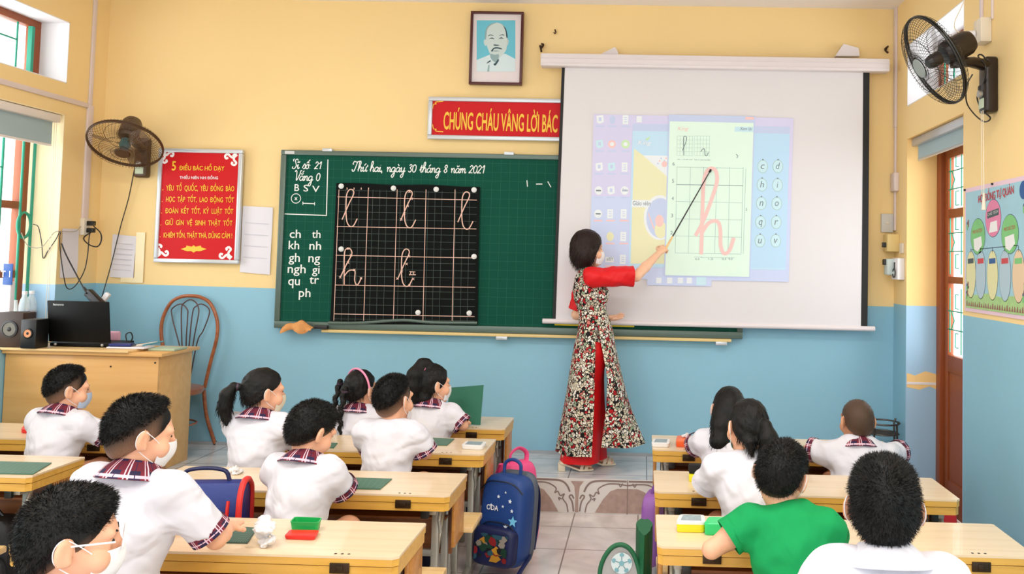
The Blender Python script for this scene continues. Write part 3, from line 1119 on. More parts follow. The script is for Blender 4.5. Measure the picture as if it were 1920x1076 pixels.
# projected picture: flat shapes of light on the fabric
def s6(zx, zy, lift=0.0):
    p = at_y(1100 + zx / 2.99, 200 + zy / 2.99, SY - .010 - lift)
    return p


def glow(name, rgb, e=.09):
    return mat(name, rgb, 0.8, emit=e)


G_BG = glow('light_lilac', (208, 205, 234))
G_BG2 = glow('light_blue', (198, 209, 238))
G_WIN = glow('light_cyan', (190, 220, 240))
G_WIN2 = glow('light_cyan_deep', (184, 216, 240))
G_MINT = glow('light_mint', (218, 240, 226))
G_YEL = glow('light_yellow', (226, 225, 186))
G_TITLE = glow('light_title', (192, 204, 232))
G_WHITE = glow('light_white', (226, 232, 236))
G_ICE = glow('light_ice', (196, 226, 236))
G_PINK = glow('light_pink', (236, 196, 192))
G_GREY = glow('light_line', (168, 196, 190))
G_INK = glow('light_ink', (116, 132, 138))
G_GREEN = glow('light_green', (196, 226, 180))
pic = MB()
PM = [G_BG, G_BG2, G_WIN, G_WIN2, G_MINT, G_YEL, G_TITLE, G_WHITE, G_ICE, G_PINK, G_GREY, G_INK, G_GREEN]


def poly(pts, m, lv):
    pic.prism([s6(x, y, lv * .0007) for x, y in pts], (0, .0004, 0), m)


def quad(x0, y0, x1, y1, m, lv, skew=.02, lean=-.03):
    poly([(x0, y0), (x1, y0 + (x1 - x0) * skew), (x1 + (y1 - y0) * lean, y1 + (x1 - x0) * skew), (x0 + (y1 - y0) * lean, y1)], m, lv)


def disc(x, y, rx, ry, m, lv, n=24):
    poly([(x + rx * math.cos(2 * PI * k / n), y + ry * math.sin(2 * PI * k / n)) for k in range(n)], m, lv)


quad(40, 42, 1160, 500, 0, 0)
quad(27, 500, 1146, 960, 1, 0)
quad(340, 955, 700, 1000, 1, 0.3)
quad(258, 95, 1140, 900, 6, 1)
quad(258, 135, 1138, 898, 2, 2)
quad(920, 150, 1136, 900, 3, 2.5)
poly([(266, 235), (320, 275), (455, 395), (452, 880), (246, 880)], 5, 3)
quad(300, 272, 470, 330, 7, 2.8)
poly([(318, 275), (470, 275), (470, 408)], 7, 3.2)
quad(254, 522, 372, 562, 7, 4)
disc(410, 622, 90, 126, 7, 4.2)
disc(412, 624, 78, 112, 6, 4.5)
disc(415, 690, 34, 48, 5, 4.8)
disc(408, 640, 24, 34, 9, 4.9)
poly([(345, 590), (380, 680), (376, 690), (344, 600)], 9, 4.9)
quad(460, 44, 944, 950, 6, 6)
quad(466, 82, 936, 944, 4, 7)
quad(890, 56, 938, 72, 9, 7.5)
quad(830, 112, 934, 140, 8, 7.5)
# desktop icons
ic = 0
for r, y in enumerate((72, 210, 338, 470, 600, 728, 856)):
    for q, x in enumerate((76, 146, 222)):
        x -= y * .02
        if r == 5 and q == 0 or r == 6 and q == 0:
            continue
        mcol = (7, 8, 7, 8, 7, 7)[(r * 3 + q) % 6]
        if (r, q) == (1, 1):
            disc(x, y, 22, 22, 9, 1.3)
            disc(x, y, 12, 12, 7, 1.5)
        elif (r, q) == (1, 2):
            disc(x, y, 24, 24, 12, 1.3)
            disc(x, y, 12, 12, 7, 1.5)
        elif (r, q) in ((3, 0), (3, 2), (4, 0)):
            disc(x, y, 22, 24, 7, 1.3)
            quad(x - 14, y - 4, x + 14, y + 4, 11 if (r, q) != (3, 2) else 6, 1.5)
        elif (r, q) == (5, 1):
            disc(x, y, 20, 26, 5, 1.3)
        elif (r, q) == (0, 1):
            disc(x, y, 16, 24, 6, 1.3)
        elif (r, q) == (6, 1):
            quad(x - 24, y - 14, x + 24, y + 16, 7, 1.3)
        elif q == 2 or r == 4:
            quad(x - 18, y - 26, x + 14, y + 26, 7, 1.3)
            for k in range(3):
                quad(x - 10, y - 14 + 12 * k, x + 6, y - 10 + 12 * k, 6, 1.5)
        else:
            poly([(x - 20, y - 20), (x + 18, y - 26), (x + 22, y + 14), (x - 4, y + 24), (x - 18, y + 16)], mcol, 1.3)
            quad(x - 6, y - 12, x + 8, y + 8, 6, 1.5)
        quad(x - 24, y + 34, x + 24, y + 42, 6 if r < 4 else 9, 1.3)
quad(280, 52, 310, 88, 7, 5.0)
for x in (405, 466, 526, 576):
    quad(x - 15, 958, x + 15, 990, 7, 2.0)
quad(615, 952, 670, 1000, 8, 1.8)
# logo sprig
for x0, y0 in ((330, 180),):
    poly([(x0, y0 + 2), (x0 + 12, y0 - 6), (x0 + 26, y0 - 14), (x0 + 18, y0 + 4), (x0 + 4, y0 + 10)], 12, 4)
for k in range(7):
    disc(400 + 9 * k, 318 - (k % 3) * 14, 5, 5, 9 if k % 2 else 6, 3.6, 8)
disc(436, 322, 16, 18, 9, 3.7, 10)
# letter bubbles
BUB = [('c', 987, 335), ('d', 1072, 335), ('h', 983, 438), ('i', 1070, 440), ('n', 979, 542), ('o', 1066, 543), ('q', 975, 648), ('r', 1063, 648), ('u', 972, 752), ('v', 1060, 752)]
for ch, x, y in BUB:
    disc(x, y, 29, 37, 10, 4)
    disc(x, y, 26, 34, 8, 4.5)
    disc(x + 1, y - 38, 5, 4, 11, 4.6, 8)
pic_o = pic.build('projected_picture', PM, scr, smooth=None)
mb = MB()


def s6line(pts, w, m, lv):
    ribbon(mb, [s6(x, y, lv * .0007) for x, y in pts], w, m=m)


for x0, x1 in ((507, 496), (582, 570), (656, 644), (730, 718), (803, 792), (878, 866)):
    s6line([(x0, 338), (x1, 822)], .003, 0, 8)
for y0, y1 in ((338, 346), (436, 443), (531, 539), (628, 635), (724, 732), (820, 826)):
    s6line([(505 - (y0 - 338) * .02, y0), (878 - (y0 - 338) * .02, y1)], .004 if y0 == 436 else .003, 1 if y0 == 436 else 0, 8.2)
s6line([(892, 348), (878, 826)], .003, 0, 8)
for x0, x1, y in ((602, 648, 842), (640, 745, 845), (742, 795, 846), (790, 830, 846)):
    s6line([(x0, y), (x1, y + 1)], .003, 0, 8)
for ox in (508, 604):
    for k in range(6):
        s6line([(ox + 17 * k, 164), (ox + 17 * k - 2, 274)], .0018, 0, 8)
        s6line([(ox, 164 + 22 * k), (ox + 88, 165 + 22 * k)], .0018, 0, 8)
s6line(smooth_path([(536, 246), (556, 200), (560, 172), (550, 165), (544, 180), (545, 272)], 5), .005, 1, 8.6)
s6line(smooth_path([(640, 252), (648, 240), (658, 236), (662, 248), (664, 270), (674, 274), (682, 256)], 5), .005, 1, 8.6)
s6line([(838, 266), (848, 276), (842, 288)], .005, 1, 8.6)
# the big demonstration letter
s6line(smooth_path([(610, 724), (650, 650), (700, 520), (730, 420), (724, 362), (700, 346), (672, 366), (656, 430), (650, 560), (642, 828)], 8), .026, 2, 8.8)
s6line(smooth_path([(646, 706), (680, 656), (715, 640), (740, 652), (750, 700), (752, 780), (770, 822), (800, 806), (826, 734)], 8), .026, 2, 8.9)
mb.build('projected_drawing', [G_GREY, G_INK, G_PINK], scr, smooth=None)


def slet(s, x0, x1, yb, hpx, m, lv, bold=0.0, shear=0.0):
    lettering(s, scr, s6(x0, yb, lv * .0007), s6(x1, yb + .02 * (x1 - x0), lv * .0007), height=hpx / 2.99 * 6.03 / 1600, m=m, bold=bold, shear=shear, lift=0, name='projected_lettering')


for ch, x, y in BUB:
    wd = 11 if ch not in 'i' else 4
    up = {'d': 12, 'h': 12, 'i': 10}.get(ch, 2)
    dn = {'q': 14}.get(ch, 0)
    slet(ch, x - wd, x + wd, y + 14 + dn, 24 + up + dn, G_INK, 5.4, shear=.2)
slet('Giáo viên', 258, 358, 552, 24, G_INK, 4.8)
slet('King', 286, 362, 222, 34, G_WHITE, 4.8, bold=.02, shear=.3)
slet('King', 510, 570, 138, 26, G_PINK, 8.2, shear=.3)
slet('Xem lại', 858, 928, 136, 22, G_INK, 8.2, shear=.35)
slet('Nét 1: khuyết xuôi', 508, 592, 299, 8, G_INK, 8.2)
slet('Nét 2: móc hai đầu', 604, 694, 300, 8, G_INK, 8.2)
for s, x, y in (('6', 481, 330), ('5', 478, 426), ('4', 476, 524), ('3', 472, 620), ('2', 470, 716), ('5', 892, 584)):
    slet(s, x, x + (12 if x < 800 else 8), y, 20 if x < 800 else 16, G_INK, 8.2)
for s, x0, x1 in (('0,5', 608, 632), ('1,5', 684, 708), ('0,5', 758, 782), ('0,5', 796, 818)):
    slet(s, x0, x1, 860, 12, G_INK, 8.2)
slet('Zalo', 198, 232, 474, 14, G_INK, 2.0)
slet('eBY', 112, 150, 862, 18, G_INK, 2.0)


# ---- framed portrait (a plain likeness of an old man with a goatee)
def frame_thing(name, corners, y, depth, fw, mats, label, cat, group=None):
    """corners: px tl, tr, br, bl."""
    P = [at_y(*c, y) for c in corners]
    x0, x1 = (P[0].x + P[3].x) / 2, (P[1].x + P[2].x) / 2
    z0, z1 = (P[2].z + P[3].z) / 2, (P[0].z + P[1].z) / 2
    t = thing(name, ((x0 + x1) / 2, YW, z0), label, cat, group)
    mb = MB()
    for a, b, c, d in ((x0, x1, z1 - fw, z1), (x0, x1, z0, z0 + fw), (x0, x0 + fw, z0 + fw, z1 - fw), (x1 - fw, x1, z0 + fw, z1 - fw)):
        mb.box(a, b, y, y + depth, c, d, bev=fw * .18)
    mb.build('frame', mats[0], t)
    MB().box(x0 + fw * .8, x1 - fw * .8, y + depth * .4, y + depth * .9, z0 + fw * .8, z1 - fw * .8).build('panel', mats[1], t, smooth=None)
    return t, x0, x1, z0, z1


M_MAROON = mat('maroon_frame', (78, 22, 20), 0.35)
M_MOUNT = mat('picture_mount', (232, 222, 224), 0.6)
port, x0, x1, z0, z1 = frame_thing('framed_portrait', ((881, 21), (981, 21), (979, 159), (880, 158)), 6.10, .04, .018, (M_MAROON, M_MOUNT),
                                   'small framed portrait of a man with a goatee on pale blue, high on the wall', 'portrait')
yp = 6.115
M_PBLUE = mat('portrait_blue', (106, 196, 218), 0.6)
M_PSKIN = mat('portrait_skin', (206, 222, 220), 0.6)
M_PINK = mat('portrait_ink', (38, 72, 84), 0.6)
M_PGREY = mat('portrait_grey', (146, 176, 180), 0.6)
M_PSHIRT = mat('portrait_shirt', (214, 232, 238), 0.6)


def pz(zx, zy, lv):
    p = at_y(860 + zx / 6.33, zy / 6.33, yp - lv * .0006)
    return p


mb = MB()


def pp(pts, m, lv, sm=True):
    q = smooth_path(pts, 5, closed=True) if sm else pts
    mb.prism([pz(a, b, lv) for a, b in q], (0, .0005, 0), m)


pp([(214, 242), (672, 242), (672, 850), (214, 850)], 0, 0, False)
pp([(214, 850), (214, 712), (330, 665), (385, 640), (520, 640), (560, 640), (672, 700), (672, 850)], 4, 1, False)
pp([(318, 420), (325, 350), (370, 290), (440, 268), (510, 285), (560, 340), (580, 440), (575, 520), (560, 600), (500, 670), (430, 690), (375, 640), (340, 560), (325, 500)], 1, 2)
pp([(300, 480), (318, 470), (330, 530), (318, 545), (302, 520)], 1, 2)
pp([(578, 470), (592, 480), (588, 520), (574, 540)], 1, 2)
pp([(310, 440), (325, 340), (380, 285), (450, 268), (380, 300), (340, 350), (330, 420), (322, 470)], 3, 3)
pp([(505, 285), (560, 340), (580, 440), (566, 440), (556, 370), (530, 310)], 2, 3)
pp([(342, 430), (375, 410), (420, 425), (375, 420)], 2, 3)
pp([(475, 425), (520, 408), (545, 420), (510, 418)], 2, 3)
pp([(358, 462), (395, 445), (425, 462), (390, 458)], 2, 3)
pp([(475, 460), (505, 442), (535, 460), (505, 455)], 2, 3)
pp([(412, 535), (425, 528), (480, 535), (470, 542), (430, 542)], 2, 3)
pp([(385, 600), (420, 565), (460, 560), (505, 572), (510, 586), (460, 576), (420, 582), (400, 612)], 2, 3)
pp([(400, 605), (440, 598), (485, 606), (440, 612)], 3, 3)
pp([(378, 640), (430, 650), (475, 645), (472, 700), (440, 740), (400, 715), (378, 680)], 3, 3.5)
pp([(330, 755), (345, 735), (375, 715), (380, 728), (350, 745)], 2, 3.5)
pp([(415, 760), (440, 740), (468, 700), (476, 720), (460, 745), (440, 775), (422, 775)], 2, 3.6)
pp([(338, 850), (352, 770), (366, 770), (362, 850)], 3, 2.5, False)
mb.build('picture', [M_PBLUE, M_PSKIN, M_PINK, M_PGREY, M_PSHIRT], port, smooth=None)

# ---- slogan sign
slog, x0, x1, z0, z1 = frame_thing('slogan_sign', ((803, 180), (1330, 191), (1330, 272), (801, 258)), 6.105, .035, .03, (M_SILVER, M_SIGNRED),
                                   'long red slogan sign with gold capitals in a silver frame, cut off by the screen', 'sign')
lettering('CHÚNG CHÁU VÂNG LỜI BÁC', slog, at_y(831, 243, 6.118), at_y(1045, 249, 6.118), height=.165, m=M_GOLD, bold=.022, lift=.001)
mb = MB()
for (a, b) in ((811, 190), (811, 247)):
    s = 1 if b < 200 else -1
    p = [at_y(a + u * 20, b + s * v * 14, 6.117) for u, v in smooth_path([(0, 1), (.1, .4), (.35, .35), (.3, .1), (1, 0)], 4)]
    ribbon(mb, p, .006)
mb.build('corner_ornament', M_GOLD, slog, smooth=None)

# ---- five rules sign
rul, x0, x1, z0, z1 = frame_thing('rules_sign', ((302, 277), (457, 281), (443, 495), (282, 491)), 6.105, .035, .028, (M_SILVER, M_SIGNRED),
                                  'tall red sign of five rules in gold capitals, beside the wall fan', 'sign')


def z3(zx, zy, y=6.117):
    return at_y(270 + zx / 4.137, 260 + zy / 4.137, y)


for s, a, b, base, h, m, bo in (('5', 215, 248, 248, 76, M_GOLD, .03), ('ĐIỀU BÁC HỒ DẠY', 272, 624, 254, 66, M_GOLD, .022), ('THIẾU NIÊN NHI ĐỒNG', 277, 575, 312, 34, M_SIGNW, .02),
                                ('YÊU  TỔ  QUỐC,  YÊU  ĐỒNG  BÀO', 172, 700, 410, 74, M_GOLD, .018), ('HỌC  TẬP  TỐT,  LAO  ĐỘNG  TỐT', 170, 698, 500, 74, M_GOLD, .018),
                                ('ĐOÀN  KẾT  TỐT,  KỶ  LUẬT  TỐT', 164, 692, 590, 76, M_GOLD, .018), ('GIỮ  GÌN  VỆ  SINH  THẬT  TỐT', 164, 686, 680, 74, M_GOLD, .018),
                                ('KHIÊM TỐN, THẬT THÀ, DŨNG CẢM !', 152, 684, 778, 74, M_GOLD, .018)):
    lettering(s, rul, z3(a, base), z3(b, base + (b - a) * .012), height=h / 4.137 * 6.117 / 1600, m=m, bold=bo)
for k, y in enumerate((388, 478, 568, 660, 752)):
    lettering('%d -' % (k + 1), rul, z3(122 - k * 5, y + 20), z3(150 - k * 5, y + 20), height=.032, m=M_GOLD, bold=.01)
mb = MB()
for cx, cy, sx, sy in ((138, 98, 1, 1), (720, 116, -1, 1), (96, 910, 1, -1), (678, 930, -1, -1)):
    for path, w in ((((.0, .1), (.35, .35), (.75, .05), (.98, .2), (.9, .42), (.72, .35)), .016), (((.1, .0), (.25, .5), (.05, .8), (.2, 1.0), (.42, .9), (.36, .72)), .016), (((.02, .02), (.3, .28)), .03)):
        ribbon(mb, [z3(cx + sx * u * 92, cy + sy * v * 88, 6.1165) for u, v in smooth_path(path, 5)], w)
mb.build('corner_ornament', M_SIGNW, rul, smooth=None)
mb = MB()
mb.prism([z3(385 + 100 * a, 856 + 30 * b, 6.117) for a, b in ((-1, 0), (-.6, -.45), (-.55, -.9), (-.15, -.6), (0, -1), (.15, -.6), (.55, -.9), (.6, -.45), (1, 0), (.5, .55), (.2, .5), (0, .9), (-.2, .5), (-.5, .55))], (0, .0006, 0))
mb.build('lotus_ornament', M_GOLD, rul, smooth=None)


# ---- sheets of paper on the walls
def wall_paper(corners, label, lines=6, y=6.152, tape=False, grp='sheets of paper taped to the walls'):
    P = [at_y(*c, y) for c in corners]
    t = thing('paper_sheet', (P[3] + P[2]) / 2, label, 'paper', grp)
    gr = []
    for i in range(7):
        v = i / 6
        gr.append([(P[0] * (1 - u) + P[1] * u) * (1 - v) + (P[3] * (1 - u) + P[2] * u) * v + Vector((0, -.003 * math.sin(v * 7 + u * 3) - .002, 0)) for u in (0, .25, .5, .75, 1)])
    MB().sheet(gr, thick=-.0008).build('sheet', M_PAPER, t)
    mb = MB()
    for i in range(1, lines):
        v = .08 + .86 * i / lines
        a, b = P[0] * (1 - v) + P[3] * v, P[1] * (1 - v) + P[2] * v
        ribbon(mb, [a * .9 + b * .1, a * .1 + b * .9], .004, lift=.0075)
    mb.build('print', mat('faint_print', (206, 206, 216), .8), t, smooth=None)
    if tape:
        mb = MB()
        a, b = P[1] + Vector((.02, 0, .03)), P[2] + Vector((.02, 0, -.03))
        mb.box(a.x - .02, a.x + .045, y - .004, y - .002, b.z, a.z)
        mb.box(a.x - .12, a.x - .02, y - .004, y - .002, b.z, b.z + .035)
        mb.build('clear_tape', mat('tape', (252, 236, 190), .2), t, smooth=None)
    return t


wall_paper(((456, 386), (512, 389), (506, 515), (450, 510)), 'white paper sheet between the rules sign and the chalkboard', 5)
wall_paper(((212, 439), (256, 443), (250, 522), (206, 519)), 'white paper sheet with clear tape under the fan, left of the rules sign', 7, tape=True)
# two more on the left wall
for (ya, yb, za, zb), lab in (((5.765, 5.94, 1.40, 1.74), 'narrow white paper on the left wall between window and corner'),):
    t = thing('paper_sheet', (XL, (ya + yb) / 2, za), lab, 'paper', 'sheets of paper taped to the walls')
    gr = [[Vector((XL + .004 + .003 * math.sin(v * 6 + u * 4), ya + (yb - ya) * u, zb + (za - zb) * v)) for u in (0, .33, .66, 1)] for v in (0, .2, .4, .6, .8, 1)]
    MB().sheet(gr, thick=.0008).build('sheet', M_PAPER, t)

# ---- hooks and nails
M_RUST = mat('rusty_nail', (70, 48, 34), 0.6, metal=0.5)


def hook(px, py, lab, size=.022, pts=None):
    p = at_y(px, py, 6.155)
    mb = MB()
    q = pts or ((0, 0, .5), (.0, -.6, .3), (.3, -.8, -.4), (.0, -.7, -.8), (-.3, -.6, -.4))
    mb.tube(smooth_path([tuple(p + Vector(a) * size) for a in q], 4), size * .16, 6)
    mb.cyl(p + Vector((0, .006, 0)), p + Vector((0, -.02, 0)), size * .12, seg=6)
    return tag(mb.build('wall_hook', M_RUST), lab, 'hook', 'metal hooks in the front wall')


hook(1041, 59, 'tiny metal hook in the yellow wall above the screen, right of the portrait', .026)
hook(1016, 89, 'metal hook holding the left end of the screen casing', .05, ((0, -.1, .5), (.25, -.5, .3), (.1, -.7, -.1), (-.2, -.5, .1), (-.1, -.5, -.2), (.1, -1.2, -.9)))
hook(1661, 93, 'metal hook with wire over the right end of the screen casing', .045, ((.3, -.1, .5), (0, -.5, .2), (-.3, -.6, -.1), (-.2, -.9, -.5), (0, -1.2, -.8)))
# ---- wall fans
M_FANB = mat('fan_dark', (34, 24, 20), 0.35)
M_FANBR = mat('fan_brown', (86, 66, 46), 0.4)
M_BLADE = mat('fan_blade_smoke', (112, 80, 48), 0.2, alpha=.45)
M_TEAL = mat('fan_hub_teal', (52, 92, 92), 0.35)
M_CORD = mat('white_cord', (236, 226, 206), 0.6)


def frame_from_axis(c, axis, up=Vector((0, 0, 1))):
    z = Vector(axis).normalized()
    x = up.cross(z)
    x = x.normalized() if x.length > 1e-4 else Vector((1, 0, 0))
    y = z.cross(x)
    m = Matrix((x, y, z)).transposed().to_4x4()
    m.translation = Vector(c)
    return m


def wall_fan(label, c, axis, R, base_pt, wall_n, bodym, hubm, wire_m, arm_z, bladem, twist=0.3):
    """c: centre of the cage; axis: towards the front; base_pt: bottom of the wall box; wall_n: out of the wall."""
    wall_n = Vector(wall_n)
    t = thing('wall_fan', base_pt, label, 'fan', 'wall fans')
    M = frame_from_axis(c, axis)

    def L(x, y, z):
        return M @ Vector((x, y, z))
    n = 66
    for nm, sgn, dep in (('front_grille', 1, .085), ('rear_grille', -1, .075)):
        mb = MB()
        mb.tube([L(R * math.cos(a), R * math.sin(a), sgn * .006) for a in np.linspace(0, 2 * PI, 48, endpoint=False)], .0055, 8, closed=True)
        for rr, zz in ((.62, .82), (.30, 1.0)):
            mb.tube([L(R * rr * math.cos(a), R * rr * math.sin(a), sgn * dep * zz) for a in np.linspace(0, 2 * PI, 36, endpoint=False)], .0016, 5, closed=True)
        for k in range(n):
            a = 2 * PI * k / n
            prof = ((1.0, .05), (.97, .35), (.85, .62), (.62, .83), (.35, .98), (.20, 1.0))
            mb.tube([L(R * r * math.cos(a + (1 - r) * twist), R * r * math.sin(a + (1 - r) * twist), sgn * dep * z) for r, z in prof], .0011, 4)
        if sgn > 0:
            mb.lathe([(0, dep + .004), (.045, dep + .004), (.05, dep - .004), (0, dep - .004)], M, 20)
        mb.build(nm, wire_m, t)
    MB().lathe([(0, .04), (.025, .04), (.035, .02), (.036, -.03), (0, -.03)], M, 20).build('hub', hubm, t)
    for k in range(3):
        a0 = 2 * PI * k / 3 + .5
        gr = []
        for i in range(7):
            r = .03 + (R * .86 - .03) * i / 6
            w = .42 + .28 * math.sin(PI * min(1, i / 6 + .1))
            gr.append([L(r * math.cos(a0 + w * (u - .2)), r * math.sin(a0 + w * (u - .2)), .02 - .035 * u) for u in (0, .33, .66, 1)])
        MB().sheet(gr, thick=.0015).build('blade', bladem, t)
    mb = MB()
    mb.lathe([(0, -.055), (.05, -.055), (.062, -.07), (.066, -.10), (.064, -.19), (.052, -.215), (0, -.218)], M, 24)
    mb.cyl(L(0, 0, -.21), L(0, 0, -.235), .014, seg=10)
    mb.build('motor_housing', bodym, t)
    bp_ = Vector(base_pt)
    side = wall_n.cross(Vector((0, 0, 1)))
    rot = Matrix((side, wall_n, Vector((0, 0, 1)))).transposed()
    bh = .29
    mb = MB()
    mb.obox(bp_ + wall_n * .035 + Vector((0, 0, bh / 2)), (.095, .07, bh), rot, bev=.018, seg=3)
    wb = mb.build('wall_box', bodym, t)
    MB().obox(bp_ + wall_n * .071 + Vector((0, 0, .05)), (.06, .006, .05), rot, bev=.002).build('control_label', mat('fan_label', (206, 222, 196), .5), wb)
    MB().cyl(bp_ + wall_n * .066 + Vector((0, 0, .10)), bp_ + wall_n * .088 + Vector((0, 0, .10)), .019, seg=18).build('control_knob', M_STEEL, wb)
    j = L(0, 0, -.13) + Vector((0, 0, -.07))
    a = bp_ + wall_n * .03 + Vector((0, 0, arm_z))
    mb = MB()
    mid = a + (j - a) * .55
    mb.tube([a, mid + Vector((0, 0, .01)), j], [.04, .036, .028], 12, squash=.75)
    mb.tube([j + Vector((0, 0, -.025)), j + Vector((0, 0, .03))], .032, 14)
    mb.cyl(j + side * -.036, j + side * .036, .010, seg=10)
    mb.build('arm', bodym, t)
    return t, M


M_WIRE = mat('fan_wire_brown', (74, 46, 20), 0.4)
M_WIREB = mat('fan_wire_black', (18, 18, 18), 0.35)


def axis_from_view(px, py, facing, ix, iy):
    """Fan direction: 'facing' of it towards the eye, the rest along (ix, iy) of the photo (iy down)."""
    d = ray(px, py).normalized()
    r = (Vector((1, 0, .0)) - d * d.x).normalized()
    u = r.cross(d)
    k = math.sqrt(1 - facing * facing) / math.hypot(ix, iy)
    return -d * facing + r * (ix * k) - u * (iy * k)


bpL = at_y(271, 334, YW)
c = at_y(235, 270, 5.80)
fanL, ML = wall_fan('brown wall fan tilted down, left of the red rules sign', c, axis_from_view(235, 270, .60, -.30, .95), .235, (bpL.x, YW, bpL.z), (0, -1, 0), M_FANBR, M_TEAL, M_WIRE, .20, M_BLADE)
c = at_y(1752, 113, 4.30)
M_BLADEK = mat('fan_blade_grey', (120, 120, 112), 0.2, alpha=.22)
fanR, MR = wall_fan('black wall fan on the right wall beside the fanlight window', c, axis_from_view(1752, 113, .42, -.85, .52), .24, (XR, 4.40, 2.40), (-1, 0, 0), M_FANB, M_FANB, M_WIREB, .245, M_BLADEK)
p = MR @ Vector((0, 0, .092))
MB().lathe([(0, .0925), (.05, .0925), (.052, .088), (0, .088)], MR, 20).build('badge', mat('badge_grey', (150, 160, 158), .4), fanR)
# cords of the right fan
mb = MB()


def aw(px, py, x):
    return tuple(at_x(px, py, x))


mb.tube(smooth_path([aw(1852, 115, 1.72), aw(1841, 103, 1.71), aw(1834, 106, 1.70), aw(1848, 125, 1.70), aw(1846, 150, 1.72), aw(1840, 165, 1.735)], 6), .004, 6)
mb.tube(smooth_path([aw(1838, 175, 1.735), aw(1832, 183, 1.73), aw(1840, 205, 1.73), aw(1857, 221, 1.74), aw(1845, 228, 1.74), aw(1825, 212, 1.74), aw(1812, 190, 1.73), aw(1813, 160, 1.72), aw(1823, 140, 1.70)], 6), .004, 6)
q = Vector(aw(1840, 169, 1.735))
mb.obox(q, (.03, .034, .05), bev=.008)
for s in (-1, 1):
    mb.cyl(q + Vector((0, s * .008, -.02)), q + Vector((0, s * .008, -.05)), .003, seg=6)
mb.build('power_cord', M_BLACK, fanR)
mb = MB()
for dy in (-.012, .012):
    y0 = 4.38 + dy
    mb.tube([(XR - .075, y0, 2.41), (XR - .073, y0, 2.25), (XR - .07, y0, 1.98)], .0022, 6)
mb.cyl((XR - .07, 4.368, 1.90), (XR - .07, 4.368, 1.985), .012, .005, seg=10)
mb.build('pull_cord', M_CORD, fanR)
# cord of the left fan runs down to the desk
fp = [at_y(252, 318, 6.10), at_y(241, 372, 6.12), at_y(226, 425, 6.12), at_y(210, 490, 6.10), at_y(196, 540, 6.06), at_y(188, 566, 6.0)]
MB().tube(smooth_path([tuple(p) for p in fp], 6), .0035, 6).build('power_cord', M_BLACK, fanL)

# ---- roller blinds
M_BLIND = mat('blind_fabric', (168, 190, 196), 0.7)
M_BSIL = mat('blind_silver', (196, 200, 206), 0.3, metal=0.5)
M_BWHT = mat('blind_white', (236, 230, 226), 0.45)


def blind(label, x, ya, yb, zt, drop, m_case, into):
    t = thing('roller_blind', (x, (ya + yb) / 2, zt - drop), label, 'blind', 'roller blinds over the wall openings')
    mb = MB()
    mb.box(x - .03, x + .03, ya, yb, zt - .055, zt, bev=.008)
    mb.build('cassette', m_case, t)
    MB().box(x - .006 + into * .012, x + .006 + into * .012, ya + .02, yb - .03, zt - drop + .01, zt - .05).build('fabric', M_BLIND, t, smooth=None)
    MB().tube([(x + into * .012, ya + .02, zt - drop + .008), (x + into * .012, yb - .03, zt - drop + .008)], .009, 8).build('bottom_bar', m_case, t)
    return t


bR = blind('silver and grey roller blind at the top of the door bay', XR + .05, RD_NEAR + .01, RD_FAR - .03, RDT - .008, .155, M_BSIL, 1)
bL = blind('grey roller blind with pale cassette at the top of the low window', XL - .035, LW_NEAR + .02, LW_FAR - .03, LOZ1 - .008, .22, M_BWHT, -1)
mb = MB()
for dy in (0, .02):
    mb.tube([(XL - .02, LW_FAR - .05 - dy, LOZ1 - .06), (XL - .015, LW_FAR - .05 - dy, 1.8), (XL - .015, LW_FAR - .04 - dy, 1.0)], .0018, 5)
mb.build('bead_cord', M_CORD, bL)

# ---- poster on the right wall
PX0 = XR - .006


def rp(u, v, lv=0):
    """u 0..1 from the far to the near edge, v 0..1 from top to bottom."""
    return Vector((PX0 - lv * .0006, 4.80 - u * .80, 2.045 - v * .68))


post = thing('wall_poster', (XR, 4.40, 1.366), 'pale blue pupil council poster hanging on the right wall under the fan', 'poster')
M_PO = [mat('poster_pink', (236, 206, 222), .5), mat('poster_sky', (160, 206, 222), .5, var=.12, vscale=5), mat('poster_grass', (168, 208, 138), .5, var=.2, vscale=30),
        mat('poster_magenta', (230, 132, 172), .5), mat('poster_lawn', (122, 198, 122), .5, var=.2, vscale=14), mat('poster_white', (240, 240, 240), .5), mat('poster_blue', (24, 84, 150), .5),
        mat('poster_ink', (60, 80, 84), .5), mat('poster_cream', (228, 226, 172), .5), mat('poster_grey', (178, 204, 218), .5), mat('poster_peach', (232, 204, 168), .5), mat('poster_crowd', (150, 104, 92), .6, var=.5, vscale=70),
        mat('poster_red', (206, 60, 66), .5), mat('poster_line', (70, 96, 120), .5)]
mb = MB()


def rpoly(pts, m, lv):
    mb.prism([rp(u, v, lv) for u, v in pts], (.0004, 0, 0), m)


def rdisc(u, v, ru, rv, m, lv, n=28):
    rpoly([(u + ru * math.cos(2 * PI * k / n), v + rv * math.sin(2 * PI * k / n)) for k in range(n)], m, lv)


mb.box(PX0 + .001, PX0 + .004, 4.0, 4.80, 1.366, 2.045, 0)
rpoly([(.025, .035), (.975, .035), (.975, .97), (.025, .97)], 1, 1)
rpoly([(.025, .88), (.2, .86), (.4, .84), (.6, .86), (.8, .84), (.975, .86), (.975, .97), (.025, .97)], 2, 2)
for k in range(26):
    u = .04 + k * .036
    rpoly([(u, .955), (u + .008, .915 + .01 * (k % 3)), (u + .02, .91 + .012 * (k % 2)), (u + .028, .955)], 11, 3)
for (u, v) in ((.05, .86), (.06, .80), (.93, .84), (.95, .76), (.06, .30), (.94, .22)):
    for k in range(5):
        rdisc(u + .012 * math.cos(k * 2.1), v + .025 * math.sin(k * 1.7), .012, .02, (11, 4, 13, 11, 4)[k], 3 + k * .1, 10)
rdisc(.49, .27, .125, .145, 13, 2)
rdisc(.49, .27, .12, .14, 3, 3)
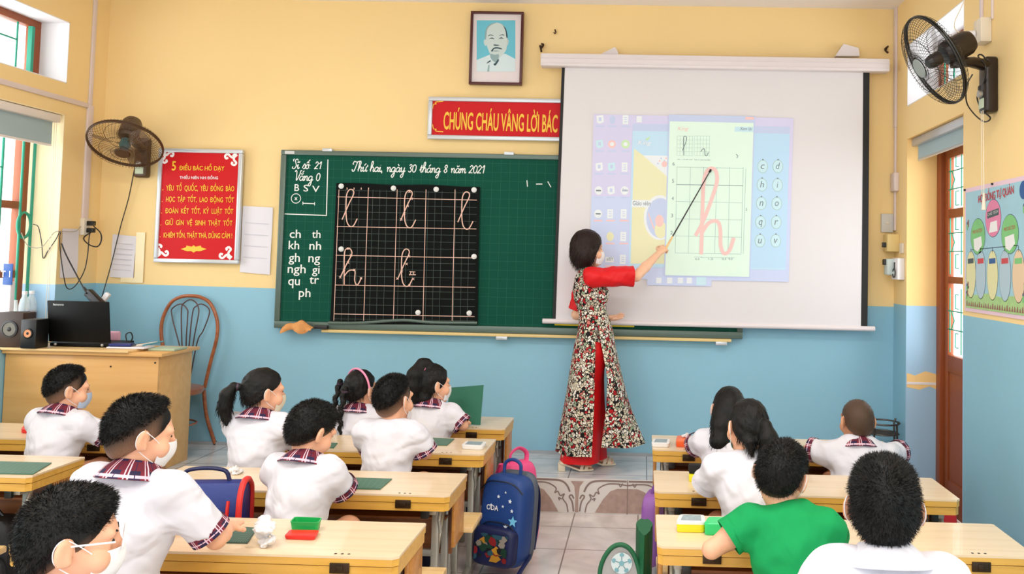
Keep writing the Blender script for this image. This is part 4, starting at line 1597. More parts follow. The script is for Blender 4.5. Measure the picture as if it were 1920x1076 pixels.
for u in (.24, .74):
    rdisc(u, .40, .125, .145, 13, 2)
    rdisc(u, .40, .12, .14, 4, 3)
    rpoly([(u - .07, .42), (u + .06, .40), (u + .075, .47), (u, .52), (u - .06, .50)], 5, 4)
rpoly([(.40, .22), (.58, .20), (.58, .25), (.40, .27)], 7, 4)
rpoly([(.45, .30), (.55, .29), (.56, .37), (.43, .38)], 5, 4)
rdisc(.93, .10, .055, .065, 6, 3)
for (u, m) in ((.12, 8), (.29, 9), (.48, 8), (.67, 9), (.86, 10)):
    rdisc(u, .70, .088, .19, 13, 2)
    rdisc(u, .70, .083, .185, m, 3)
    rpoly([(u - .05, .575), (u + .05, .57), (u + .05, .61), (u - .05, .615)], (7, 12, 6, 12, 4)[int(u * 5.2)], 4)
for a, b in (((.12, .50), (.86, .48)),):
    rpoly([a, b, (b[0], b[1] + .006), (a[0], a[1] + .006)], 13, 3)
for u in (.12, .29, .48, .67, .86):
    rpoly([(u - .003, .49), (u + .003, .49), (u + .003, .53), (u - .003, .53)], 13, 3)
mb.build('printed_sheet', M_PO, post, smooth=None)
lettering('HỘI ĐỒNG TỰ QUẢN', post, rp(.25, .155, 4), rp(.80, .13, 4), height=.075, m=M_PO[12], bold=.02, nrm=(-1, 0, 0), lift=0)
lettering('CHỦ TỊCH', post, rp(.41, .255, 5), rp(.57, .238, 5), height=.022, m=M_PO[5], nrm=(-1, 0, 0), lift=0)
for u in (.24, .74):
    lettering('PHÓ CHỦ TỊCH', post, rp(u - .08, .385, 5), rp(u + .08, .372, 5), height=.03, m=M_PO[12], nrm=(-1, 0, 0), lift=0)
mb = MB()
for u in (.01, .48, .99):
    mb.cyl(rp(u, .01) + Vector((.004, 0, 0)), rp(u, .01) + Vector((-.008, 0, 0)), .006, seg=8)
mb.build('pin', M_BLACK, post)

# ---- electrical fittings near the right corner
M_IVORY = mat('switch_ivory', (232, 222, 204), 0.45)
M_IVORYD = mat('switch_beige', (232, 206, 140), 0.5)
a, b = at_y(1651, 401, YW), at_y(1673, 436, YW)
t = thing('wall_switch', ((a.x + b.x) / 2, YW, b.z), 'ivory switch plate with a single button on the front wall beside the corner', 'switch')
MB().box(a.x, b.x, YW - .025, YW, b.z, a.z, bev=.005).build('plate', mat('plate_grey', (206, 206, 202), .45), t)
MB().obox(((a.x + b.x) / 2, YW - .027, (a.z + b.z) / 2), (.022, .006, .014), bev=.002).build('button', M_IVORY, t)


def rw_box(name, y0, y1, z0, z1, d, label, cat, m=M_IVORY, extra=None):
    t = thing(name, (XR, (y0 + y1) / 2, z0), label, cat)
    MB().box(XR - d, XR, y0, y1, z0, z1, bev=.006).build('body', m, t)
    if extra:
        mb = MB()
        extra(mb)
        mb.build('plug', M_DARK, t)
    return t


q = at_x(1672, 326, XR - .02), at_x(1680, 358, XR - .02)
rw_box('junction_box', 6.05, 6.15, q[1].z, q[0].z, .035, 'slim ivory box on the corner trunking above the switch plate', 'junction box', M_TRUNK)
za, zb = at_x(1678, 475, XR).z, at_x(1678, 440, XR).z


def _ex(mb):
    mb.box(XR - .11, XR - .085, 6.055, 6.085, za + .04, za + .075, bev=.004)


rw_box('plug_adapter', 6.03, 6.14, za + .01, zb, .085, 'beige plug adapter on the right wall just under the switch plate', 'adapter', M_IVORYD, _ex)
za2, zb2 = at_x(1690, 475, XR).z, at_x(1690, 456, XR).z
rw_box('wall_socket', 5.92, 6.00, za2, zb2, .014, 'small flat ivory socket plate beside the beige adapter', 'socket', M_IVORY)
za, zb = at_x(1685, 524, XR).z, at_x(1685, 484, XR).z
t = rw_box('socket_adapter', 5.905, 6.06, za, zb, .05, 'bulky white multi-plug adapter lowest in the row of wall fittings', 'adapter', M_WHITE)
mb = MB()
mb.box(XR - .10, XR - .04, 5.98, 6.07, za + .03, zb - .005, bev=.012)
mb.build('plug', mat('plug_pale', (206, 222, 220), .45), t)
mb = MB()
mb.box(XR - .115, XR - .10, 6.00, 6.05, zb - .05, zb - .01, bev=.004)
mb.box(XR - .054, XR - .05, 5.96, 5.985, za + .075, za + .12)
mb.tube([(XR - .06, 5.955 + .03 * math.cos(a_), za + .045 + .03 * math.sin(a_)) for a_ in np.linspace(0, 2 * PI, 16, endpoint=False)], .004, 6, closed=True)
mb.build('socket_hole', M_DARK, t)
# junction box with a round plug above the right fan
y0, z0 = at_x(1850, 70, XR).y, at_x(1850, 84, XR).z
t = rw_box('junction_box', 4.44, 4.54, z0, z0 + .13, .06, 'ivory junction box with a round plug above the black fan arm', 'junction box', M_IVORY)
mb = MB()
mb.cyl((XR - .06, 4.515, z0 + .055), (XR - .13, 4.53, z0 + .05), .022, .024, seg=16)
mb.build('plug', M_WHITE, t)
MB().tube(smooth_path([(XR - .13, 4.53, z0 + .06), (XR - .16, 4.54, z0 + .12), (XR - .10, 4.5, z0 + .3), (XR - .06, 4.48, z0 + .62)], 6), .003, 6).build('wire', M_CORD, t)

# ---- socket with black plugs on the left wall, and the loose cables there
zs = 1.70
t = thing('wall_socket', (XL, 5.985, zs), 'ivory socket with black plugs at the foot of the left wall trunking', 'socket')
MB().box(XL, XL + .035, 5.945, 6.025, zs, zs + .12, bev=.005).build('plate', M_IVORY, t)
mb = MB()
for dz in (.085, .035):
    mb.box(XL + .035, XL + .085, 5.965, 6.0, zs + dz - .017, zs + dz + .017, bev=.006)
mb.build('plug', M_BLACK, t)


def cable(name, pts, r, m, label, cat='cable', grp='loose cables by the left window'):
    o = MB().tube(smooth_path([tuple(p) for p in pts], 7), r, 6).build(name, m)
    return tag(o, label, cat, grp)


S = Vector((XL + .085, 5.98, zs + .085))
S2 = Vector((XL + .085, 5.98, zs + .035))


def lp(px, py, y):
    return at_y(px, py, y)


cable('power_cable', [S, lp(176, 424, 5.90), lp(188, 436, 5.86), lp(190, 450, 5.84), lp(183, 462, 5.84), lp(168, 459, 5.88), lp(157, 446, 5.93), S2], .0045, M_BLACK, 'black cable looping at the left wall socket')
cable('laptop_cable', [S2 + Vector((0, -.002, -.012)), lp(168, 440, 5.9), lp(164, 480, 5.85), lp(157, 510, 5.82), lp(140, 537, 5.8), lp(126, 540, 5.78), lp(119, 515, 5.74), lp(113, 470, 5.72), lp(112, 445, 5.70), lp(114, 435, 5.70)], .0035, M_BLACK, 'black cable hanging in a deep loop from the socket to the wall edge')
cable('power_cable', [lp(115, 456, 5.70), lp(125, 480, 5.72), lp(146, 520, 5.76), lp(162, 550, 5.70)], .0045, M_BLACK, 'black cable running down to the power strip behind the laptop')
cable('thin_cable', [lp(62, 420, 5.66), lp(72, 426, 5.68), lp(78, 455, 5.70), lp(81, 484, 5.72), lp(90, 470, 5.72), lp(104, 450, 5.70), lp(112, 434, 5.70)], .003, M_DARK, 'thin dark cable sagging from the green grille to the wall edge')
cable('thin_cable', [lp(40, 436, 5.60), lp(52, 460, 5.64), lp(76, 464, 5.68), lp(92, 448, 5.70), lp(106, 434, 5.70), lp(140, 434, 5.86), lp(152, 424, 5.95)], .0025, mat('cable_grey', (176, 168, 150), .5), 'thin grey cable strung from the window grille to the socket')
c = at_y(178, 560, 5.72)
rt = Euler((0, math.radians(38), math.radians(-10)))
t = thing('power_strip', c, 'black power strip leaning on the wall behind the laptop lid', 'power strip')
MB().obox(c, (.15, .05, .055), rt.to_matrix(), bev=.012).build('body', M_BLACK, t)
q = c + rt.to_matrix() @ Vector((-.075, 0, 0))
MB().tube([q, q + Vector((-.03, 0, .03))], [.008, .006], 8).build('cable_boot', M_DARK, t)
c = at_y(196, 560, 5.78)
t = MB().obox(c, (.035, .03, .09), Euler((0, math.radians(35), 0)).to_matrix(), bev=.006).build('white_plug', M_WHITE)
tag(t, 'small white plug standing up behind the black power strip', 'plug')
# ================================================================== DESKS AND BENCHES
def wood(name, rgb, dark, scale=1.0, rough=.35, coat=.25):
    m = mat(name, rgb, rough, coat=coat)
    nt, b = nodes_of(m)
    tc = nt.nodes.new('ShaderNodeTexCoord')
    mp = nt.nodes.new('ShaderNodeMapping')
    mp.inputs['Scale'].default_value = (1.2 * scale, 16 * scale, 16 * scale)
    nt.links.new(tc.outputs['Object'], mp.inputs['Vector'])
    n = nt.nodes.new('ShaderNodeTexNoise')
    n.inputs['Scale'].default_value = 2.2
    n.inputs['Detail'].default_value = 5
    n.inputs['Distortion'].default_value = .6
    nt.links.new(mp.outputs['Vector'], n.inputs['Vector'])
    cr = nt.nodes.new('ShaderNodeValToRGB')
    cr.color_ramp.elements[0].position = .3
    cr.color_ramp.elements[0].color = (*lin(dark), 1)
    cr.color_ramp.elements[1].position = .65
    cr.color_ramp.elements[1].color = (*lin(rgb), 1)
    nt.links.new(n.outputs['Fac'], cr.inputs['Fac'])
    nt.links.new(cr.outputs['Color'], b.inputs['Base Color'])
    return m


M_TOP = wood('desk_top_wood', (238, 214, 180), (228, 202, 164), .7, .3, .3)
M_EDGE = wood('desk_edge_wood', (228, 178, 82), (212, 160, 66), 1.0, .4, .2)
M_PANEL = wood('desk_panel_wood', (204, 142, 66), (186, 122, 50), 1.0, .4, .2)
M_APRON = wood('desk_apron_wood', (150, 88, 40), (126, 70, 30), 1.0, .5, .1)
M_LEG = mat('desk_leg_steel', (168, 166, 156), 0.35, metal=.5)
M_SEAT = wood('bench_wood', (242, 208, 150), (228, 188, 124), .8, .35, .25)
M_HINGE = mat('hinge_bronze', (58, 42, 26), .4, metal=.6)
M_TDESK = wood('teacher_desk_wood', (232, 182, 112), (222, 168, 98), .5, .45, .15)
DZ = 0.62
DL, DD = 1.30, 0.37
BENCH_Z = 0.38


def build_desk():
    """Local origin: floor under the middle of the near edge; +y away from the pupil."""
    t = thing('school_desk', (0, 0, 0), '-', 'desk', 'pupils\' two-seat school desks')
    h = DL / 2
    c = .05
    # lid and under-board with clipped corners
    def plan(x, y0, y1, k):
        return [(-x + k, y0), (x - k, y0), (x, y0 + k), (x, y1 - k * .4), (x - k * .4, y1), (-x + k * .4, y1), (-x, y1 - k * .4), (-x, y0 + k)]
    mb = MB()
    mb.prism([(x, y, DZ - .008) for x, y in plan(h, 0, DD, .018)], (0, 0, .008), 0)
    mb.build('desk_top', M_TOP, t)
    mb = MB()
    mb.prism([(x, y, DZ - .031) for x, y in plan(h - .001, .001, DD - .001, .018)], (0, 0, .0228), 0)
    mb.build('lid_edge', M_EDGE, t)
    MB().prism([(x, y, DZ - .066) for x, y in plan(h - .004, .004, DD - .004, .018)], (0, 0, .032), 0).build('under_board', M_EDGE, t)
    for s in (-1, 1):
        x = s * (h - .19)
        mb = MB()
        mb.box(x - .032, x + .032, -.004, .003, DZ - .055, DZ - .022, bev=.001)
        mb.box(x - .012, x + .012, -.007, .0, DZ - .048, DZ - .03, bev=.001)
        mb.build('hinge', M_HINGE, t)
        for dx in (-.022, .0, .022):
            MB().cyl((x + dx, .022, DZ - .001), (x + dx, .022, DZ + .0006), .005, seg=8).build('screw', M_HINGE, t)
    MB().box(-h + .05, h - .05, DD - .06, DD - .04, .28, DZ - .066, bev=.003).build('back_panel', M_APRON, t)
    MB().box(-h + .06, h - .06, DD - .15, DD - .06, .455, .465).build('book_shelf', M_APRON, t)
    for s in (-1, 1):
        x = s * (h - .018)
        MB().box(x - .008, x + .008, DD - .19, DD - .004, DZ - .27, DZ - .066, bev=.003).build('end_panel', M_PANEL, t)
    for s in (-1, 1):
        x = s * (h - .075)
        mb = MB()
        mb.obox((x, .10, .30), (.030, .030, .60 - .045), bev=.004)
        mb.obox((x, DD - .09, .30), (.030, .030, .60 - .045), bev=.004)
        mb.obox((x, DD / 2 - .02, .022), (.034, DD + .02, .03), bev=.004)
        mb.obox((x, DD / 2, DZ - .078), (.03, DD - .06, .022), bev=.003)
        mb.build('leg_frame', M_LEG, t)
        mb = MB()
        mb.tube([(x, .115, .34), (x, .20, .44), (x, .26, .535)], .011, 8)
        mb.tube([(x + s * .02, .10, .555), (x + s * .02, .07, .50), (x + s * .02, .10, .44)], .008, 8)
        mb.build('brace', M_LEG, t)
        MB().obox((x - s * .03, .03, DZ - .085), (.032, .026, .034), bev=.003).build('lid_stay', M_BLACK, t)
    MB().obox((0, DD - .105, .30), (DL - .2, .022, .03), bev=.003).build('cross_rail', M_LEG, t)
    return t


def build_bench():
    """Local origin: floor under the middle of the seat."""
    t = thing('school_bench', (0, 0, 0), '-', 'bench', 'long wooden benches behind the desks')
    h = .66
    mb = MB()
    mb.box(-h, h, -.115, .115, BENCH_Z - .028, BENCH_Z, bev=.006)
    mb.build('seat', M_SEAT, t)
    for s in (-1, 1):
        x = s * (h - .12)
        for dy in (-.08, .08):
            MB().obox((x, dy, (BENCH_Z - .03) / 2), (.028, .028, BENCH_Z - .03), bev=.004).build('leg', M_LEG, t)
        MB().obox((x, 0, .10), (.022, .15, .022), bev=.003).build('leg_rail', M_LEG, t)
    MB().obox((0, 0, .10), (2 * (h - .12), .02, .02), bev=.003).build('cross_rail', M_LEG, t)
    return t


desk0 = build_desk()
bench0 = build_bench()
_dused = [False, False]


def place(first, k, x, y, label, rz=0.0, z=0.0):
    o = first if not _dused[k] else copy_tree(first)
    _dused[k] = True
    o.location = (x, y, z)
    o.rotation_euler = (0, 0, rz)
    o['label'] = label
    return o


XM, XRD, XA = -.778 - DL / 2, .068 + DL / 2, -2.615 - DL / 2
ROWS_M = (4.945, 4.30, 3.545, 2.81)
ROWS_R = (4.52, 3.70, 3.0)
ROWS_A = (4.38, 3.66)
DESKS = [
    (XM, 4.945, 'school desk in the middle column nearest the platform, with a green slate standing on it', 'bench under the two pupils with braids and topknot, nearest the platform'),
    (XM, 4.30, 'school desk with a white case on its right end, behind the topknot pupil', 'bench under the ponytail pupil and the cropped-hair pupil'),
    (XM, 3.545, 'school desk with a large green slate lying flat, left of the navy star bag', 'bench with the boxy navy and red schoolbag on it'),
    (XM, 2.81, 'school desk with the green box, red lid and crumpled tissue on it', 'bench of the boy beside the crumpled tissue, front left of the picture'),
    (XRD, 4.52, 'right column school desk nearest the platform, with white and orange cases', 'bench under the shaven pupil and the long haired girl'),
    (XRD, 3.70, 'right column school desk with a black sponge on a yellow box', 'bench under the girl with hair tied at the back, right column'),
    (XRD, 3.0, 'right column school desk with yellow and bright green cases on it', 'bench under the pupil in the green shirt'),
    (XA, 4.38, 'left edge school desk with a red lid on it, in front of the teacher desk', 'bench under the pupil at the left edge desk'),
    (XA, 3.66, 'left edge school desk with a green slate and nobody seated', 'empty bench at the left edge desk with the green slate'),
]
for (x, y, la, lb), dy in zip(DESKS, (.155, .264, .245, .264, .24, .20, .264, .22, .264)):
    place(desk0, 0, x, y, la)
    place(bench0, 1, x + {4.945: -.10, 4.52: .10}.get(y, .02), y - dy, lb)
place(bench0, 1, XM + .02, 1.80, 'bench under the spectacled boy at the bottom left of the picture')
place(bench0, 1, XRD + .02, 2.02, 'bench under the boy with big dark hair at the bottom right')

# ================================================================== TEACHER DESK, CHAIR AND WHAT IS ON THEM
TDY = 5.30
TDZ = at_y(298, 662, TDY).z
rotT = 0.0
TDP = Vector((at_y(298, 662, TDY).x, TDY, PZ))                # near right corner on the platform


def T(u, v, z):
    """u to the left along the front, v towards the wall, z above the room floor."""
    ex = Vector((-math.cos(rotT), -math.sin(rotT), 0))
    ey = Vector((-math.sin(rotT), math.cos(rotT), 0))
    p = Vector((TDP.x, TDP.y, 0)) + ex * u + ey * v
    return Vector((p.x, p.y, z))


RT = Matrix.Rotation(rotT, 3, 'Z')
td = thing('teacher_desk', T(.45, .22, PZ), 'light wooden teacher desk with closed front, standing on the platform', 'desk')


def tbox(mb, u0, u1, v0, v1, z0, z1, bev=.003):
    c = T((u0 + u1) / 2, (v0 + v1) / 2, (z0 + z1) / 2)
    mb.obox(c, (u1 - u0, v1 - v0, z1 - z0), RT, bev=bev)


mb = MB()
tbox(mb, .0, .972, .0, .018, PZ, TDZ - .022)
mb.build('front_panel', M_TDESK, td)
mb = MB()
tbox(mb, .0, .018, .018, .40, PZ, TDZ - .022)
mb.build('end_panel', M_TDESK, td)
mb = MB()
tbox(mb, .954, .972, .018, .40, PZ, TDZ - .022)
mb.build('end_panel', M_TDESK, td)
mb = MB()
tbox(mb, -.035, .974, -.03, .43, TDZ - .021, TDZ, .002)
mb.build('desk_top', M_TDESK, td)
mb = MB()
tbox(mb, .17, .974, -.045, .30, TDZ + .0005, TDZ + .014, .002)
mb.build('top_board', M_SEAT, td)
for u, z in ((.30, TDZ - .09), (.30, TDZ - .40), (.02, TDZ - .06)):
    p = T(u, -.001, z)
    MB().cyl(p + Vector((0, .004, 0)), p - Vector((0, .002, 0)), .006, seg=8).build('screw', M_DARK, td)
TT = TDZ + .0145                                  # what things stand on

# laptop with its lid towards the class
lap0, lap1 = at_y(84, 640, TDY + 0.06), at_y(200, 648, TDY + 0.06)
lw = .40
lc = T(.50, .12, TT)
lc.x = (lap0.x + lap1.x) / 2
lw = lap1.x - lap0.x
lap = thing('laptop', lc, 'open black laptop on the teacher desk, seen from behind its lid', 'laptop')
M_LAP = mat('laptop_black', (6, 6, 7), .5, spec=.2)
tilt = Matrix.Rotation(math.radians(8), 3, 'X')
lh = .265
MB().obox(lc + Vector((0, .11, .012)), (lw, .25, .022), bev=.005).build('keyboard_base', M_LAP, lap)
lid = MB().obox(lc + Vector((0, -.02 + .5 * lh * math.sin(math.radians(8)) * -1, .03 + lh / 2)), (lw, .012, lh), tilt, bev=.006).build('lid', M_LAP, lap)
lp0 = lc + Vector((-lw * .38, -.060, .03 + lh * .88))
lettering('lenovo', lap, lp0 + Vector((0, -.008, 0)), lp0 + Vector((.068, -.008, 0)), height=.014, m=M_STEEL, bold=.02)
for s in (-1, 1):
    MB().ball(lc + Vector((s * lw * .38, -.03, .016)), .009, 10).build('hinge_cap', M_STEEL, lap)


def speaker(label, px0, px1, pyt, v, body, cone, rim):
    a, b = at_y(px0, 640, TDY + 0.00 + v), at_y(px1, 640, TDY + 0.00 + v)
    zt = at_y(px0, pyt, TDY + 0.00 + v).z
    c = Vector(((a.x + b.x) / 2, TDY + 0.00 + v, TT))
    w = b.x - a.x
    t = thing('speaker', c, label, 'speaker', 'small speakers beside the laptop')
    MB().box(c.x - w / 2, c.x + w / 2, c.y - .06, c.y + .06, TT, zt, bev=.008).build('cabinet', body, t)
    zc = TT + (zt - TT) * .52
    M = Matrix.Translation((c.x + .0, c.y - .061, zc)) @ Matrix.Rotation(PI / 2, 4, 'X')
    r = w * .26
    MB().lathe([(r * 1.25, -.002), (r * 1.25, .006), (r, .008), (r * .96, .002), (r * 1.1, -.002)], M, 28).build('cone_rim', rim, t)
    MB().lathe([(r * .97, .004), (r * .45, -.001), (.0, .0)], M, 28).build('cone', cone, t)
    MB().ball((c.x, c.y - .061, zc), (r * .4, .008, r * .4), 14).build('dust_cap', M_BLACK, t)
    return t


M_SPKB = mat('speaker_brown', (52, 34, 26), .5)
M_CONEG = mat('cone_grey', (110, 108, 100), .6)
M_CONEO = mat('cone_copper', (222, 150, 104), .45)
speaker('larger dark brown speaker with a grey cone beside the water bottles', 6, 54, 584, .05, M_SPKB, M_CONEG, M_DARK)
speaker('small black speaker with a copper cone beside the laptop lid', 50, 79, 597, .0, M_BLACK, M_CONEO, M_BLACK)

# bottles, bags and the box file at the left end of the desk
M_CLEAR = mat('clear_plastic', (226, 236, 238), .15, alpha=.45)
M_LABEL = mat('bottle_label', (92, 96, 130), .4, var=.5, vscale=60)


def bottle(px, label, top, v, lab_m):
    p = at_y(px, 600, TDY + 0.00 + v)
    zt = at_y(px, top, TDY + 0.00 + v).z
    h = zt - TT
    t = thing('water_bottle', (p.x, TDY + 0.00 + v, TT), label, 'bottle', 'clear water bottles on the teacher desk')
    M = Matrix.Translation((p.x, TDY + 0.00 + v, TT))
    r = .033
    MB().lathe([(0, 0), (r * .9, 0), (r, .01), (r, h * .30), (r * .94, h * .33), (r, h * .36), (r, h * .72), (r * .8, h * .82), (r * .42, h * .91), (r * .42, h * .95), (0, h * .95)], M, 24).build('body', M_CLEAR, t)
    MB().lathe([(r * 1.01, h * .40), (r * 1.02, h * .41), (r * 1.02, h * .60), (r * 1.01, h * .61)], M, 24).build('label_band', lab_m, t)
    MB().lathe([(0, h * .94), (r * .48, h * .94), (r * .48, h), (0, h)], M, 18).build('cap', M_WHITE, t)
    return t


bottle(44, 'clear water bottle with purple label standing behind the brown speaker', 546, .325, M_LABEL)
bottle(57, 'clear water bottle nearer the laptop, behind the small black speaker', 545, .395, mat('bottle_label_grey', (170, 176, 186), .4, var=.4, vscale=60))
p0, p1 = at_y(-6, 640, TDY + 0.13), at_y(18, 640, TDY + 0.13)
zt, zb = at_y(5, 494, TDY + 0.12).z, at_y(5, 528, TDY + 0.12).z
t = thing('box_file', ((p0.x + p1.x) / 2, TDY + 0.12, TT), 'white box file with a blue number card at the left edge of the picture', 'file')
MB().box(max(p0.x, -4.12), p1.x - .012, TDY + 0.128, TDY + 0.17, LOZ0 + .007, zb, bev=.006).build('box', M_PAPER, t)
MB().box(max(p0.x, -4.12), p1.x, TDY + .120, TDY + .127, zb - .02, zt, bev=.002).build('number_card', mat('card_blue', (34, 84, 160), .4), t)
lettering('T 1', t, Vector((p1.x - .075, TDY + .1195, zb + .03)), Vector((p1.x - .012, TDY + .1195, zb + .03)), height=.04, m=M_WHITE, bold=.02)
M_BAGP = mat('plastic_bag_white', (226, 234, 232), .3, alpha=.8)
p = at_y(26, 600, TDY + 0.24)
gr = []
for i in range(9):
    v = i / 8
    row = []
    for j in range(20):
        a = 2 * PI * j / 20
        r = (.042 * (1 - v * .55)) * (1 + .16 * math.sin(3 * a + 5 * v) + .1 * math.sin(7 * a - 3 * v))
        row.append(Vector((p.x + r * math.cos(a), TDY + 0.235 + r * .5 * math.sin(a), TT + .28 * v)))
    gr.append(row)
tag(MB().ring_loft(gr).build('plastic_bag', M_BAGP), 'white plastic bag standing upright behind the brown speaker', 'bag')
# pink tissue pack, coil of cable and tray with papers right of the laptop
p = at_y(212, 625, TDY + 0.37)
tag(MB().obox((p.x, TDY + 0.385, TDZ + .047), (.07, .05, .09), Euler((.0, .0, .2)).to_matrix(), bev=.012).build('tissue_pack', mat('pack_pink', (226, 170, 190), .5, var=.25, vscale=40)), 'pink packet of tissues standing right behind the laptop', 'tissues')
p = at_y(240, 632, TDY + 0.25)
mb = MB()
mb.tube(smooth_path([(p.x, TDY + 0.26, TT + .006), (p.x + .03, TDY + 0.25, TT + .05), (p.x + .015, TDY + 0.25, TT + .085), (p.x - .02, TDY + 0.26, TT + .07), (p.x + .0, TDY + 0.24, TT + .03), (p.x + .03, TDY + 0.22, TT + .006), (p.x + .09, TDY + 0.22, TT + .006)], 6), .004, 6)
tag(mb.build('coiled_cable', M_BLACK), 'short black cable curled upward beside the pink tissue packet', 'cable')
p0, p1 = at_y(212, 640, TDY + 0.12), at_y(282, 646, TDY + 0.12)
tr_ = thing('desk_tray', ((p0.x + p1.x) / 2, TDY + 0.11, TT), 'flat pale tray on the teacher desk, right of the laptop', 'tray')
MB().obox(((p0.x + p1.x) / 2, TDY + 0.11, TT + .006), (p1.x - p0.x, .12, .010), bev=.004).build('tray', M_PAPER, tr_)
tag(MB().obox((p0.x + .07, TDY + 0.10, TT + .022), (.13, .07, .018), Euler((0, 0, .2)).to_matrix(), bev=.005).build('notebook', mat('book_navy', (28, 40, 110), .4)), 'small navy notebook at the left end of the pale tray', 'notebook')
for k, (dx, c_, l_) in enumerate(((.14, (40, 46, 52), 'black'), (.17, (210, 200, 180), 'cream'), (.21, (60, 130, 150), 'teal'))):
    q = Vector((p0.x + .06 + dx, TDY + 0.11, TT + .02))
    tag(MB().tube([q + Vector((-.06, -.02, 0)), q + Vector((.05, .02, .014 + .006 * k))], .005, 8).build('pen', mat('pen_' + l_, c_, .4)), l_ + ' pen lying on the pale tray', 'pen', 'pens on the teacher desk tray')
q = T(.07, .15, TDZ)
tag(MB().obox((q.x + .02, q.y + .04, TDZ + .008), (.17, .16, .014), RT, bev=.003).build('exercise_book', mat('book_green', (176, 196, 170), .5)), 'thin pale green exercise book on the right end of the teacher desk', 'book')

# chair with the arched back
M_CHW = wood('chair_wood', (176, 104, 62), (150, 80, 44), 1.0, .35, .3)
M_CHWIRE = mat('chair_wire', (96, 72, 70), .35, metal=.6)
CY_ = 6.11
ca = at_y(358, 557, CY_)                          # top of the arch
cs = at_y(388, 724, CY_)                          # seat height
cw = (at_y(410, 620, CY_).x - at_y(306, 620, CY_).x) / 2
cx = ca.x
zs_ = cs.z
ch = thing('arched_chair', (cx, CY_ - .15, PZ), 'brown arched back chair with wire loops, behind the teacher desk', 'chair')
arc = [(-.62, -.02), (-.80, .28), (-1.0, .55), (-.98, .75), (-.72, .93), (-.36, 1.0), (0, 1.015), (.36, 1.0), (.72, .93), (.98, .75), (1.0, .55), (.82, .28), (.64, -.02)]
ht = ca.z - zs_
MB().tube([(cx + a * cw, CY_ + .0 - .0 * b, zs_ + b * ht) for a, b in smooth_path(arc, 5)], .0125, 12).build('back_arch', M_CHW, ch)


for pts in (((-.05, .0), (-.16, .30), (-.36, .49), (-.655, .80), (-.60, .88), (-.33, .92), (-.10, .86), (-.075, .78), (-.085, .49), (-.03, .0)),
            ((-.02, .0), (-.15, .30), (-.24, .49), (-.31, .86), (-.20, .94), (0, .972), (.20, .94), (.30, .88), (.31, .80), (.175, .49), (.05, .0)),
            ((.0, .0), (.02, .30), (.03, .49), (.10, .83), (.22, .90), (.40, .925), (.66, .88), (.69, .80), (.50, .62), (.31, .49), (.08, .0))):
    MB().tube([(cx + a * cw, CY_ - .004, zs_ + b * ht) for a, b in smooth_path(pts, 5)], .0045, 8).build('wire_loop', M_CHWIRE, ch)
M = Matrix.Translation((cx, CY_ - .19, zs_))
MB().lathe([(0, -.025), (.19, -.025), (.20, -.01), (.20, .012), (.18, .02), (0, .02)], M, 32).build('seat', M_CHW, ch)
legs = [(.15, -.33, .19, -.40), (-.15, -.33, -.19, -.40), (.15, -.05, .20, .05), (-.15, -.05, -.20, .05)]
for x0, y0, x1, y1 in legs:
    q = [(cx + x0, CY_ + y0, zs_ - .02), (cx + x0 * 1.06, CY_ + y0 + (y1 - y0) * .4, (zs_ + PZ) / 2), (cx + x1, CY_ + y1, PZ)]
    lg = MB().tube(smooth_path(q, 5), .013, 12).build('leg', M_CHW, ch)
    MB().tube([(cx + x1, CY_ + y1, PZ), (cx + x1 * .99, CY_ + y1, PZ + .025)], .015, 12).build('foot_cap', M_BLACK, lg)
MB().tube([(cx + .165 * math.cos(a), CY_ - .19 + .15 * math.sin(a), (zs_ + PZ) / 2 - .02) for a in np.linspace(0, 2 * PI, 32, endpoint=False)], .007, 8, closed=True).build('ring_stretcher', M_CHW, ch)

# wire stand in the right corner
c = at_y(1655, 800, 5.95)
st = thing('wire_stand', (c.x, 5.95, PZ), 'dark metal wire stand in the right corner behind the shaven pupil', 'stand')
M_WST = mat('stand_metal', (86, 82, 78), .4, metal=.7)
for zz, rr in ((c.z + .03, .11), (c.z - .04, .10), (PZ + .12, .10)):
    MB().tube([(c.x + rr * math.cos(a), 5.95 + rr * math.sin(a), zz) for a in np.linspace(0, 2 * PI, 32, endpoint=False)], .006, 8, closed=True).build('ring', M_WST, st)
for a in (.5, 2.2, 3.9, 5.5):
    MB().tube([(c.x + .115 * math.cos(a), 5.95 + .115 * math.sin(a), PZ), (c.x + .105 * math.cos(a), 5.95 + .105 * math.sin(a), c.z + .02), (c.x + .12 * math.cos(a), 5.95 + .12 * math.sin(a), c.z + .05)], .0075, 8).build('leg', M_WST, st)
for dy in (-.05, 0, .05):
    MB().tube([(c.x - .10, 5.95 + dy, c.z - .04), (c.x + .10, 5.95 + dy, c.z - .04)], .005, 8).build('top_bar', M_WST, st)

# ================================================================== PEOPLE: implicit surfaces meshed as one continuous skin
def V(*a):
    return np.array(a, dtype=np.float64)


def rotm(yaw=0.0, pitch=0.0, roll=0.0):
    """Columns are the local axes; yaw turns to the right (degrees), pitch nods down, roll tips to the right shoulder."""
    y, p, r = math.radians(-yaw), math.radians(-pitch), math.radians(roll)
    rz = np.array([[math.cos(y), -math.sin(y), 0], [math.sin(y), math.cos(y), 0], [0, 0, 1]])
    rx = np.array([[1, 0, 0], [0, math.cos(p), -math.sin(p)], [0, math.sin(p), math.cos(p)]])
    ry = np.array([[math.cos(r), 0, math.sin(r)], [0, 1, 0], [-math.sin(r), 0, math.cos(r)]])
    return rz @ rx @ ry


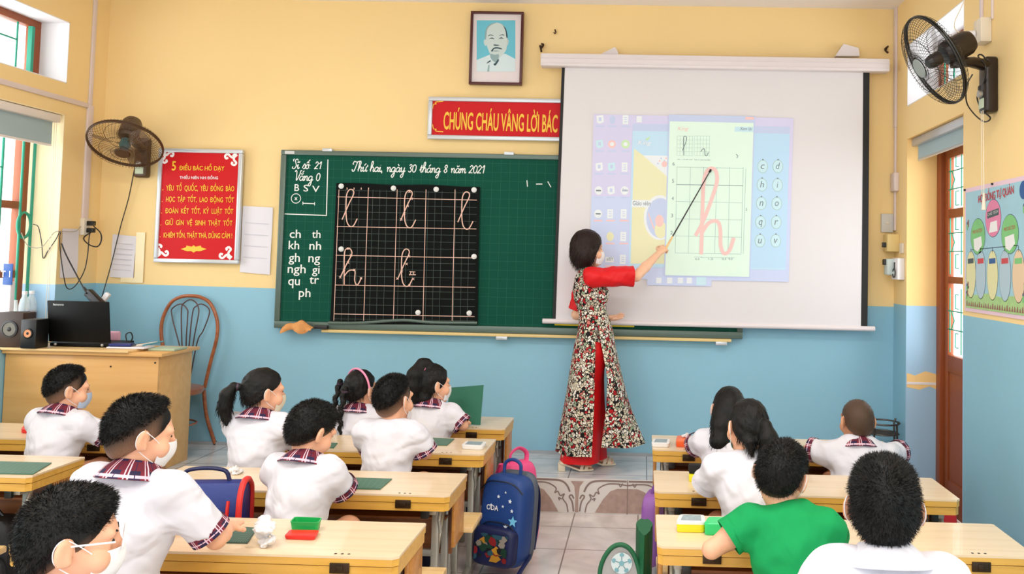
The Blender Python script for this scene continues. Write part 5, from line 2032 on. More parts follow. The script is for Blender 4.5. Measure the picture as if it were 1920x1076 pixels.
class Field:
    """Signed distance grid with smooth unions; each shape only touches its own box."""

    def __init__(self, lo, hi, h):
        self.lo, self.h = np.array(lo, float), h
        self.n = np.maximum(((np.array(hi) - self.lo) / h).astype(int) + 1, 4)
        self.D = np.full(self.n, 1.0, np.float32)

    def _sl(self, lo, hi, pad):
        a = np.clip(np.floor((np.array(lo) - pad - self.lo) / self.h).astype(int), 0, self.n - 1)
        b = np.clip(np.ceil((np.array(hi) + pad - self.lo) / self.h).astype(int) + 1, 1, self.n)
        b = np.maximum(b, a + 1)
        ax = [self.lo[i] + self.h * np.arange(a[i], b[i]) for i in range(3)]
        P = np.stack(np.meshgrid(*ax, indexing='ij'), -1)
        return tuple(slice(a[i], b[i]) for i in range(3)), P

    def _put(self, sl, d, k, op):
        A = self.D[sl]
        if op == 'u':
            if k > 0:
                hh = np.clip(.5 + .5 * (A - d) / k, 0, 1)
                self.D[sl] = A * (1 - hh) + d * hh - k * hh * (1 - hh)
            else:
                self.D[sl] = np.minimum(A, d)
        elif op == 's':
            if k > 0:
                hh = np.clip(.5 - .5 * (A + d) / k, 0, 1)
                self.D[sl] = A * (1 - hh) - d * hh + k * hh * (1 - hh)
            else:
                self.D[sl] = np.maximum(A, -d)

    def cone(self, a, b, ra, rb, k=.015, op='u'):
        a, b = np.array(a, float), np.array(b, float)
        r = max(ra, rb)
        sl, P = self._sl(np.minimum(a, b) - r, np.maximum(a, b) + r, k + 3 * self.h)
        ba = b - a
        L = max(ba @ ba, 1e-12)
        t = np.clip(((P - a) @ ba) / L, 0, 1)
        d = np.linalg.norm(P - a - t[..., None] * ba, axis=-1) - (ra + (rb - ra) * t)
        self._put(sl, d.astype(np.float32), k, op)
        return self

    def path(self, pts, rs, k=.01, op='u'):
        for i in range(len(pts) - 1):
            self.cone(pts[i], pts[i + 1], rs[i], rs[i + 1], k, op)
        return self

    def ell(self, c, r, R=None, k=.015, op='u'):
        c, r = np.array(c, float), np.array(r, float)
        m = r.max()
        sl, P = self._sl(c - m, c + m, k + 3 * self.h)
        q = (P - c)
        if R is not None:
            q = q @ R
        k0 = np.linalg.norm(q / r, axis=-1)
        k1 = np.linalg.norm(q / (r * r), axis=-1)
        d = np.where(k1 > 1e-6, k0 * (k0 - 1) / np.maximum(k1, 1e-6), -r.min())
        self._put(sl, d.astype(np.float32), k, op)
        return self

    def half(self, p, n, k=0.0):
        """Keep what lies behind the plane (p, n)."""
        p, n = np.array(p, float), np.array(n, float)
        n = n / np.linalg.norm(n)
        ax = [self.lo[i] + self.h * np.arange(self.n[i]) for i in range(3)]
        d = ((ax[0] - p[0]) * n[0])[:, None, None] + ((ax[1] - p[1]) * n[1])[None, :, None] + ((ax[2] - p[2]) * n[2])[None, None, :]
        if k > 0:
            A, B = self.D, d.astype(np.float32)
            hh = np.clip(.5 - .5 * (A - B) / k, 0, 1)
            self.D = A * (1 - hh) + B * hh + k * hh * (1 - hh)
        else:
            self.D = np.maximum(self.D, d.astype(np.float32))
        return self

    def half_in(self, p, n, c, rad):
        """Half-space cut that only acts within a ball round c."""
        p, n, c = np.array(p, float), np.array(n, float), np.array(c, float)
        n = n / np.linalg.norm(n)
        sl, P = self._sl(c - rad, c + rad, 0)
        d = ((P - p) @ n).astype(np.float32)
        near = np.linalg.norm(P - c, axis=-1) < rad
        A = self.D[sl]
        self.D[sl] = np.where(near, np.maximum(A, d), A)
        return self

    def ripple(self, seed, amp, freq, n=5, aniso=(1, 1, 1), zr=None):
        rnd = random.Random(seed)
        ax = [self.lo[i] + self.h * np.arange(self.n[i]) for i in range(3)]
        acc = np.zeros(self.n, np.float32)
        for i in range(n):
            f = freq * (1 + .5 * i)
            v = np.array([rnd.gauss(0, 1) * aniso[0], rnd.gauss(0, 1) * aniso[1], rnd.gauss(0, 1) * aniso[2]])
            v = v / np.linalg.norm(v) * f
            ph = rnd.uniform(0, 6.28)
            arg = (ax[0] * v[0])[:, None, None] + (ax[1] * v[1])[None, :, None] + (ax[2] * v[2])[None, None, :] + ph
            acc += (np.sin(arg) * np.abs(np.sin(arg * .5 + i)) / (1 + .4 * i)).astype(np.float32)
        if zr is not None:
            w = np.clip((zr[1] - ax[2]) / (zr[1] - zr[0]), 0, 1)[None, None, :]
            acc *= w
        self.D += amp * acc
        return self

    def mesh(self):
        D = self.D
        S = D < 0
        n = np.array(D.shape)
        cs = np.zeros(n - 1, np.int8)
        for i in (0, 1):
            for j in (0, 1):
                for k in (0, 1):
                    cs += S[i:n[0] - 1 + i, j:n[1] - 1 + j, k:n[2] - 1 + k]
        act = (cs > 0) & (cs < 8)
        idx = np.argwhere(act)
        if len(idx) == 0:
            return np.zeros((0, 3)), np.zeros((0, 4), int)
        vid = np.full(n - 1, -1, np.int64)
        vid[act] = np.arange(len(idx))
        acc = np.zeros((len(idx), 3))
        cnt = np.zeros(len(idx))
        corners = [(0, 0, 0), (1, 0, 0), (0, 1, 0), (1, 1, 0), (0, 0, 1), (1, 0, 1), (0, 1, 1), (1, 1, 1)]
        val = [D[idx[:, 0] + c[0], idx[:, 1] + c[1], idx[:, 2] + c[2]] for c in corners]
        for a, b in ((0, 1), (2, 3), (4, 5), (6, 7), (0, 2), (1, 3), (4, 6), (5, 7), (0, 4), (1, 5), (2, 6), (3, 7)):
            m = (val[a] < 0) != (val[b] < 0)
            den = val[a] - val[b]
            t = np.where(m, val[a] / np.where(np.abs(den) < 1e-12, 1, den), 0)
            pa, pb = np.array(corners[a]), np.array(corners[b])
            acc += np.where(m[:, None], pa + t[:, None] * (pb - pa), 0)
            cnt += m
        verts = self.lo + (idx + acc / cnt[:, None]) * self.h
        faces = []
        for axis in range(3):
            sl0 = [slice(None)] * 3
            sl1 = [slice(None)] * 3
            sl0[axis], sl1[axis] = slice(0, n[axis] - 1), slice(1, n[axis])
            s0, s1 = S[tuple(sl0)], S[tuple(sl1)]
            e = np.argwhere(s0 != s1)
            u, w = (axis + 1) % 3, (axis + 2) % 3
            ok = (e[:, u] > 0) & (e[:, w] > 0) & (e[:, u] < n[u] - 1) & (e[:, w] < n[w] - 1)
            e = e[ok]
            if len(e) == 0:
                continue
            q = []
            for du, dw in ((-1, -1), (0, -1), (0, 0), (-1, 0)):
                c = e.copy()
                c[:, u] += du
                c[:, w] += dw
                q.append(vid[c[:, 0], c[:, 1], c[:, 2]])
            q = np.stack(q, 1)
            inside = s0[e[:, 0], e[:, 1], e[:, 2]]
            q = np.where(inside[:, None], q, q[:, ::-1])
            faces.append(q)
        return verts, np.concatenate(faces) if faces else np.zeros((0, 4), int)


def np_object(name, verts, faces, mats, parent, smooth=True, attr=None, mi=None):
    """verts are in the parent's own space."""
    me = bpy.data.meshes.new(name)
    me.from_pydata(np.asarray(verts).tolist(), [], [list(map(int, f)) for f in faces])
    for m in (mats if isinstance(mats, (list, tuple)) else [mats]):
        me.materials.append(m)
    if mi is not None:
        me.polygons.foreach_set('material_index', np.asarray(mi, np.int32))
    if smooth:
        me.polygons.foreach_set('use_smooth', np.ones(len(me.polygons), bool))
    if attr is not None:
        a = me.attributes.new('fade', 'FLOAT', 'POINT')
        a.data.foreach_set('value', np.asarray(attr, np.float32))
    me.update()
    o = bpy.data.objects.new(name, me)
    COL.objects.link(o)
    o.parent = parent
    return o


def mesh_normals(v, f):
    n = np.zeros_like(v)
    a = np.cross(v[f[:, 2]] - v[f[:, 0]], v[f[:, 3]] - v[f[:, 1]])
    for i in range(4):
        np.add.at(n, f[:, i], a)
    ln = np.linalg.norm(n, axis=1)
    return n / np.maximum(ln, 1e-12)[:, None]


# ---- materials of people
def skin_mat(name, rgb):
    m = mat(name, rgb, .5, var=.05, vscale=40)
    nt, b = nodes_of(m)
    b.inputs['Subsurface Weight'].default_value = .12
    b.inputs['Subsurface Radius'].default_value = (.012, .005, .003)
    return m


M_SKIN = skin_mat('skin_child', (236, 178, 144))
M_SKIN2 = skin_mat('skin_child_tan', (216, 156, 120))
M_SKINT = skin_mat('skin_teacher', (240, 190, 156))


def hair_mat(name, rgb, scalp):
    m = mat(name, rgb, .5, spec=.28)
    nt, b = nodes_of(m)
    at = nt.nodes.new('ShaderNodeAttribute')
    at.attribute_name = 'fade'
    tc = nt.nodes.new('ShaderNodeTexCoord')
    n = nt.nodes.new('ShaderNodeTexNoise')
    n.inputs['Scale'].default_value = 420
    n.inputs['Detail'].default_value = 2
    nt.links.new(tc.outputs['Object'], n.inputs['Vector'])
    ad = nt.nodes.new('ShaderNodeMath')
    ad.operation = 'MULTIPLY_ADD'
    nt.links.new(n.outputs['Fac'], ad.inputs[0])
    ad.inputs[1].default_value = .5
    ad.inputs[2].default_value = -.25
    ad2 = nt.nodes.new('ShaderNodeMath')
    ad2.operation = 'ADD'
    ad2.use_clamp = True
    nt.links.new(at.outputs['Fac'], ad2.inputs[0])
    gate = nt.nodes.new('ShaderNodeMath')
    gate.operation = 'MULTIPLY'
    nt.links.new(ad.outputs[0], gate.inputs[0])
    nt.links.new(at.outputs['Fac'], gate.inputs[1])
    nt.links.new(gate.outputs[0], ad2.inputs[1])
    mx = nt.nodes.new('ShaderNodeMix')
    mx.data_type = 'RGBA'
    mx.inputs['A'].default_value = (*lin(rgb), 1)
    mx.inputs['B'].default_value = (*lin(scalp), 1)
    nt.links.new(ad2.outputs[0], mx.inputs['Factor'])
    nt.links.new(mx.outputs['Result'], b.inputs['Base Color'])
    wv = nt.nodes.new('ShaderNodeTexNoise')
    mp = nt.nodes.new('ShaderNodeMapping')
    mp.inputs['Scale'].default_value = (260, 260, 26)
    nt.links.new(tc.outputs['Object'], mp.inputs['Vector'])
    nt.links.new(mp.outputs['Vector'], wv.inputs['Vector'])
    wv.inputs['Scale'].default_value = 1.0
    bp_ = nt.nodes.new('ShaderNodeBump')
    bp_.inputs['Strength'].default_value = .55
    bp_.inputs['Distance'].default_value = .004
    nt.links.new(wv.outputs['Fac'], bp_.inputs['Height'])
    nt.links.new(bp_.outputs['Normal'], b.inputs['Normal'])
    return m


M_HAIR = hair_mat('hair_black', (9, 8, 8), (150, 112, 88))
M_HAIRS = hair_mat('hair_shaven', (54, 42, 34), (120, 92, 72))
M_HAIRT = hair_mat('hair_dark_brown', (34, 18, 14), (120, 80, 60))


def cloth_mat(name, rgb, bump=.25):
    m = mat(name, rgb, .85, spec=.2, bump=bump, bscale=7)
    for n in m.node_tree.nodes:
        if n.type == 'BUMP':
            n.inputs['Distance'].default_value = .035
        if n.type == 'TEX_NOISE':
            n.inputs['Distortion'].default_value = 1.6
            n.inputs['Detail'].default_value = 1.2
    return m


M_SHIRT = cloth_mat('shirt_white', (222, 221, 230), .5)
M_TEE = cloth_mat('tee_green', (24, 150, 84))
M_SHORTS = cloth_mat('trousers_navy', (28, 30, 52))
M_SHOE = mat('shoe_dark', (40, 36, 40), .5)
M_MASKW = mat('mask_white', (240, 240, 242), .8, bump=.15, bscale=90)
M_MASKB = mat('mask_blue', (190, 208, 232), .8, bump=.15, bscale=90)
M_MASKC = mat('mask_cream', (232, 222, 200), .8, bump=.15, bscale=90)
M_MASKD = mat('mask_dark', (36, 44, 66), .8, bump=.15, bscale=90)
M_EYE = mat('eye_dark', (22, 16, 14), .15)


def plaid_mat():
    m = mat('plaid_cloth', (40, 20, 48), .8)
    nt, b = nodes_of(m)
    uv = nt.nodes.new('ShaderNodeTexCoord')
    sp = nt.nodes.new('ShaderNodeSeparateXYZ')
    nt.links.new(uv.outputs['UV'], sp.inputs[0])

    def stripe(sock, freq, off, width):
        a = nt.nodes.new('ShaderNodeMath')
        a.operation = 'MULTIPLY_ADD'
        nt.links.new(sock, a.inputs[0])
        a.inputs[1].default_value = freq
        a.inputs[2].default_value = off
        f = nt.nodes.new('ShaderNodeMath')
        f.operation = 'FRACT'
        nt.links.new(a.outputs[0], f.inputs[0])
        l = nt.nodes.new('ShaderNodeMath')
        l.operation = 'LESS_THAN'
        nt.links.new(f.outputs[0], l.inputs[0])
        l.inputs[1].default_value = width
        return l.outputs[0]
    cur = None
    col = (*lin((34, 24, 62)), 1)
    for sock, fr, off, wd, c in ((sp.outputs[0], 9, 0, .42, (120, 22, 44)), (sp.outputs[1], 1.6, .1, .4, (104, 20, 42)), (sp.outputs[0], 9, .62, .08, (232, 200, 214)), (sp.outputs[0], 9, .80, .06, (232, 200, 214)),
                                 (sp.outputs[1], 1.6, .55, .10, (226, 190, 206)), (sp.outputs[0], 9, .3, .05, (28, 24, 70))):
        mx = nt.nodes.new('ShaderNodeMix')
        mx.data_type = 'RGBA'
        nt.links.new(stripe(sock, fr, off, wd), mx.inputs['Factor'])
        if cur is None:
            mx.inputs['A'].default_value = col
        else:
            nt.links.new(cur, mx.inputs['A'])
        mx.inputs['B'].default_value = (*lin(c), 1)
        cur = mx.outputs['Result']
    nt.links.new(cur, b.inputs['Base Color'])
    return m


M_PLAID = plaid_mat()


# ---- building blocks
def add_head(F, Hc, R, s=1.0, k=.012, ear=1.0):
    def h(x, y, z):
        return Hc + R @ (V(x, y, z) * s)
    F.ell(h(0, -.010, .022), V(.077, .093, .088) * s, R, k)
    F.ell(h(0, .022, -.045), V(.060, .066, .068) * s, R, .03)
    F.cone(h(-.022, .062, -.088), h(.022, .062, -.088), .020 * s, .020 * s, .02)
    F.cone(h(0, .088, .006), h(0, .100, -.026), .008 * s, .012 * s, .012)            # nose
    F.cone(h(-.012, .089, -.032), h(.012, .089, -.032), .007 * s, .007 * s, .008)
    F.cone(h(-.045, .074, .022), h(.045, .074, .022), .012 * s, .012 * s, .016)      # brow
    for sx in (-1, 1):
        F.ell(h(sx * .031, .083, .004), V(.015, .010, .010) * s, R, .006, 's')        # eye socket
        F.ell(h(sx * .031, .074, .003), V(.013, .011, .011) * s, R, .004)
        F.ell(h(sx * .045, .060, -.036), V(.024, .024, .026) * s, R, .02)             # cheek
        Re = R @ rotm(sx * -34, 0, 0)
        F.ell(h(sx * .086 * ear, -.008, -.008), V(.009, .021, .034) * s, Re, .006)           # ear
        F.ell(h(sx * .094 * ear, -.001, -.005), V(.006, .011, .018) * s, Re, .004, 's')
        F.ell(h(sx * .081 * ear, .004, -.030), V(.007, .009, .011) * s, Re, .004)
    F.cone(h(-.020, .084, -.056), h(.020, .084, -.056), .006 * s, .006 * s, .008)
    F.cone(h(-.017, .083, -.065), h(.017, .083, -.065), .007 * s, .007 * s, .008)
    F.cone(h(-.018, .094, -.0605), h(.018, .094, -.0605), .0022 * s, .0022 * s, .004, 's')


def add_hand(F, w, d, n, side, s=1.0, curl=.5, spread=.12):
    """w wrist, d forward, n out of the back of the hand, side +1 when the thumb lies towards n x d."""
    d = d / np.linalg.norm(d)
    n = n - d * (n @ d)
    n = n / np.linalg.norm(n)
    u = np.cross(n, d) * side                     # towards the thumb
    r = .0075 * s
    F.cone(w, w + d * .02 * s, .016 * s, .017 * s, .01)
    for i, (a, ln) in enumerate(((.024, .052), (.008, .058), (-.008, .054), (-.022, .043))):
        k0 = w + d * .012 * s + u * a * .5 * s
        k1 = w + d * (.062 - .004 * abs(i - 1)) * s + u * a * s
        F.cone(k0, k1, .012 * s, .0095 * s, .010)
        fd = d + u * (a * spread * 10)
        fd = fd / np.linalg.norm(fd)
        c1 = curl * (.5 + .12 * i)
        f1 = fd * math.cos(c1) - n * math.sin(c1)
        f2 = fd * math.cos(c1 * 2.1) - n * math.sin(c1 * 2.1)
        f3 = fd * math.cos(c1 * 2.9) - n * math.sin(c1 * 2.9)
        p1 = k1 + f1 * ln * .48 * s
        p2 = p1 + f2 * ln * .32 * s
        p3 = p2 + f3 * ln * .24 * s
        F.path([k1, p1, p2, p3], [r * 1.08, r, r * .95, r * .8], .003)
    t0 = w + d * .016 * s + u * .014 * s
    t1 = t0 + (d * .5 + u * .75 - n * .3) * .030 * s
    t2 = t1 + (d * .8 + u * .35 - n * .3) * .026 * s
    t3 = t2 + (d * .95 + u * .05 - n * .3) * .018 * s
    F.path([t0, t1, t2, t3], [.012 * s, .0095 * s, .0085 * s, .0065 * s], .006)


def ring_band(name, c, axis, rx, ry, wd, parent, m, xdir=None, flare=0.0, rep=4, thick=.004):
    """Cloth band (cuff, hem) round an axis; in the parent's space."""
    c, axis = Vector(c), Vector(axis).normalized()
    x = Vector(xdir) if xdir is not None else axis.orthogonal()
    x = (x - axis * x.dot(axis)).normalized()
    y = axis.cross(x)
    mb = MB()
    rings = []
    for dz, dr in ((0, 0), (wd * .5, flare * .5), (wd, flare), (wd, flare - thick), (0, -thick)):
        rings.append([c + axis * dz + x * ((rx + dr) * math.cos(2 * PI * k / 28)) + y * ((ry + dr) * math.sin(2 * PI * k / 28)) for k in range(28)])
    mb.ring_loft(rings, uv=True, caps=False)
    off = root_loc(parent)
    bmesh.ops.translate(mb.bm, verts=mb.bm.verts[:], vec=off)
    return mb.build(name, m, parent)


def local_sheet(name, grid, m, parent, thick=.003):
    mb = MB()
    mb.sheet([[Vector(p) for p in r] for r in grid], thick=thick)
    bmesh.ops.translate(mb.bm, verts=mb.bm.verts[:], vec=root_loc(parent))
    return mb.build(name, m, parent)


def local_tube(name, pts, r, m, parent, seg=6, closed=False):
    mb = MB()
    mb.tube([Vector(p) for p in pts], r, seg, closed=closed)
    bmesh.ops.translate(mb.bm, verts=mb.bm.verts[:], vec=root_loc(parent))
    return mb.build(name, m, parent)


def hair_strands(v, n, keep, count, length, seed, flow=None, lift=.7, width=.0011, jitter=.5):
    """Thin tapering blades growing from chosen vertices; returns verts, faces."""
    rnd = np.random.default_rng(seed)
    ids = np.flatnonzero(keep)
    if len(ids) == 0:
        return np.zeros((0, 3)), []
    pick = rnd.choice(ids, count)
    P = v[pick] + rnd.normal(0, .0015, (count, 3))
    N = n[pick]
    dirs = N * lift + rnd.normal(0, jitter, (count, 3)) * .5
    if flow is not None:
        dirs = dirs + flow[pick]
    dirs /= np.linalg.norm(dirs, axis=1)[:, None]
    L = length * rnd.uniform(.5, 1.25, count)
    side = np.cross(dirs, rnd.normal(0, 1, (count, 3)))
    side /= np.maximum(np.linalg.norm(side, axis=1), 1e-9)[:, None]
    w = width
    a, b = P - side * w - N * .002, P + side * w - N * .002
    bend = rnd.normal(0, .25, (count, 3)) + V(0, 0, -.25)
    m0 = P + dirs * (L * .55)[:, None]
    c, d = m0 - side * w * .7, m0 + side * w * .7
    e = P + dirs * L[:, None] + bend * (L * .3)[:, None]
    verts = np.stack([a, b, d, c, e], 1).reshape(-1, 3)
    faces = []
    for i in range(count):
        k = 5 * i
        faces.append((k, k + 1, k + 2, k + 3))
        faces.append((k + 3, k + 2, k + 4))
    return verts, faces


def add_eyes(t, Hc, R, s):
    for sx in (-1, 1):
        c = Hc + R @ (V(sx * .031, .0795, .003) * s)
        mb = MB()
        mb.ball(Vector(c), (.0095 * s, .0075 * s, .0052 * s), 12, 0, Matrix(R.tolist()))
        bmesh.ops.translate(mb.bm, verts=mb.bm.verts[:], vec=root_loc(t))
        mb.build('eye', M_EYE, t)
        c0 = [Hc + R @ (V(sx * x, y, z) * s) for x, y, z in ((.016, .089, .020), (.032, .087, .026), (.048, .076, .021))]
        local_tube('eyebrow', c0, .0022 * s, M_HAIR, t)


def add_mask(t, Hc, R, s, m, loop=None, under_hair=False):
    grid = []
    for i in range(9):
        v = i / 8
        z = -.012 - .085 * v
        row = []
        for j in range(15):
            a = math.radians(-62 + 124 * j / 14)
            cx = math.cos(a)
            bul = .014 * cx ** 3 * math.sin(PI * min(1, v * .9 + .15))
            rx = .070 - .012 * v * v
            ry = .096 - .010 * v * v + bul
            row.append(Hc + R @ (V(rx * math.sin(a) / math.sin(math.radians(62)) * .93, ry * cx + .006, z - .012 * abs(math.sin(a)) ** 2 * (v - .45) * -1) * s))
        grid.append(row)
    o = local_sheet('face_mask', grid, m, t, .002)
    for sx in (-1, 1):
        pts = [(sx * .062, .050, -.020), (sx * .078, .022, .004), (sx * .088, -.010, .022), (sx * .096, -.026, .004), (sx * .092, -.022, -.026), (sx * .078, .002, -.050), (sx * .060, .042, -.078)]
        if under_hair:
            pts = [(sx * .062, .050, -.020), (sx * .074, .028, -.004), (sx * .080, .006, .006)]
            pts2 = [(sx * .060, .042, -.078), (sx * .072, .020, -.058), (sx * .076, .000, -.044)]
            local_tube('ear_loop', [Hc + R @ (V(*p) * s) for p in smooth_path(pts2, 5)], 0.0013 * s, loop or M_MASKW, t)
        local_tube('ear_loop', [Hc + R @ (V(*p) * s) for p in smooth_path(pts, 5)], 0.0013 * s, loop or M_MASKW, t)
    return o


# ---- a seated pupil
def kid(label, hc, seat=BENCH_Z, byaw=0.0, lean=8.0, head=(0, 0, 0), hs=1.0, hair='crop', seed=1, shirt=None, collar=True, mask=M_MASKW, skin=None,
        arms=(None, None), sleeve=.80, foot_in=0.0, sidelean=0.0, hair_m=None, glasses=False, width=1.0, base_z=0.0):
    hs *= .96
    """hc: head centre in the room. arms: for left, right: (elbow, hand) as offsets from the shoulder in body axes (right, forward, up)."""
    shirt = shirt or M_SHIRT
    skin = skin or M_SKIN
    hair_m = hair_m or M_HAIR
    B = rotm(byaw)
    if len(hc) == 3 and hc[0] == 'px':
        px_, py_, yb = hc[1]
        hc = at_y(px_, py_, yb + .06)
        lr = math.radians(lean)
        for _ in range(3):
            u0 = V(math.sin(math.radians(sidelean)), math.sin(lr), math.cos(lr))
            u0 /= np.linalg.norm(u0)
            n0 = u0 * .55 + V(0, 0, .45)
            n0 /= np.linalg.norm(n0)
            t0 = (hc[2] - seat - .094 - .110 * n0[2]) / u0[2]
            hc = at_y(px_, py_, yb + float((B @ (u0 * t0 + n0 * .110 + V(0, .012, 0)))[1]))
    hc = V(*hc)
    ln = math.radians(lean)
    sl_ = math.radians(sidelean)
    up = V(math.sin(sl_), math.sin(ln), math.cos(ln))
    up /= np.linalg.norm(up)
    neck_dir = up * .55 + V(0, 0, .45)
    neck_dir /= np.linalg.norm(neck_dir)
    zr = hc[2] - (seat + .094)
    tl = (zr - .110 * neck_dir[2]) / up[2]
    ts = tl / .335
    off = B @ (up * tl + neck_dir * .110 + V(0, .012, 0))
    base = V(hc[0] - off[0], hc[1] - off[1], base_z)
    t = thing('person', Vector(base), label, 'person')

    def W(q):
        return B @ V(*q)
    P = V(0, 0, seat + .094 - base_z)
    N = P + B @ (up * tl)
    Hc = hc - base
    HR = B @ rotm(*head)
    sw = .128 * width
    X, Yf = B[:, 0], B[:, 1]
    U = B @ up
    Fw = np.cross(U, X)
    Fw = Fw / np.linalg.norm(Fw)
    BR = np.stack([X, Fw, U], 1)

    PB = np.stack([X, Yf, V(0, 0, 1.0)], 1)

    def body(r, f, u):
        return P + X * r + Fw * f + U * u
    sh = [N + X * (sx * sw) - U * .048 for sx in (-1, 1)]
    default = ((-.035, .12, -.15), (.02, .16, -.01)), ((.035, .12, -.15), (-.02, .16, -.01))
    arm = []
    for i, sx in enumerate((-1, 1)):
        e, h = arms[i] if arms[i] is not None else default[i]
        if isinstance(e, Vector):
            E, H = V(*e) - base, V(*h) - base
        else:
            E = sh[i] + B @ V(*e)
            H = E + B @ V(*h)
        E[2] = max(E[2], DZ + .046)
        H[2] = max(H[2], DZ + .040)
        arm.append((sh[i], E, H))
    # body
    lo = np.minimum.reduce([P, N, Hc, *[q for a in arm for q in a]]) - .16
    hi = np.maximum.reduce([P, N, Hc, *[q for a in arm for q in a]]) + .16
    lo[2] = 0.0
    knee = [P + B @ V(sx * .085 - foot_in * .6, .265, .0) for sx in (-1, 1)]
    foot = [V(k[0], k[1], .047) + B @ V(-foot_in, .02, 0) for k in knee]
    for q in knee + foot:
        lo, hi = np.minimum(lo, q - .12), np.maximum(hi, q + .12)
    lo[2] = -.02
    F = Field(lo, hi, .0060)
    F.ell(body(0, 0, .0), V(.115, .085, .085), PB, .03)
    F.cone(body(0, .01, .04), body(0, .01, tl * .55), .080, .088, .04)
    F.ell(body(0, .0, tl * .70), V(.108 * width, .080, .10), BR, .04)
    F.cone(sh[0] + X * .015, sh[1] - X * .015, .044, .044, .03)
    F.cone(N - U * .03, Hc - HR @ V(0, .012, .045), .044, .040, .02)
    add_head(F, Hc, HR, hs)
    for i, sx in enumerate((-1, 1)):
        S, E, H = arm[i]
        F.path([S, (S + E) / 2 + .0, E, E + (H - E) * .45, H], [.042, .036, .029, .029, .020], .012)
        F.path([P + B @ V(sx * .07, .02, -.01), knee[i], foot[i]], [.068, .048, .036], .02)
        F.cone(foot[i], foot[i] + Yf * .09 - V(0, 0, .012), .032, .024, .02)
    v, f = F.mesh()
    vs, fs = [v], [f]
    for i, sx in enumerate((-1, 1)):
        S, E, H = arm[i]
        d = H - E
        d = d / np.linalg.norm(d)
        G = Field(H - .13, H + .13, .0034)
        G.cone(H - d * .045, H, .0235, .0195, .01)
        add_hand(G, H, V(d[0], d[1], -.04), V(0, 0, 1.0) + X * (.15 * sx), -sx, .86, .17)
        hv, hf = G.mesh()
        fs.append(hf + sum(len(a) for a in vs))
        vs.append(hv)
    np_object('body', np.concatenate(vs), np.concatenate(fs), skin, t)
    # shirt
    G = Field(lo, hi, .0065)
    G.ell(body(0, -.012, .025), V(.140 * width, .108, .10), PB, .03)
    G.cone(body(0, -.008, .03), body(0, -.004, tl * .5), .112, .110, .05)
    G.ell(body(0, -.002, tl * .66), V(.134 * width, .102, .14), BR, .05)
    G.cone(sh[0] + X * .01, sh[1] - X * .01, .062, .062, .04)
    G.cone(N - U * .045, N - U * .02, .072, .050, .03)
    ends = []
    for i, sx in enumerate((-1, 1)):
        S, E, H = arm[i]
        ax_ = E - S
        L = np.linalg.norm(ax_)
        ax_ = ax_ / L
        en = S + ax_ * L * sleeve
        G.cone(S - U * .004, en + ax_ * .02, .058, .060, .03)
        ends.append((en, ax_))
    G.ripple(seed, .0050, 26, 6, (1, .6, 1))
    G.ripple(seed + 50, .0045, 48, 4, (.4, .3, 1.2), (P[2] + .05, P[2] + .25))
    for en, ax_ in ends:
        G.half_in(en, ax_, en + ax_ * .06, .085)
    G.half(P - U * .06, -U)
    G.ell(N + U * .055 + Fw * .005, V(.062, .056, .055), BR, .008, 's')
    v, f = G.mesh()
    np_object('shirt', v, f, shirt, t)
    trim_m = M_PLAID if collar in ('plaid', 'band') else shirt
    for i, (en, ax_) in enumerate(ends):
        ring_band('sleeve_cuff', en - ax_ * .012, ax_, .0615, .0615, .030, t, trim_m, xdir=X, flare=.0015)
    if collar and collar != 'band':
        mb = MB()
        rings = []
        nA = 30
        for (up_, rr, fw) in ((-.010, (.060, .056), .004), (.034, (.054, .052), .008), (.039, (.058, .056), .008), (.020, (.080, .076), .000), (-.010, (.104, .096), -.008)):
            row = []
            for j in range(nA):
                a = math.radians(-90 - 152 + 304 * j / (nA - 1))
                dip = .030 * (1 - math.cos(math.radians(-152 + 304 * j / (nA - 1)))) * .5
                row.append(Vector(N + U * (up_ - dip) + X * (rr[0] * math.cos(a)) + Fw * (rr[1] * math.sin(a) + fw)))
            rings.append(row)
        mb.sheet(rings, thick=.003)
        bmesh.ops.translate(mb.bm, verts=mb.bm.verts[:], vec=root_loc(t))
        mb.build('collar', trim_m, t)
    else:
        ring_band('neckband', N - U * .004 + Fw * .006, U, .058, .053, .014, t, trim_m, xdir=X)
    # trousers and shoes
    G = Field(lo, hi, .010)
    G.ell(body(0, 0, -.005), V(.126, .098, .085), PB, .03)
    for i, sx in enumerate((-1, 1)):
        G.path([P + B @ V(sx * .07, .02, -.01), knee[i], knee[i] * .5 + foot[i] * .5, foot[i] + V(0, 0, .03)], [.080, .062, .052, .046], .02)
    G.half(body(0, 0, .05), U)
    v, f = G.mesh()
    np_object('trousers', v, f, M_SHORTS, t)
    for i in (0, 1):
        G = Field(foot[i] - .17, foot[i] + .17, .008)
        G.cone(foot[i] - Yf * .02 - V(0, 0, .008), foot[i] + Yf * .11 - V(0, 0, .012), .040, .034, .02)
        G.half(foot[i] - V(0, 0, .046), V(0, 0, -1))
        v, f = G.mesh()
        np_object('shoe', v, f, M_SHOE, t)
    add_eyes(t, Hc, HR, hs)
    if mask:
        add_mask(t, Hc, HR, hs, mask)
    add_hair(t, Hc, HR, hs, hair, seed, hair_m, N, U, X, Fw)
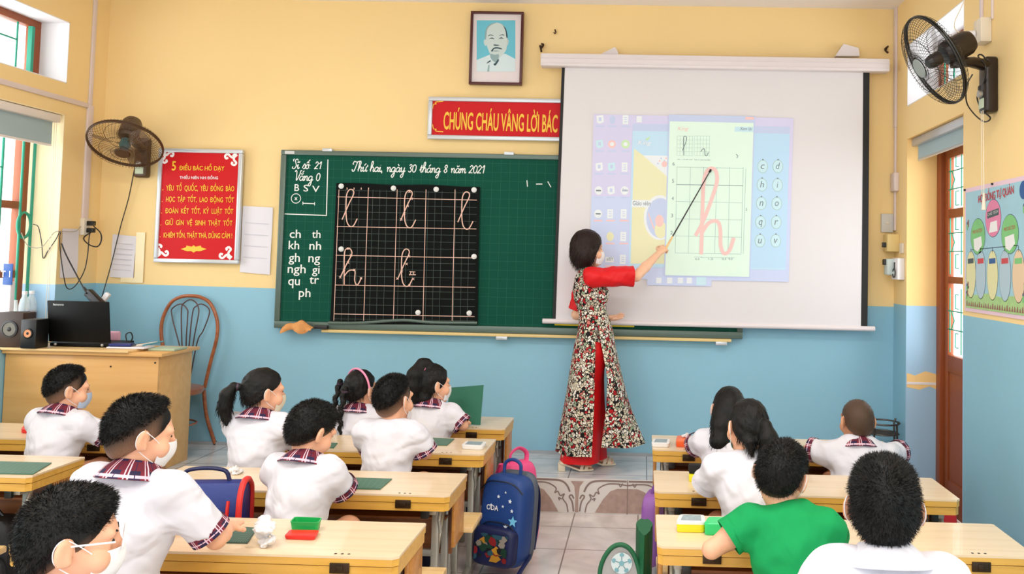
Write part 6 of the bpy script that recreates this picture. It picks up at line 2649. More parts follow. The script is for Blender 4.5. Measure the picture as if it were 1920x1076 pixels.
    if glasses:
        pts = [(-.085, -.01, .006), (-.074, .05, .008), (-.062, .088, .008)]
        for sx in (-1, 1):
            local_tube('glasses_arm', [Hc + HR @ (V(sx * -p[0], p[1], p[2]) * hs) for p in pts], .0022, M_WHITE, t)
            local_tube('glasses_rim', [Hc + HR @ (V(sx * .034 + .024 * math.cos(a), .104 - .012 * abs(math.cos(a)) * 0, .004 + .018 * math.sin(a)) * hs) for a in np.linspace(0, 2 * PI, 24, endpoint=False)], .0022, M_WHITE, t, closed=True)
        local_tube('glasses_bridge', [Hc + HR @ (V(x, .106, .008) * hs) for x in (-.010, 0, .010)], .0022, M_WHITE, t)
    return t, Hc, HR, N


def add_hair(t, Hc, R, s, style, seed, m, N, U, X, Fw):
    """Hair mesh grown off the skull; style decides hairline, length and tails."""
    def h(x, y, z):
        return Hc + R @ (V(x, y, z) * s)
    ext = .30 * s
    F = Field(Hc - ext * np.array([1, 1, 1.08]), Hc + ext * np.array([1, 1, .62]), .0042)
    thick = {'crop': .012, 'fade': .012, 'shaven': .003, 'big': .014, 'pony': .010, 'braid': .008, 'topknot': .012, 'long': .014, 'tied': .012, 'bob': .020}[style]
    c, r = V(0, -.010, .022), V(.077, .093, .088)
    F.ell(h(*c), (r + thick * V(.5, .8, 1)) * s, R, .0)
    F.ell(h(0, -.040, -.012), V(.070 + thick * .5, .055 + thick * .6, .070) * s, R, .02)
    if style in ('big', 'crop', 'fade'):
        F.ell(h(0, .015, .075), V(.060, .065, .024 + thick) * s, R, .03)
    if style not in ('shaven',):
        F.ripple(seed, .0016 * s, 120, 5)
    # hairline: forehead to nape, above the ears
    slope = {'long': .30, 'topknot': .55, 'bob': .30}.get(style, .90)
    base = {'long': -.07, 'topknot': -.035, 'pony': -.012, 'braid': -.010, 'tied': -.02, 'shaven': -.008, 'bob': -.135}.get(style, -.028)
    nrm = R @ V(0, slope, -1)
    short = style in ('crop', 'fade', 'big')
    if short:
        F.half(h(0, 0, base + (.062 if style == 'fade' else .018)), nrm, .040 * s)
        G = Field.__new__(Field)
        G.lo, G.h, G.n = F.lo, F.h, F.n
        G.D = np.full(F.n, 1.0, np.float32)
        G.ell(h(*c), (r + .0032) * s, R, .0)
        G.ell(h(0, -.040, -.025), V(.066, .058, .066) * s, R, .02)
        G.half(h(0, 0, base), nrm, .003)
        F.D = np.minimum(F.D, G.D)
    elif style != 'bob':
        F.half(h(0, 0, base), nrm, .012 if style != 'shaven' else .003)
    if style != 'bob':
        F.half(h(0, .078, .03), R @ V(0, 1, -.55), .034)
    for sx in (-1, 1):
        if style != 'bob':
            F.ell(h(sx * .094, .002, -.010), V(.022, .025, .037) * s * (1.25 if style == 'big' else 1.0), R, .006, 's')
    tails, loops = [], []
    if style == 'pony':
        q = [h(-.02, -.100, .020), h(-.035, -.135, .022), h(-.045, -.158, -.02), h(-.050, -.160, -.08), h(-.045, -.15, -.135), h(-.042, -.146, -.165)]
        F2 = [(q, [.016, .020, .034, .034, .022, .008])]
        loops.append((q[0] * .6 + q[1] * .4, q[1] - q[0], .019))
    elif style == 'braid':
        F2 = []
        for (x0, y0, z0), side, n_ in (((-.070, -.060, .020), -1, 9), ((.004, -.100, -.012), 0, 8)):
            a = h(x0, y0, z0)
            pts, rs = [], []
            for i in range(n_ * 2 + 1):
                u = i / (n_ * 2)
                w = .007 * math.sin(i * PI / 2 + .8)
                pts.append(a + V(0, 0, -.215 * u) + X * (side * .035 * math.sin(u * 2.2) * .6 + w) - Fw * (.012 + .056 * math.sin(min(1, u * 1.7) * PI / 2)) + (R @ V(side * .02, -.015, .02)) * math.exp(-u * 5))
                rs.append((.0165 if i % 2 == 0 else .0125) * (1 - .45 * u))
            F2.append((pts, rs))
            k = pts[-1]
            F2.append(([k, k - U * .03 - Fw * .004, k - U * .065], [.005, .010, .003]))
            loops.append((pts[1], V(0, 0, 1), .018))
        F.path([h(-.03, -.095, .0), h(.004, -.112, -.02)], [.02, .026], .02)
    elif style == 'topknot':
        F2 = []
        F.ell(h(.0, -.045, .120), V(.036, .034, .034) * s, R, .02)
        F.path([h(.0, -.075, .125), h(.01, -.118, .06), h(.01, -.125, .0), h(.005, -.115, -.07)], [.030, .042, .045, .034], .02)
        F.ell(h(-.075, -.075, .03), V(.028, .03, .032) * s, R, .01)
        F.path([h(-.078, -.09, .01), h(-.085, -.10, -.06), h(-.075, -.095, -.105)], [.020, .020, .008], .01)
        F.ell(h(0, -.06, -.075), V(.072, .05, .05) * s, R, .02)
        loops.append((h(-.066, -.07, .032), R @ V(-1, -.3, 0), .022))
        loops.append((h(.02, -.07, .09), R @ V(.3, -.8, .6), .020))
    elif style == 'long':
        F2 = []
        F.ell(h(-.01, -.055, -.055), V(.085, .065, .10) * s, R, .03)
        F.path([h(-.045, -.075, -.09), h(-.05, -.08, -.17), h(-.045, -.078, -.235)], [.050, .045, .016], .03)
        F.path([h(.030, -.075, -.09), h(.03, -.08, -.18), h(.025, -.07, -.21)], [.050, .042, .016], .03)
    elif style == 'bob':
        F2 = []
        F.ell(h(0, -.026, -.042), V(.097, .082, .097) * s, R, .03)
        F.half(h(0, -.02, -.128), R @ V(0, .25, -1), .02)
        F.half(h(0, .050, -.04), R @ V(0, 1, -.30), .01)
    elif style == 'tied':
        F2 = []
        F.ell(h(.03, -.108, .012), V(.022, .020, .020) * s, R, .015)
        F.path([h(.03, -.120, .01), h(.036, -.128, -.04), h(.034, -.118, -.10), h(.03, -.112, -.125)], [.022, .036, .030, .008], .02)
        F.path([h(-.03, -.085, -.06), h(-.02, -.085, -.115)], [.026, .006], .02)
        loops.append((h(.03, -.108, .012), R @ V(.2, -1, .1), .021))
    else:
        F2 = []
    for pts, rs in F2:
        F.path(pts, rs, .006)
    v, f = F.mesh()
    n = mesh_normals(v, f)
    loc = ((v - Hc) @ R) / s
    # fade attribute: how much the scalp shows towards the hairline at sides and back
    edge = loc[:, 2] - base - slope * loc[:, 1]
    fade = np.zeros(len(v))
    if style == 'fade':
        fade = np.clip(1 - (edge - .003) / .092, 0, 1) ** 1.2 * np.clip((.045 - loc[:, 1]) / .03, 0, 1) * .9
    elif style in ('crop', 'big'):
        fade = np.clip(1 - edge / .026, 0, 1) * np.clip((.05 - loc[:, 1]) / .03, 0, 1) * .55
    elif style == 'shaven':
        fade = np.full(len(v), .32) + np.clip(1 - edge / .05, 0, 1) * .35
    top = edge > (.074 if style == 'fade' else .012)
    vv, ff = [v], [tuple(q) for q in f]
    fa = [fade]
    crown = h(0, -.055, .085)
    flow = np.zeros_like(v)
    top &= ~((np.abs(loc[:, 0]) > .058) & (np.abs(loc[:, 1]) < .036) & (loc[:, 2] < .034))
    if style in ('crop', 'fade', 'big'):
        away = v - crown
        away = away / np.maximum(np.linalg.norm(away, axis=1), .01)[:, None]
        flow = away * .75 + np.array(R @ V(0, .2, .1))
        cnt, ln_, lf, wd = {'crop': (8000, .011, .26, .0006), 'fade': (8000, .011, .34, .0006), 'big': (10000, .012, .24, .0006)}[style]
        sv, sf = hair_strands(v, n, top, cnt, ln_ * s, seed, flow, lf, wd, .32)
    elif style == 'shaven':
        sv, sf = hair_strands(v, n, edge > .0, 1500, .003, seed, None, 1.0, .0006)
    else:
        flow = np.zeros_like(v)
        tgt = {'pony': h(-.02, -.11, .02), 'tied': h(.03, -.115, .01), 'topknot': h(.02, -.10, .07), 'braid': h(0, -.10, 0)}.get(style)
        if tgt is not None:
            d = tgt - v
            dl = np.linalg.norm(d, axis=1)[:, None]
            flow = np.where(dl > .06, d / np.maximum(dl, .01), np.array([0, 0, -1.0])) * 1.6
        else:
            flow = np.tile(np.array([0, 0, -1.6]), (len(v), 1))
        low = (v[:, 2] < Hc[2] - .03)
        flow[low] = np.array([0, 0, -1.6])
        sv, sf = hair_strands(v, n, np.ones(len(v), bool), 1900, .030 * s, seed, flow, .30, .0011, .35)
    k = len(v)
    if len(sv):
        vv.append(sv)
        fa.append(np.zeros(len(sv)))
        ff += [tuple(i + k for i in q) for q in sf]
    o = np_object('hair', np.concatenate(vv), ff, m, t, attr=np.concatenate(fa))
    for c0, ax_, rr in loops:
        ring_band('hair_tie', c0, ax_, rr, rr, .010, o, mat('hair_tie_pink', (226, 120, 150), .5) if style == 'topknot' else mat('hair_tie_dark', (60, 40, 60), .5))
    return o
# ================================================================== THE PUPILS
def head_at(px, py, y):
    """Head seen at (px, py) on a pupil whose hips are at depth y."""
    return ('px', (px, py, y + .015), 0)


K = {}
K['left'] = kid('boy in white shirt and pale blue mask at the left edge desk', head_at(128, 729, 4.165), byaw=14, lean=12, head=(34, 6, 0), hair='fade', seed=11, foot_in=.07, collar='plaid', mask=M_MASKB,
                arms=(None, ((.075, .09, -.145), (.02, .15, .015))))
K['pony'] = kid('girl with a ponytail and plaid collar, second row of the middle column', head_at(494, 734, 4.036), byaw=10, lean=8, head=(38, 4, 0), hair='pony', seed=21, collar='plaid', mask=M_MASKC)
K['braid'] = kid('girl with two thin braids and a pink headband, near the platform', head_at(676, 729, 4.79), byaw=8, lean=6, head=(22, 2, 0), hair='braid', seed=31, collar='plaid',
                 arms=(((-.05, .03, -.13), (.03, .17, .0)), ((.05, .03, -.13), (-.04, .17, .0))))
K['bun'] = kid('girl with a topknot and tied side hair, beside the standing green slate', head_at(812, 720, 4.785), byaw=14, lean=6, head=(40, 0, 0), hair='topknot', seed=41, collar='plaid',
               arms=(None, ((.07, .01, -.13), (-.07, .15, .015))))
K['crop'] = kid('boy with closely clipped sides and a flat white shirt back, middle column', head_at(738, 748, 4.036), byaw=6, lean=7, head=(22, 2, 0), hair='fade', seed=51, width=.95, collar='band',
                arms=(((-.005, .08, -.17), (.05, .15, .0)), ((.045, .03, -.17), (-.10, .13, .01))))
K['bent'] = kid('boy with fluffy hair bending over his desk, beside the flat green slate', head_at(584, 806, 3.30), byaw=12, lean=14, head=(26, 24, 4), hair='crop', seed=61, width=.94, collar='plaid', mask=None,
                arms=(((-.005, .08, -.17), (.05, .15, .0)), ((.012, .07, -.17), (-.08, .13, .0))))
K['big'] = kid('boy in white shirt with plaid cuffs, writing beside the crumpled tissue', head_at(264, 812, 2.546), byaw=10, lean=6, head=(40, 10, 2), hair='fade', seed=71, collar='plaid', width=1.08,
               arms=(None, ((.09, .09, -.165), (-.04, .11, .0))))
K['specs'] = kid('boy with white spectacles and mask loop, cut off at the bottom left', head_at(134, 1010, 1.80), byaw=16, lean=6, head=(44, 6, 0), hair='crop', seed=81, collar='plaid', glasses=True)
K['long'] = kid('girl with long loose black hair at the first desk of the right column', head_at(1366, 768, 4.28), byaw=0, lean=14, head=(-4, 10, 4), hair='long', seed=91, collar='plaid',
                arms=(((-.035, .08, -.155), (.07, .12, .0)), None))
K['shaven'] = kid('boy with a shaven head and spread elbows, near the wire stand', head_at(1607, 789, 4.28), byaw=0, lean=12, head=(-12, 4, 0), hair='shaven', seed=101, collar='plaid', skin=M_SKIN2, hair_m=M_HAIRS, mask=None,
                  arms=(((-.085, .07, -.14), (.07, .14, .01)), ((.085, .07, -.14), (-.07, .14, .01))), width=1.12)
K['tied'] = kid('girl with tied black hair, seated just in front of the long haired girl', head_at(1402, 800, 3.50), byaw=-4, lean=9, head=(-14, 8, 3), hair='tied', seed=111, collar=False, mask=mat('mask_teal', (120, 190, 180), .8),
                arms=(((-.04, .08, -.15), (.08, .12, .0)), None))
K['green'] = kid('boy in a green tee shirt leaning with bare elbow on the desk', head_at(1464, 890, 2.736), byaw=4, lean=20, head=(18, 20, 10), hair='crop', seed=121, shirt=M_TEE, collar=False, mask=M_MASKD,
                 arms=((at_y(1334, 1030, 2.84), at_y(1410, 1036, 3.06)), None), width=1.0, sleeve=.42, sidelean=-11)
K['front'] = kid('boy with big dark hair and both ears showing, at the bottom right', head_at(1657, 948, 2.0), byaw=0, lean=6, head=(11, -6, 0), hair='big', seed=131, collar=True, width=1.05, skin=M_SKIN2)

# pink headband of the braided girl
t, Hc, HR, N_ = K['braid']
pts = [(.078 * math.cos(a) * 1.12, -.012 + .004 * math.sin(a), .022 + .092 * math.sin(a) * 1.08) for a in np.linspace(-.25, PI + .25, 30)]
RB = HR @ rotm(0, -14, 0)
local_tube('headband', [Hc + RB @ V(*p) for p in pts], .006, mat('headband_pink', (246, 150, 186), .4), t, 8)
# ================================================================== THE TEACHER
def floral():
    m = mat('floral_cloth', (220, 210, 190), .75, spec=.25)
    nt, b = nodes_of(m)
    tc = nt.nodes.new('ShaderNodeTexCoord')
    wn = nt.nodes.new('ShaderNodeTexNoise')
    wn.inputs['Scale'].default_value = 30
    nt.links.new(tc.outputs['Object'], wn.inputs['Vector'])
    add = nt.nodes.new('ShaderNodeMix')
    add.data_type = 'RGBA'
    add.blend_type = 'ADD'
    add.inputs['Factor'].default_value = .035
    nt.links.new(tc.outputs['Object'], add.inputs['A'])
    nt.links.new(wn.outputs['Color'], add.inputs['B'])
    v1 = nt.nodes.new('ShaderNodeTexVoronoi')
    v1.inputs['Scale'].default_value = 54
    nt.links.new(add.outputs['Result'], v1.inputs['Vector'])
    v2 = nt.nodes.new('ShaderNodeTexVoronoi')
    v2.feature = 'DISTANCE_TO_EDGE'
    v2.inputs['Scale'].default_value = 54
    nt.links.new(add.outputs['Result'], v2.inputs['Vector'])
    sp = nt.nodes.new('ShaderNodeSeparateColor')
    nt.links.new(v1.outputs['Color'], sp.inputs[0])
    cr = nt.nodes.new('ShaderNodeValToRGB')
    cr.color_ramp.interpolation = 'CONSTANT'
    e = cr.color_ramp.elements
    e[0].position, e[0].color = 0, (*lin((224, 214, 190)), 1)
    e[1].position, e[1].color = .42, (*lin((238, 234, 222)), 1)
    for pos, c in ((.64, (182, 28, 36)), (.76, (150, 168, 140)), (.84, (24, 20, 22)), (.89, (206, 120, 110))):
        k = e.new(pos)
        k.color = (*lin(c), 1)
    nt.links.new(sp.outputs[0], cr.inputs['Fac'])
    gt = nt.nodes.new('ShaderNodeMath')
    gt.operation = 'LESS_THAN'
    gt.inputs[1].default_value = .095
    nt.links.new(v2.outputs['Distance'], gt.inputs[0])
    mx = nt.nodes.new('ShaderNodeMix')
    mx.data_type = 'RGBA'
    nt.links.new(gt.outputs[0], mx.inputs['Factor'])
    nt.links.new(cr.outputs['Color'], mx.inputs['A'])
    mx.inputs['B'].default_value = (*lin((22, 18, 20)), 1)
    nt.links.new(mx.outputs['Result'], b.inputs['Base Color'])
    return m


M_FLORAL = floral()
M_SILKR = mat('silk_red', (222, 24, 30), .5, spec=.3, bump=.25, bscale=9)
M_SANDAL = mat('sandal_cream', (236, 224, 196), .45)


def teacher():
    TY = 5.76
    base = Vector((at_y(1095, 870, TY).x, TY, PZ))
    t = thing('person', base, 'woman in floral dress with red sleeves and trousers, pointing a stick at the screen', 'person')
    b0 = V(*base)

    def Q(px, py, y=TY):
        return V(*at_y(px, py, y)) - b0
    Hc = Q(1102, 467)
    HR = rotm(74, 3, -3)
    hs = 1.04
    Fw, Rt = V(math.sin(math.radians(80)), math.cos(math.radians(80)), 0), V(math.cos(math.radians(80)), -math.sin(math.radians(80)), 0)
    U = V(0, 0, 1.0)
    BR = np.stack([Rt, Fw, U], 1)
    neck = Q(1101, 505)
    shR = Q(1112, 519, TY - .15)
    shL = Q(1100, 519, TY + .15)
    elR = Q(1193, 518, TY - .10)
    haR = Q(1236, 474, TY + .06)
    elL = Q(1081, 590, TY + .17)
    haL = Q(1139, 597, TY + .12)
    chest = Q(1105, 545)
    waist = Q(1113, 602)
    hip = Q(1110, 648)
    pelv = Q(1110, 665)
    ftR, ftL = Q(1070, 872, TY - .075), Q(1113, 866, TY + .09)
    knR, knL = Q(1098, 765, TY - .08), Q(1114, 765, TY + .08)
    pts = [Hc, shR, shL, elR, haR, elL, haL, hip, ftR, ftL]
    lo, hi = np.minimum.reduce(pts) - .2, np.maximum.reduce(pts) + .2
    lo[2] = -.02
    F = Field(lo, hi, .0062)
    F.ell(chest, V(.135, .085, .12), BR, .04)
    F.cone(chest, waist, .085, .080, .04)
    F.ell(hip, V(.145, .10, .10), BR, .05)
    F.cone(shR + U * .0, shL, .045, .045, .04)
    F.cone(neck - U * .03, Hc - HR @ V(0, .015, .04), .046, .042, .02)
    add_head(F, Hc, HR, hs, ear=.90)
    for S, E, H in ((shR, elR, haR), (shL, elL, haL)):
        F.path([S, (S + E) / 2, E, E + (H - E) * .4, H], [.045, .040, .034, .033, .021], .012)
    for s_, kn, ft in ((1, knR, ftR), (-1, knL, ftL)):
        an = ft + U * .085 - Fw * .03
        F.path([hip + Rt * .07 * s_ - U * .04, kn, an], [.080, .052, .030], .02)
        F.cone(an - U * .03, ft + Fw * .10 - U * .0, .028, .022, .02)
        for k in range(5):
            q = ft + Fw * .10 + Rt * (s_ * (.024 - .012 * k))
            F.cone(q, q + Fw * (.034 - .004 * abs(k - 1)) - U * .006, .0095, .0075, .006)
    v, f = F.mesh()
    vs, fs = [v], [f]
    # hands: the right one grips the stick, the left one hangs open with spread fingers
    stick_dir = V(*(at_y(1333, 318, 6.03) - at_y(1250, 455, TY + .10)))
    stick_dir /= np.linalg.norm(stick_dir)
    d = haR - elR
    d /= np.linalg.norm(d)
    G = Field(haR - .14, haR + .14, .0032)
    G.cone(haR - d * .05, haR, .0245, .0205, .01)
    add_hand(G, haR, d, V(-.1, -.80, .5), 1, 1.0, .95, .04)
    hv, hf = G.mesh()
    fs.append(hf + sum(len(a) for a in vs))
    vs.append(hv)
    d2 = Q(1172, 596, TY + .10) - haL
    G = Field(haL - .15, haL + .15, .0032)
    dd = haL - elL
    dd /= np.linalg.norm(dd)
    G.cone(haL - dd * .05, haL, .0245, .0205, .01)
    add_hand(G, haL, d2 + V(0, 0, .01), V(0, .45, -.9), 1, 1.0, .22, .22)
    hv, hf = G.mesh()
    fs.append(hf + sum(len(a) for a in vs))
    vs.append(hv)
    np_object('body', np.concatenate(vs), np.concatenate(fs), M_SKINT, t)
    # dress bodice
    G = Field(lo, hi, .0065)
    G.ell(chest - U * .0, V(.150, .100, .125), BR, .04)
    G.ell(Q(1128, 552, TY - .05), V(.062, .050, .055), BR, .03)
    G.ell(Q(1128, 552, TY + .06), V(.062, .050, .055), BR, .03)
    G.cone(chest, waist, .100, .092, .05)
    G.ell(waist, V(.118, .092, .08), BR, .04)
    G.ell(hip + U * .03, V(.155, .108, .11), BR, .06)
    G.cone(shR * .75 + shL * .25, shL * .75 + shR * .25, .060, .060, .04)
    G.cone(neck - U * .06, neck + U * .012, .075, .052, .03)
    G.ripple(7, .0022, 40, 5)
    G.half(neck + U * .028, U)
    G.half(hip + U * .01, -U)
    v, f = G.mesh()
    np_object('dress', v, f, M_FLORAL, t)
    # red raglan sleeves
    for S, E, side, k in ((shR, elR, -1, .94), (shL, elL, 1, .88)):
        G = Field(np.minimum(S, E) - .2, np.maximum(S, E) + .2, .0055)
        ax_ = E - S
        L = np.linalg.norm(ax_)
        ax_ /= L
        en = S + ax_ * L * k
        G.path([S * .55 + neck * .45 - U * .015, S, (S + en) / 2, en + ax_ * .02], [.052, .066, .062, .068], .02)
        G.ripple(31 + side, .0050, 34, 6)
        G.half(en, ax_)
        v, f = G.mesh()
        np_object('sleeve', v, f, M_SILKR, t)
    # dress panels: back and front, open at the sides
    def panel(rows, a0, a1, name):
        """rows: (py, px centre, back/front reach m, half width m); angles from the right side (towards the class) round."""
        grid = []
        for i, (py, pxc, reach, hw, fl) in enumerate(rows):
            c = Q(pxc, py)
            row = []
            for j in range(25):
                u = j / 24
                a = math.radians(a0 + (a1 - a0) * u)
                fold = 1 + fl * math.sin(u * 19 + i * .35) * .5
                row.append(c + V(math.cos(a) * reach * fold, math.sin(a) * hw * fold, .004 * math.sin(u * 15 + 1) * (i > 8)))
            grid.append(row)
        return local_sheet(name, grid, M_FLORAL, t, .004)

    def interp(tab, n):
        ys = [r[0] for r in tab]
        out = []
        for i in range(n):
            y = ys[0] + (ys[-1] - ys[0]) * i / (n - 1)
            out.append(tuple(float(np.interp(y, ys, [r[k] for r in tab])) for k in range(len(tab[0]))))
        return out
    back = interp([(598, 1117, .098, .126, .0), (622, 1119, .128, .162, .0), (650, 1121, .162, .192, .01), (700, 1120, .190, .196, .02), (750, 1119, .212, .195, .03), (800, 1117, .235, .195, .04), (846, 1115, .258, .195, .05)], 16)
    panel(back, -92, -268, 'back_panel')
    front = interp([(598, 1120, .082, .122, .0), (622, 1125, .086, .160, .0), (650, 1131, .080, .188, .01), (700, 1140, .088, .192, .02), (750, 1138, .138, .180, .03), (800, 1131, .228, .180, .04), (829, 1127, .288, .180, .05)], 16)
    panel(front, -88, 88, 'front_panel')
    # wide red trousers
    for nm, hp, kn, ft, w0 in (('trousers', hip + U * .05 + Rt * .055, knR, Q(1086, 866, TY - .065), 1), ('trousers', hip + U * .05 - Rt * .055, knL, Q(1102, 858, TY + .075), -1)):
        rings = []
        for i in range(9):
            u = i / 8
            p = hp * (1 - u) + ft * u if u > .5 else (hp * (1 - u * 2) + (hp * .45 + ft * .55) * u * 2 if u <= .5 else hp)
            rx, ry = .080 + (.128 - .080) * u, .080 + .005 * u
            rings.append([Vector(p + V(math.cos(2 * PI * k / 36) * rx * (1 + .05 * u * math.sin(5 * 2 * PI * k / 36)), math.sin(2 * PI * k / 36) * ry * (1 + .05 * u * math.sin(5 * 2 * PI * k / 36)), 0)) for k in range(36)])
        mb = MB()
        mb.ring_loft(rings)
        bmesh.ops.translate(mb.bm, verts=mb.bm.verts[:], vec=base)
        mb.build('trouser_leg', M_SILKR, t)
    G = Field(lo, hi, .008)
    G.ell(hip - U * .02, V(.166, .112, .14), BR, .03)
    for s_, kn in ((1, knR), (-1, knL)):
        G.cone(hip + Rt * .07 * s_ - U * .04, kn, .100, .060, .03)
    G.half(hip + U * .075, U)
    v, f = G.mesh()
    np_object('trouser_waist', v, f, M_SILKR, t)
    # sandals with block heels
    for s_, ft in ((1, ftR), (-1, ftL)):
        off = Vector(b0)
        sole = []
        z0 = .012
        mb = MB()
        up_, dn_ = [], []
        for i in range(11):
            u = i / 10
            c = ft + Fw * (-.075 + .225 * u)
            z = .052 * (1 - min(1, u * 1.7)) ** 1.0 + .004
            w = .030 + .012 * math.sin(PI * min(1, u * .9 + .1)) - (.012 if u > .95 else 0)
            row = [Vector((c[0], c[1], 0)) + Vector(Rt * w) + Vector((0, 0, z)), Vector((c[0], c[1], 0)) - Vector(Rt * w) + Vector((0, 0, z))]
            up_.append(row)
        mb.sheet(up_, thick=.010)
        hc_ = ft + Fw * -.060
        mb.obox(Vector((hc_[0], hc_[1], .026)), (.045, .045, .052), Matrix(BR.tolist()), bev=.004)
        for u0, u1, zz in ((.085, .125, .038), (.055, .10, .052)):
            g = []
            for j in range(9):
                a = PI * j / 8
                for_ = ft + Fw * (u0 + (u1 - u0) * j / 8)
                g.append([Vector((for_[0], for_[1], 0)) + Vector(Rt * (.040 * math.cos(a))) + Vector((0, 0, .010 + zz * math.sin(a))) + Vector(Fw * dx) for dx in (0, .022)])
            mb.sheet(g, thick=.003)
        bmesh.ops.translate(mb.bm, verts=mb.bm.verts[:], vec=off)
        mb.build('sandal', M_SANDAL, t)
    add_eyes(t, Hc, HR, hs)
    add_mask(t, Hc, HR, hs, M_MASKW, under_hair=True)
    add_hair(t, Hc, HR, hs, 'bob', 77, M_HAIRT, neck, U, Rt, Fw)
    # the pointing stick, held in the hand
    p0 = V(*at_y(1247, 468, TY + .10))
    p1 = V(*at_y(1333, 318, 6.015))
    st = thing('pointing_stick', Vector(p0), 'thin dark pointing stick with wooden grip, held up to the projected letter', 'stick')
    pm = p0 + (p1 - p0) * .16
    MB().tube([p0 - (p1 - p0) * .04, pm], [.009, .007], 10).build('grip', M_SEAT, st)
    MB().tube([pm, p1], [.0055, .004], 8).build('shaft', M_DARK, st)
    MB().tube([p1 - (p1 - p0) * .03, p1], [.009, .008], 8).build('tip', M_BLACK, st)
    return t


teacher()
# ================================================================== THINGS ON THE DESKS
M_SLATE = mat('slate_green', (66, 112, 92), .5, var=.08, vscale=20)
M_SLINE2 = mat('slate_line', (120, 156, 138), .7)
ZD = DZ + .0008


def slate(corners, label, z=ZD, m=None, pts=None):
    P = pts or [at_z(x, y, z + .004) for x, y in corners]      # far left, far right, near right, near left
    c = (P[0] + P[1] + P[2] + P[3]) / 4
    t = thing('school_slate', Vector((c.x, c.y, min(p.z for p in P) - .004)), label, 'slate', 'green writing slates')
    n = (P[1] - P[0]).cross(P[3] - P[0]).normalized()
    if n.z > 0 or (abs(n.z) < .5 and n.y > 0):
        n = -n
    mb = MB()
    mb.prism(P, n * .004)
    mb.build('board', m or M_SLATE, t)
    mb = MB()
    up = -n
    for i in range(1, 12):
        u = i / 12
        ribbon(mb, [P[0] * (1 - u) + P[1] * u, P[3] * (1 - u) + P[2] * u], .0012, nrm=up, lift=.0004)
    for i in range(1, 8):
        u = i / 8
        ribbon(mb, [P[0] * (1 - u) + P[3] * u, P[1] * (1 - u) + P[2] * u], .0012, nrm=up, lift=.0005)
    mb.build('ruled_grid', M_SLINE2, t, smooth=None)
    return t


slate(((600, 893), (735, 897), (713, 916), (600, 914)), 'large green slate lying flat on the desk right of the fluffy haired boy')
slate(((-20, 864), (97, 867), (62, 888), (-60, 886)), 'green slate lying on the left edge desk with nobody seated')
slate(((800, 820), (852, 822), (838, 834), (788, 833)), 'green slate lying beside the white case on the second desk')
slate(((452, 987), (483, 989), (464, 1017), (408, 1016)), 'small dark green slate under the writing hand, beside the tissue', m=mat('slate_dark', (48, 78, 70), .5))
slate(((612, 829), (633, 830), (626, 839), (606, 838)), 'small slate just showing past the face of the fluffy haired boy')
slate(((1497, 838), (1530, 839), (1526, 852), (1490, 850)), 'grey green slate at the left elbow of the shaven boy', m=mat('slate_pale', (120, 150, 146), .5))
a, b = at_y(843, 727, 5.14), at_y(907, 722, 5.10)
c_, d_ = at_y(901, 790, 5.02), at_y(838, 786, 5.06)
c_.z = d_.z = ZD + .004
slate(None, 'dark green slate standing upright on the desk nearest the platform', pts=[a, b, c_, d_], m=mat('slate_standing', (30, 104, 80), .6))


def case(name, corners, h, label, cat, body_m, lid_m=None, printed=None, group=None, open_top=False, z=ZD, lip=.010):
    """Small plastic case: corners are its foot in the photo (far left, far right, near right, near left)."""
    P = [at_z(x, y, z) for x, y in corners]
    c = (P[0] + P[1] + P[2] + P[3]) / 4
    t = thing(name, Vector((c.x, c.y, z)), label, cat, group)

    def ring(k, zz):
        return [c + (p - c) * k + Vector((0, 0, zz)) for p in P]

    def rnd(pts, r=.16):
        out = []
        for i in range(4):
            p, a_, b_ = pts[i], pts[i - 1], pts[(i + 1) % 4]
            for u in (0, .25, .5, .75, 1):
                q0, q1 = p + (a_ - p) * r, p + (b_ - p) * r
                out.append(q0 * (1 - u) ** 2 + p * 2 * u * (1 - u) + q1 * u * u)
        return out
    mb = MB()
    if open_top:
        mb.ring_loft([rnd(ring(.90, 0)), rnd(ring(1.0, h)), rnd(ring(1.03, h)), rnd(ring(1.03, h + .003)), rnd(ring(.95, h + .003)), rnd(ring(.86, .004))])
        mb.build('tray', body_m, t)
    else:
        mb.ring_loft([rnd(ring(.96, 0)), rnd(ring(1.0, .004)), rnd(ring(1.0, h * .72))])
        mb.build('box', body_m, t)
        mb = MB()
        mb.ring_loft([rnd(ring(1.02, h * .72)), rnd(ring(1.02, h * .95)), rnd(ring(.97, h)), rnd(ring(.5, h))])
        lid = mb.build('lid', lid_m or body_m, t)
        if printed:
            mb = MB()
            q = ring(.72, h + .0006)
            mb.prism(q, (0, 0, .0005), 0)
            mb.build('printed_label', printed, lid, smooth=None)
    return t


M_PRINT = mat('case_print', (150, 166, 174), .4, var=.6, vscale=90)
M_PYEL = mat('plastic_yellow', (236, 226, 40), .35)
M_PGRN = mat('plastic_green', (26, 170, 84), .35)
M_PGRN2 = mat('plastic_mint', (40, 206, 120), .35)
M_PORG = mat('plastic_orange', (240, 96, 44), .35)
M_PWHT = mat('plastic_white', (236, 236, 236), .35)
M_TISS = mat('tissue_paper', (226, 224, 224), .9, bump=.3, bscale=40)
GC = 'small plastic letter card cases'
case('card_case', ((874, 834), (912, 836), (905, 844), (865, 842)), .022, 'white card case with grey printed lid on the second desk, right end', 'case', M_PWHT, M_PWHT, M_PRINT, GC)
case('card_case', ((1226, 829), (1256, 830), (1254, 839), (1221, 838)), .022, 'white card case with printed lid at the left end of the first right column desk', 'case', M_PWHT, M_PWHT, M_PRINT, GC)
case('card_case', ((1270, 828), (1301, 829), (1301, 839), (1267, 838)), .035, 'orange case with a scrap of tissue on it, first right column desk', 'case', M_PORG, mat('plastic_coral', (244, 120, 70), .35), None, GC)
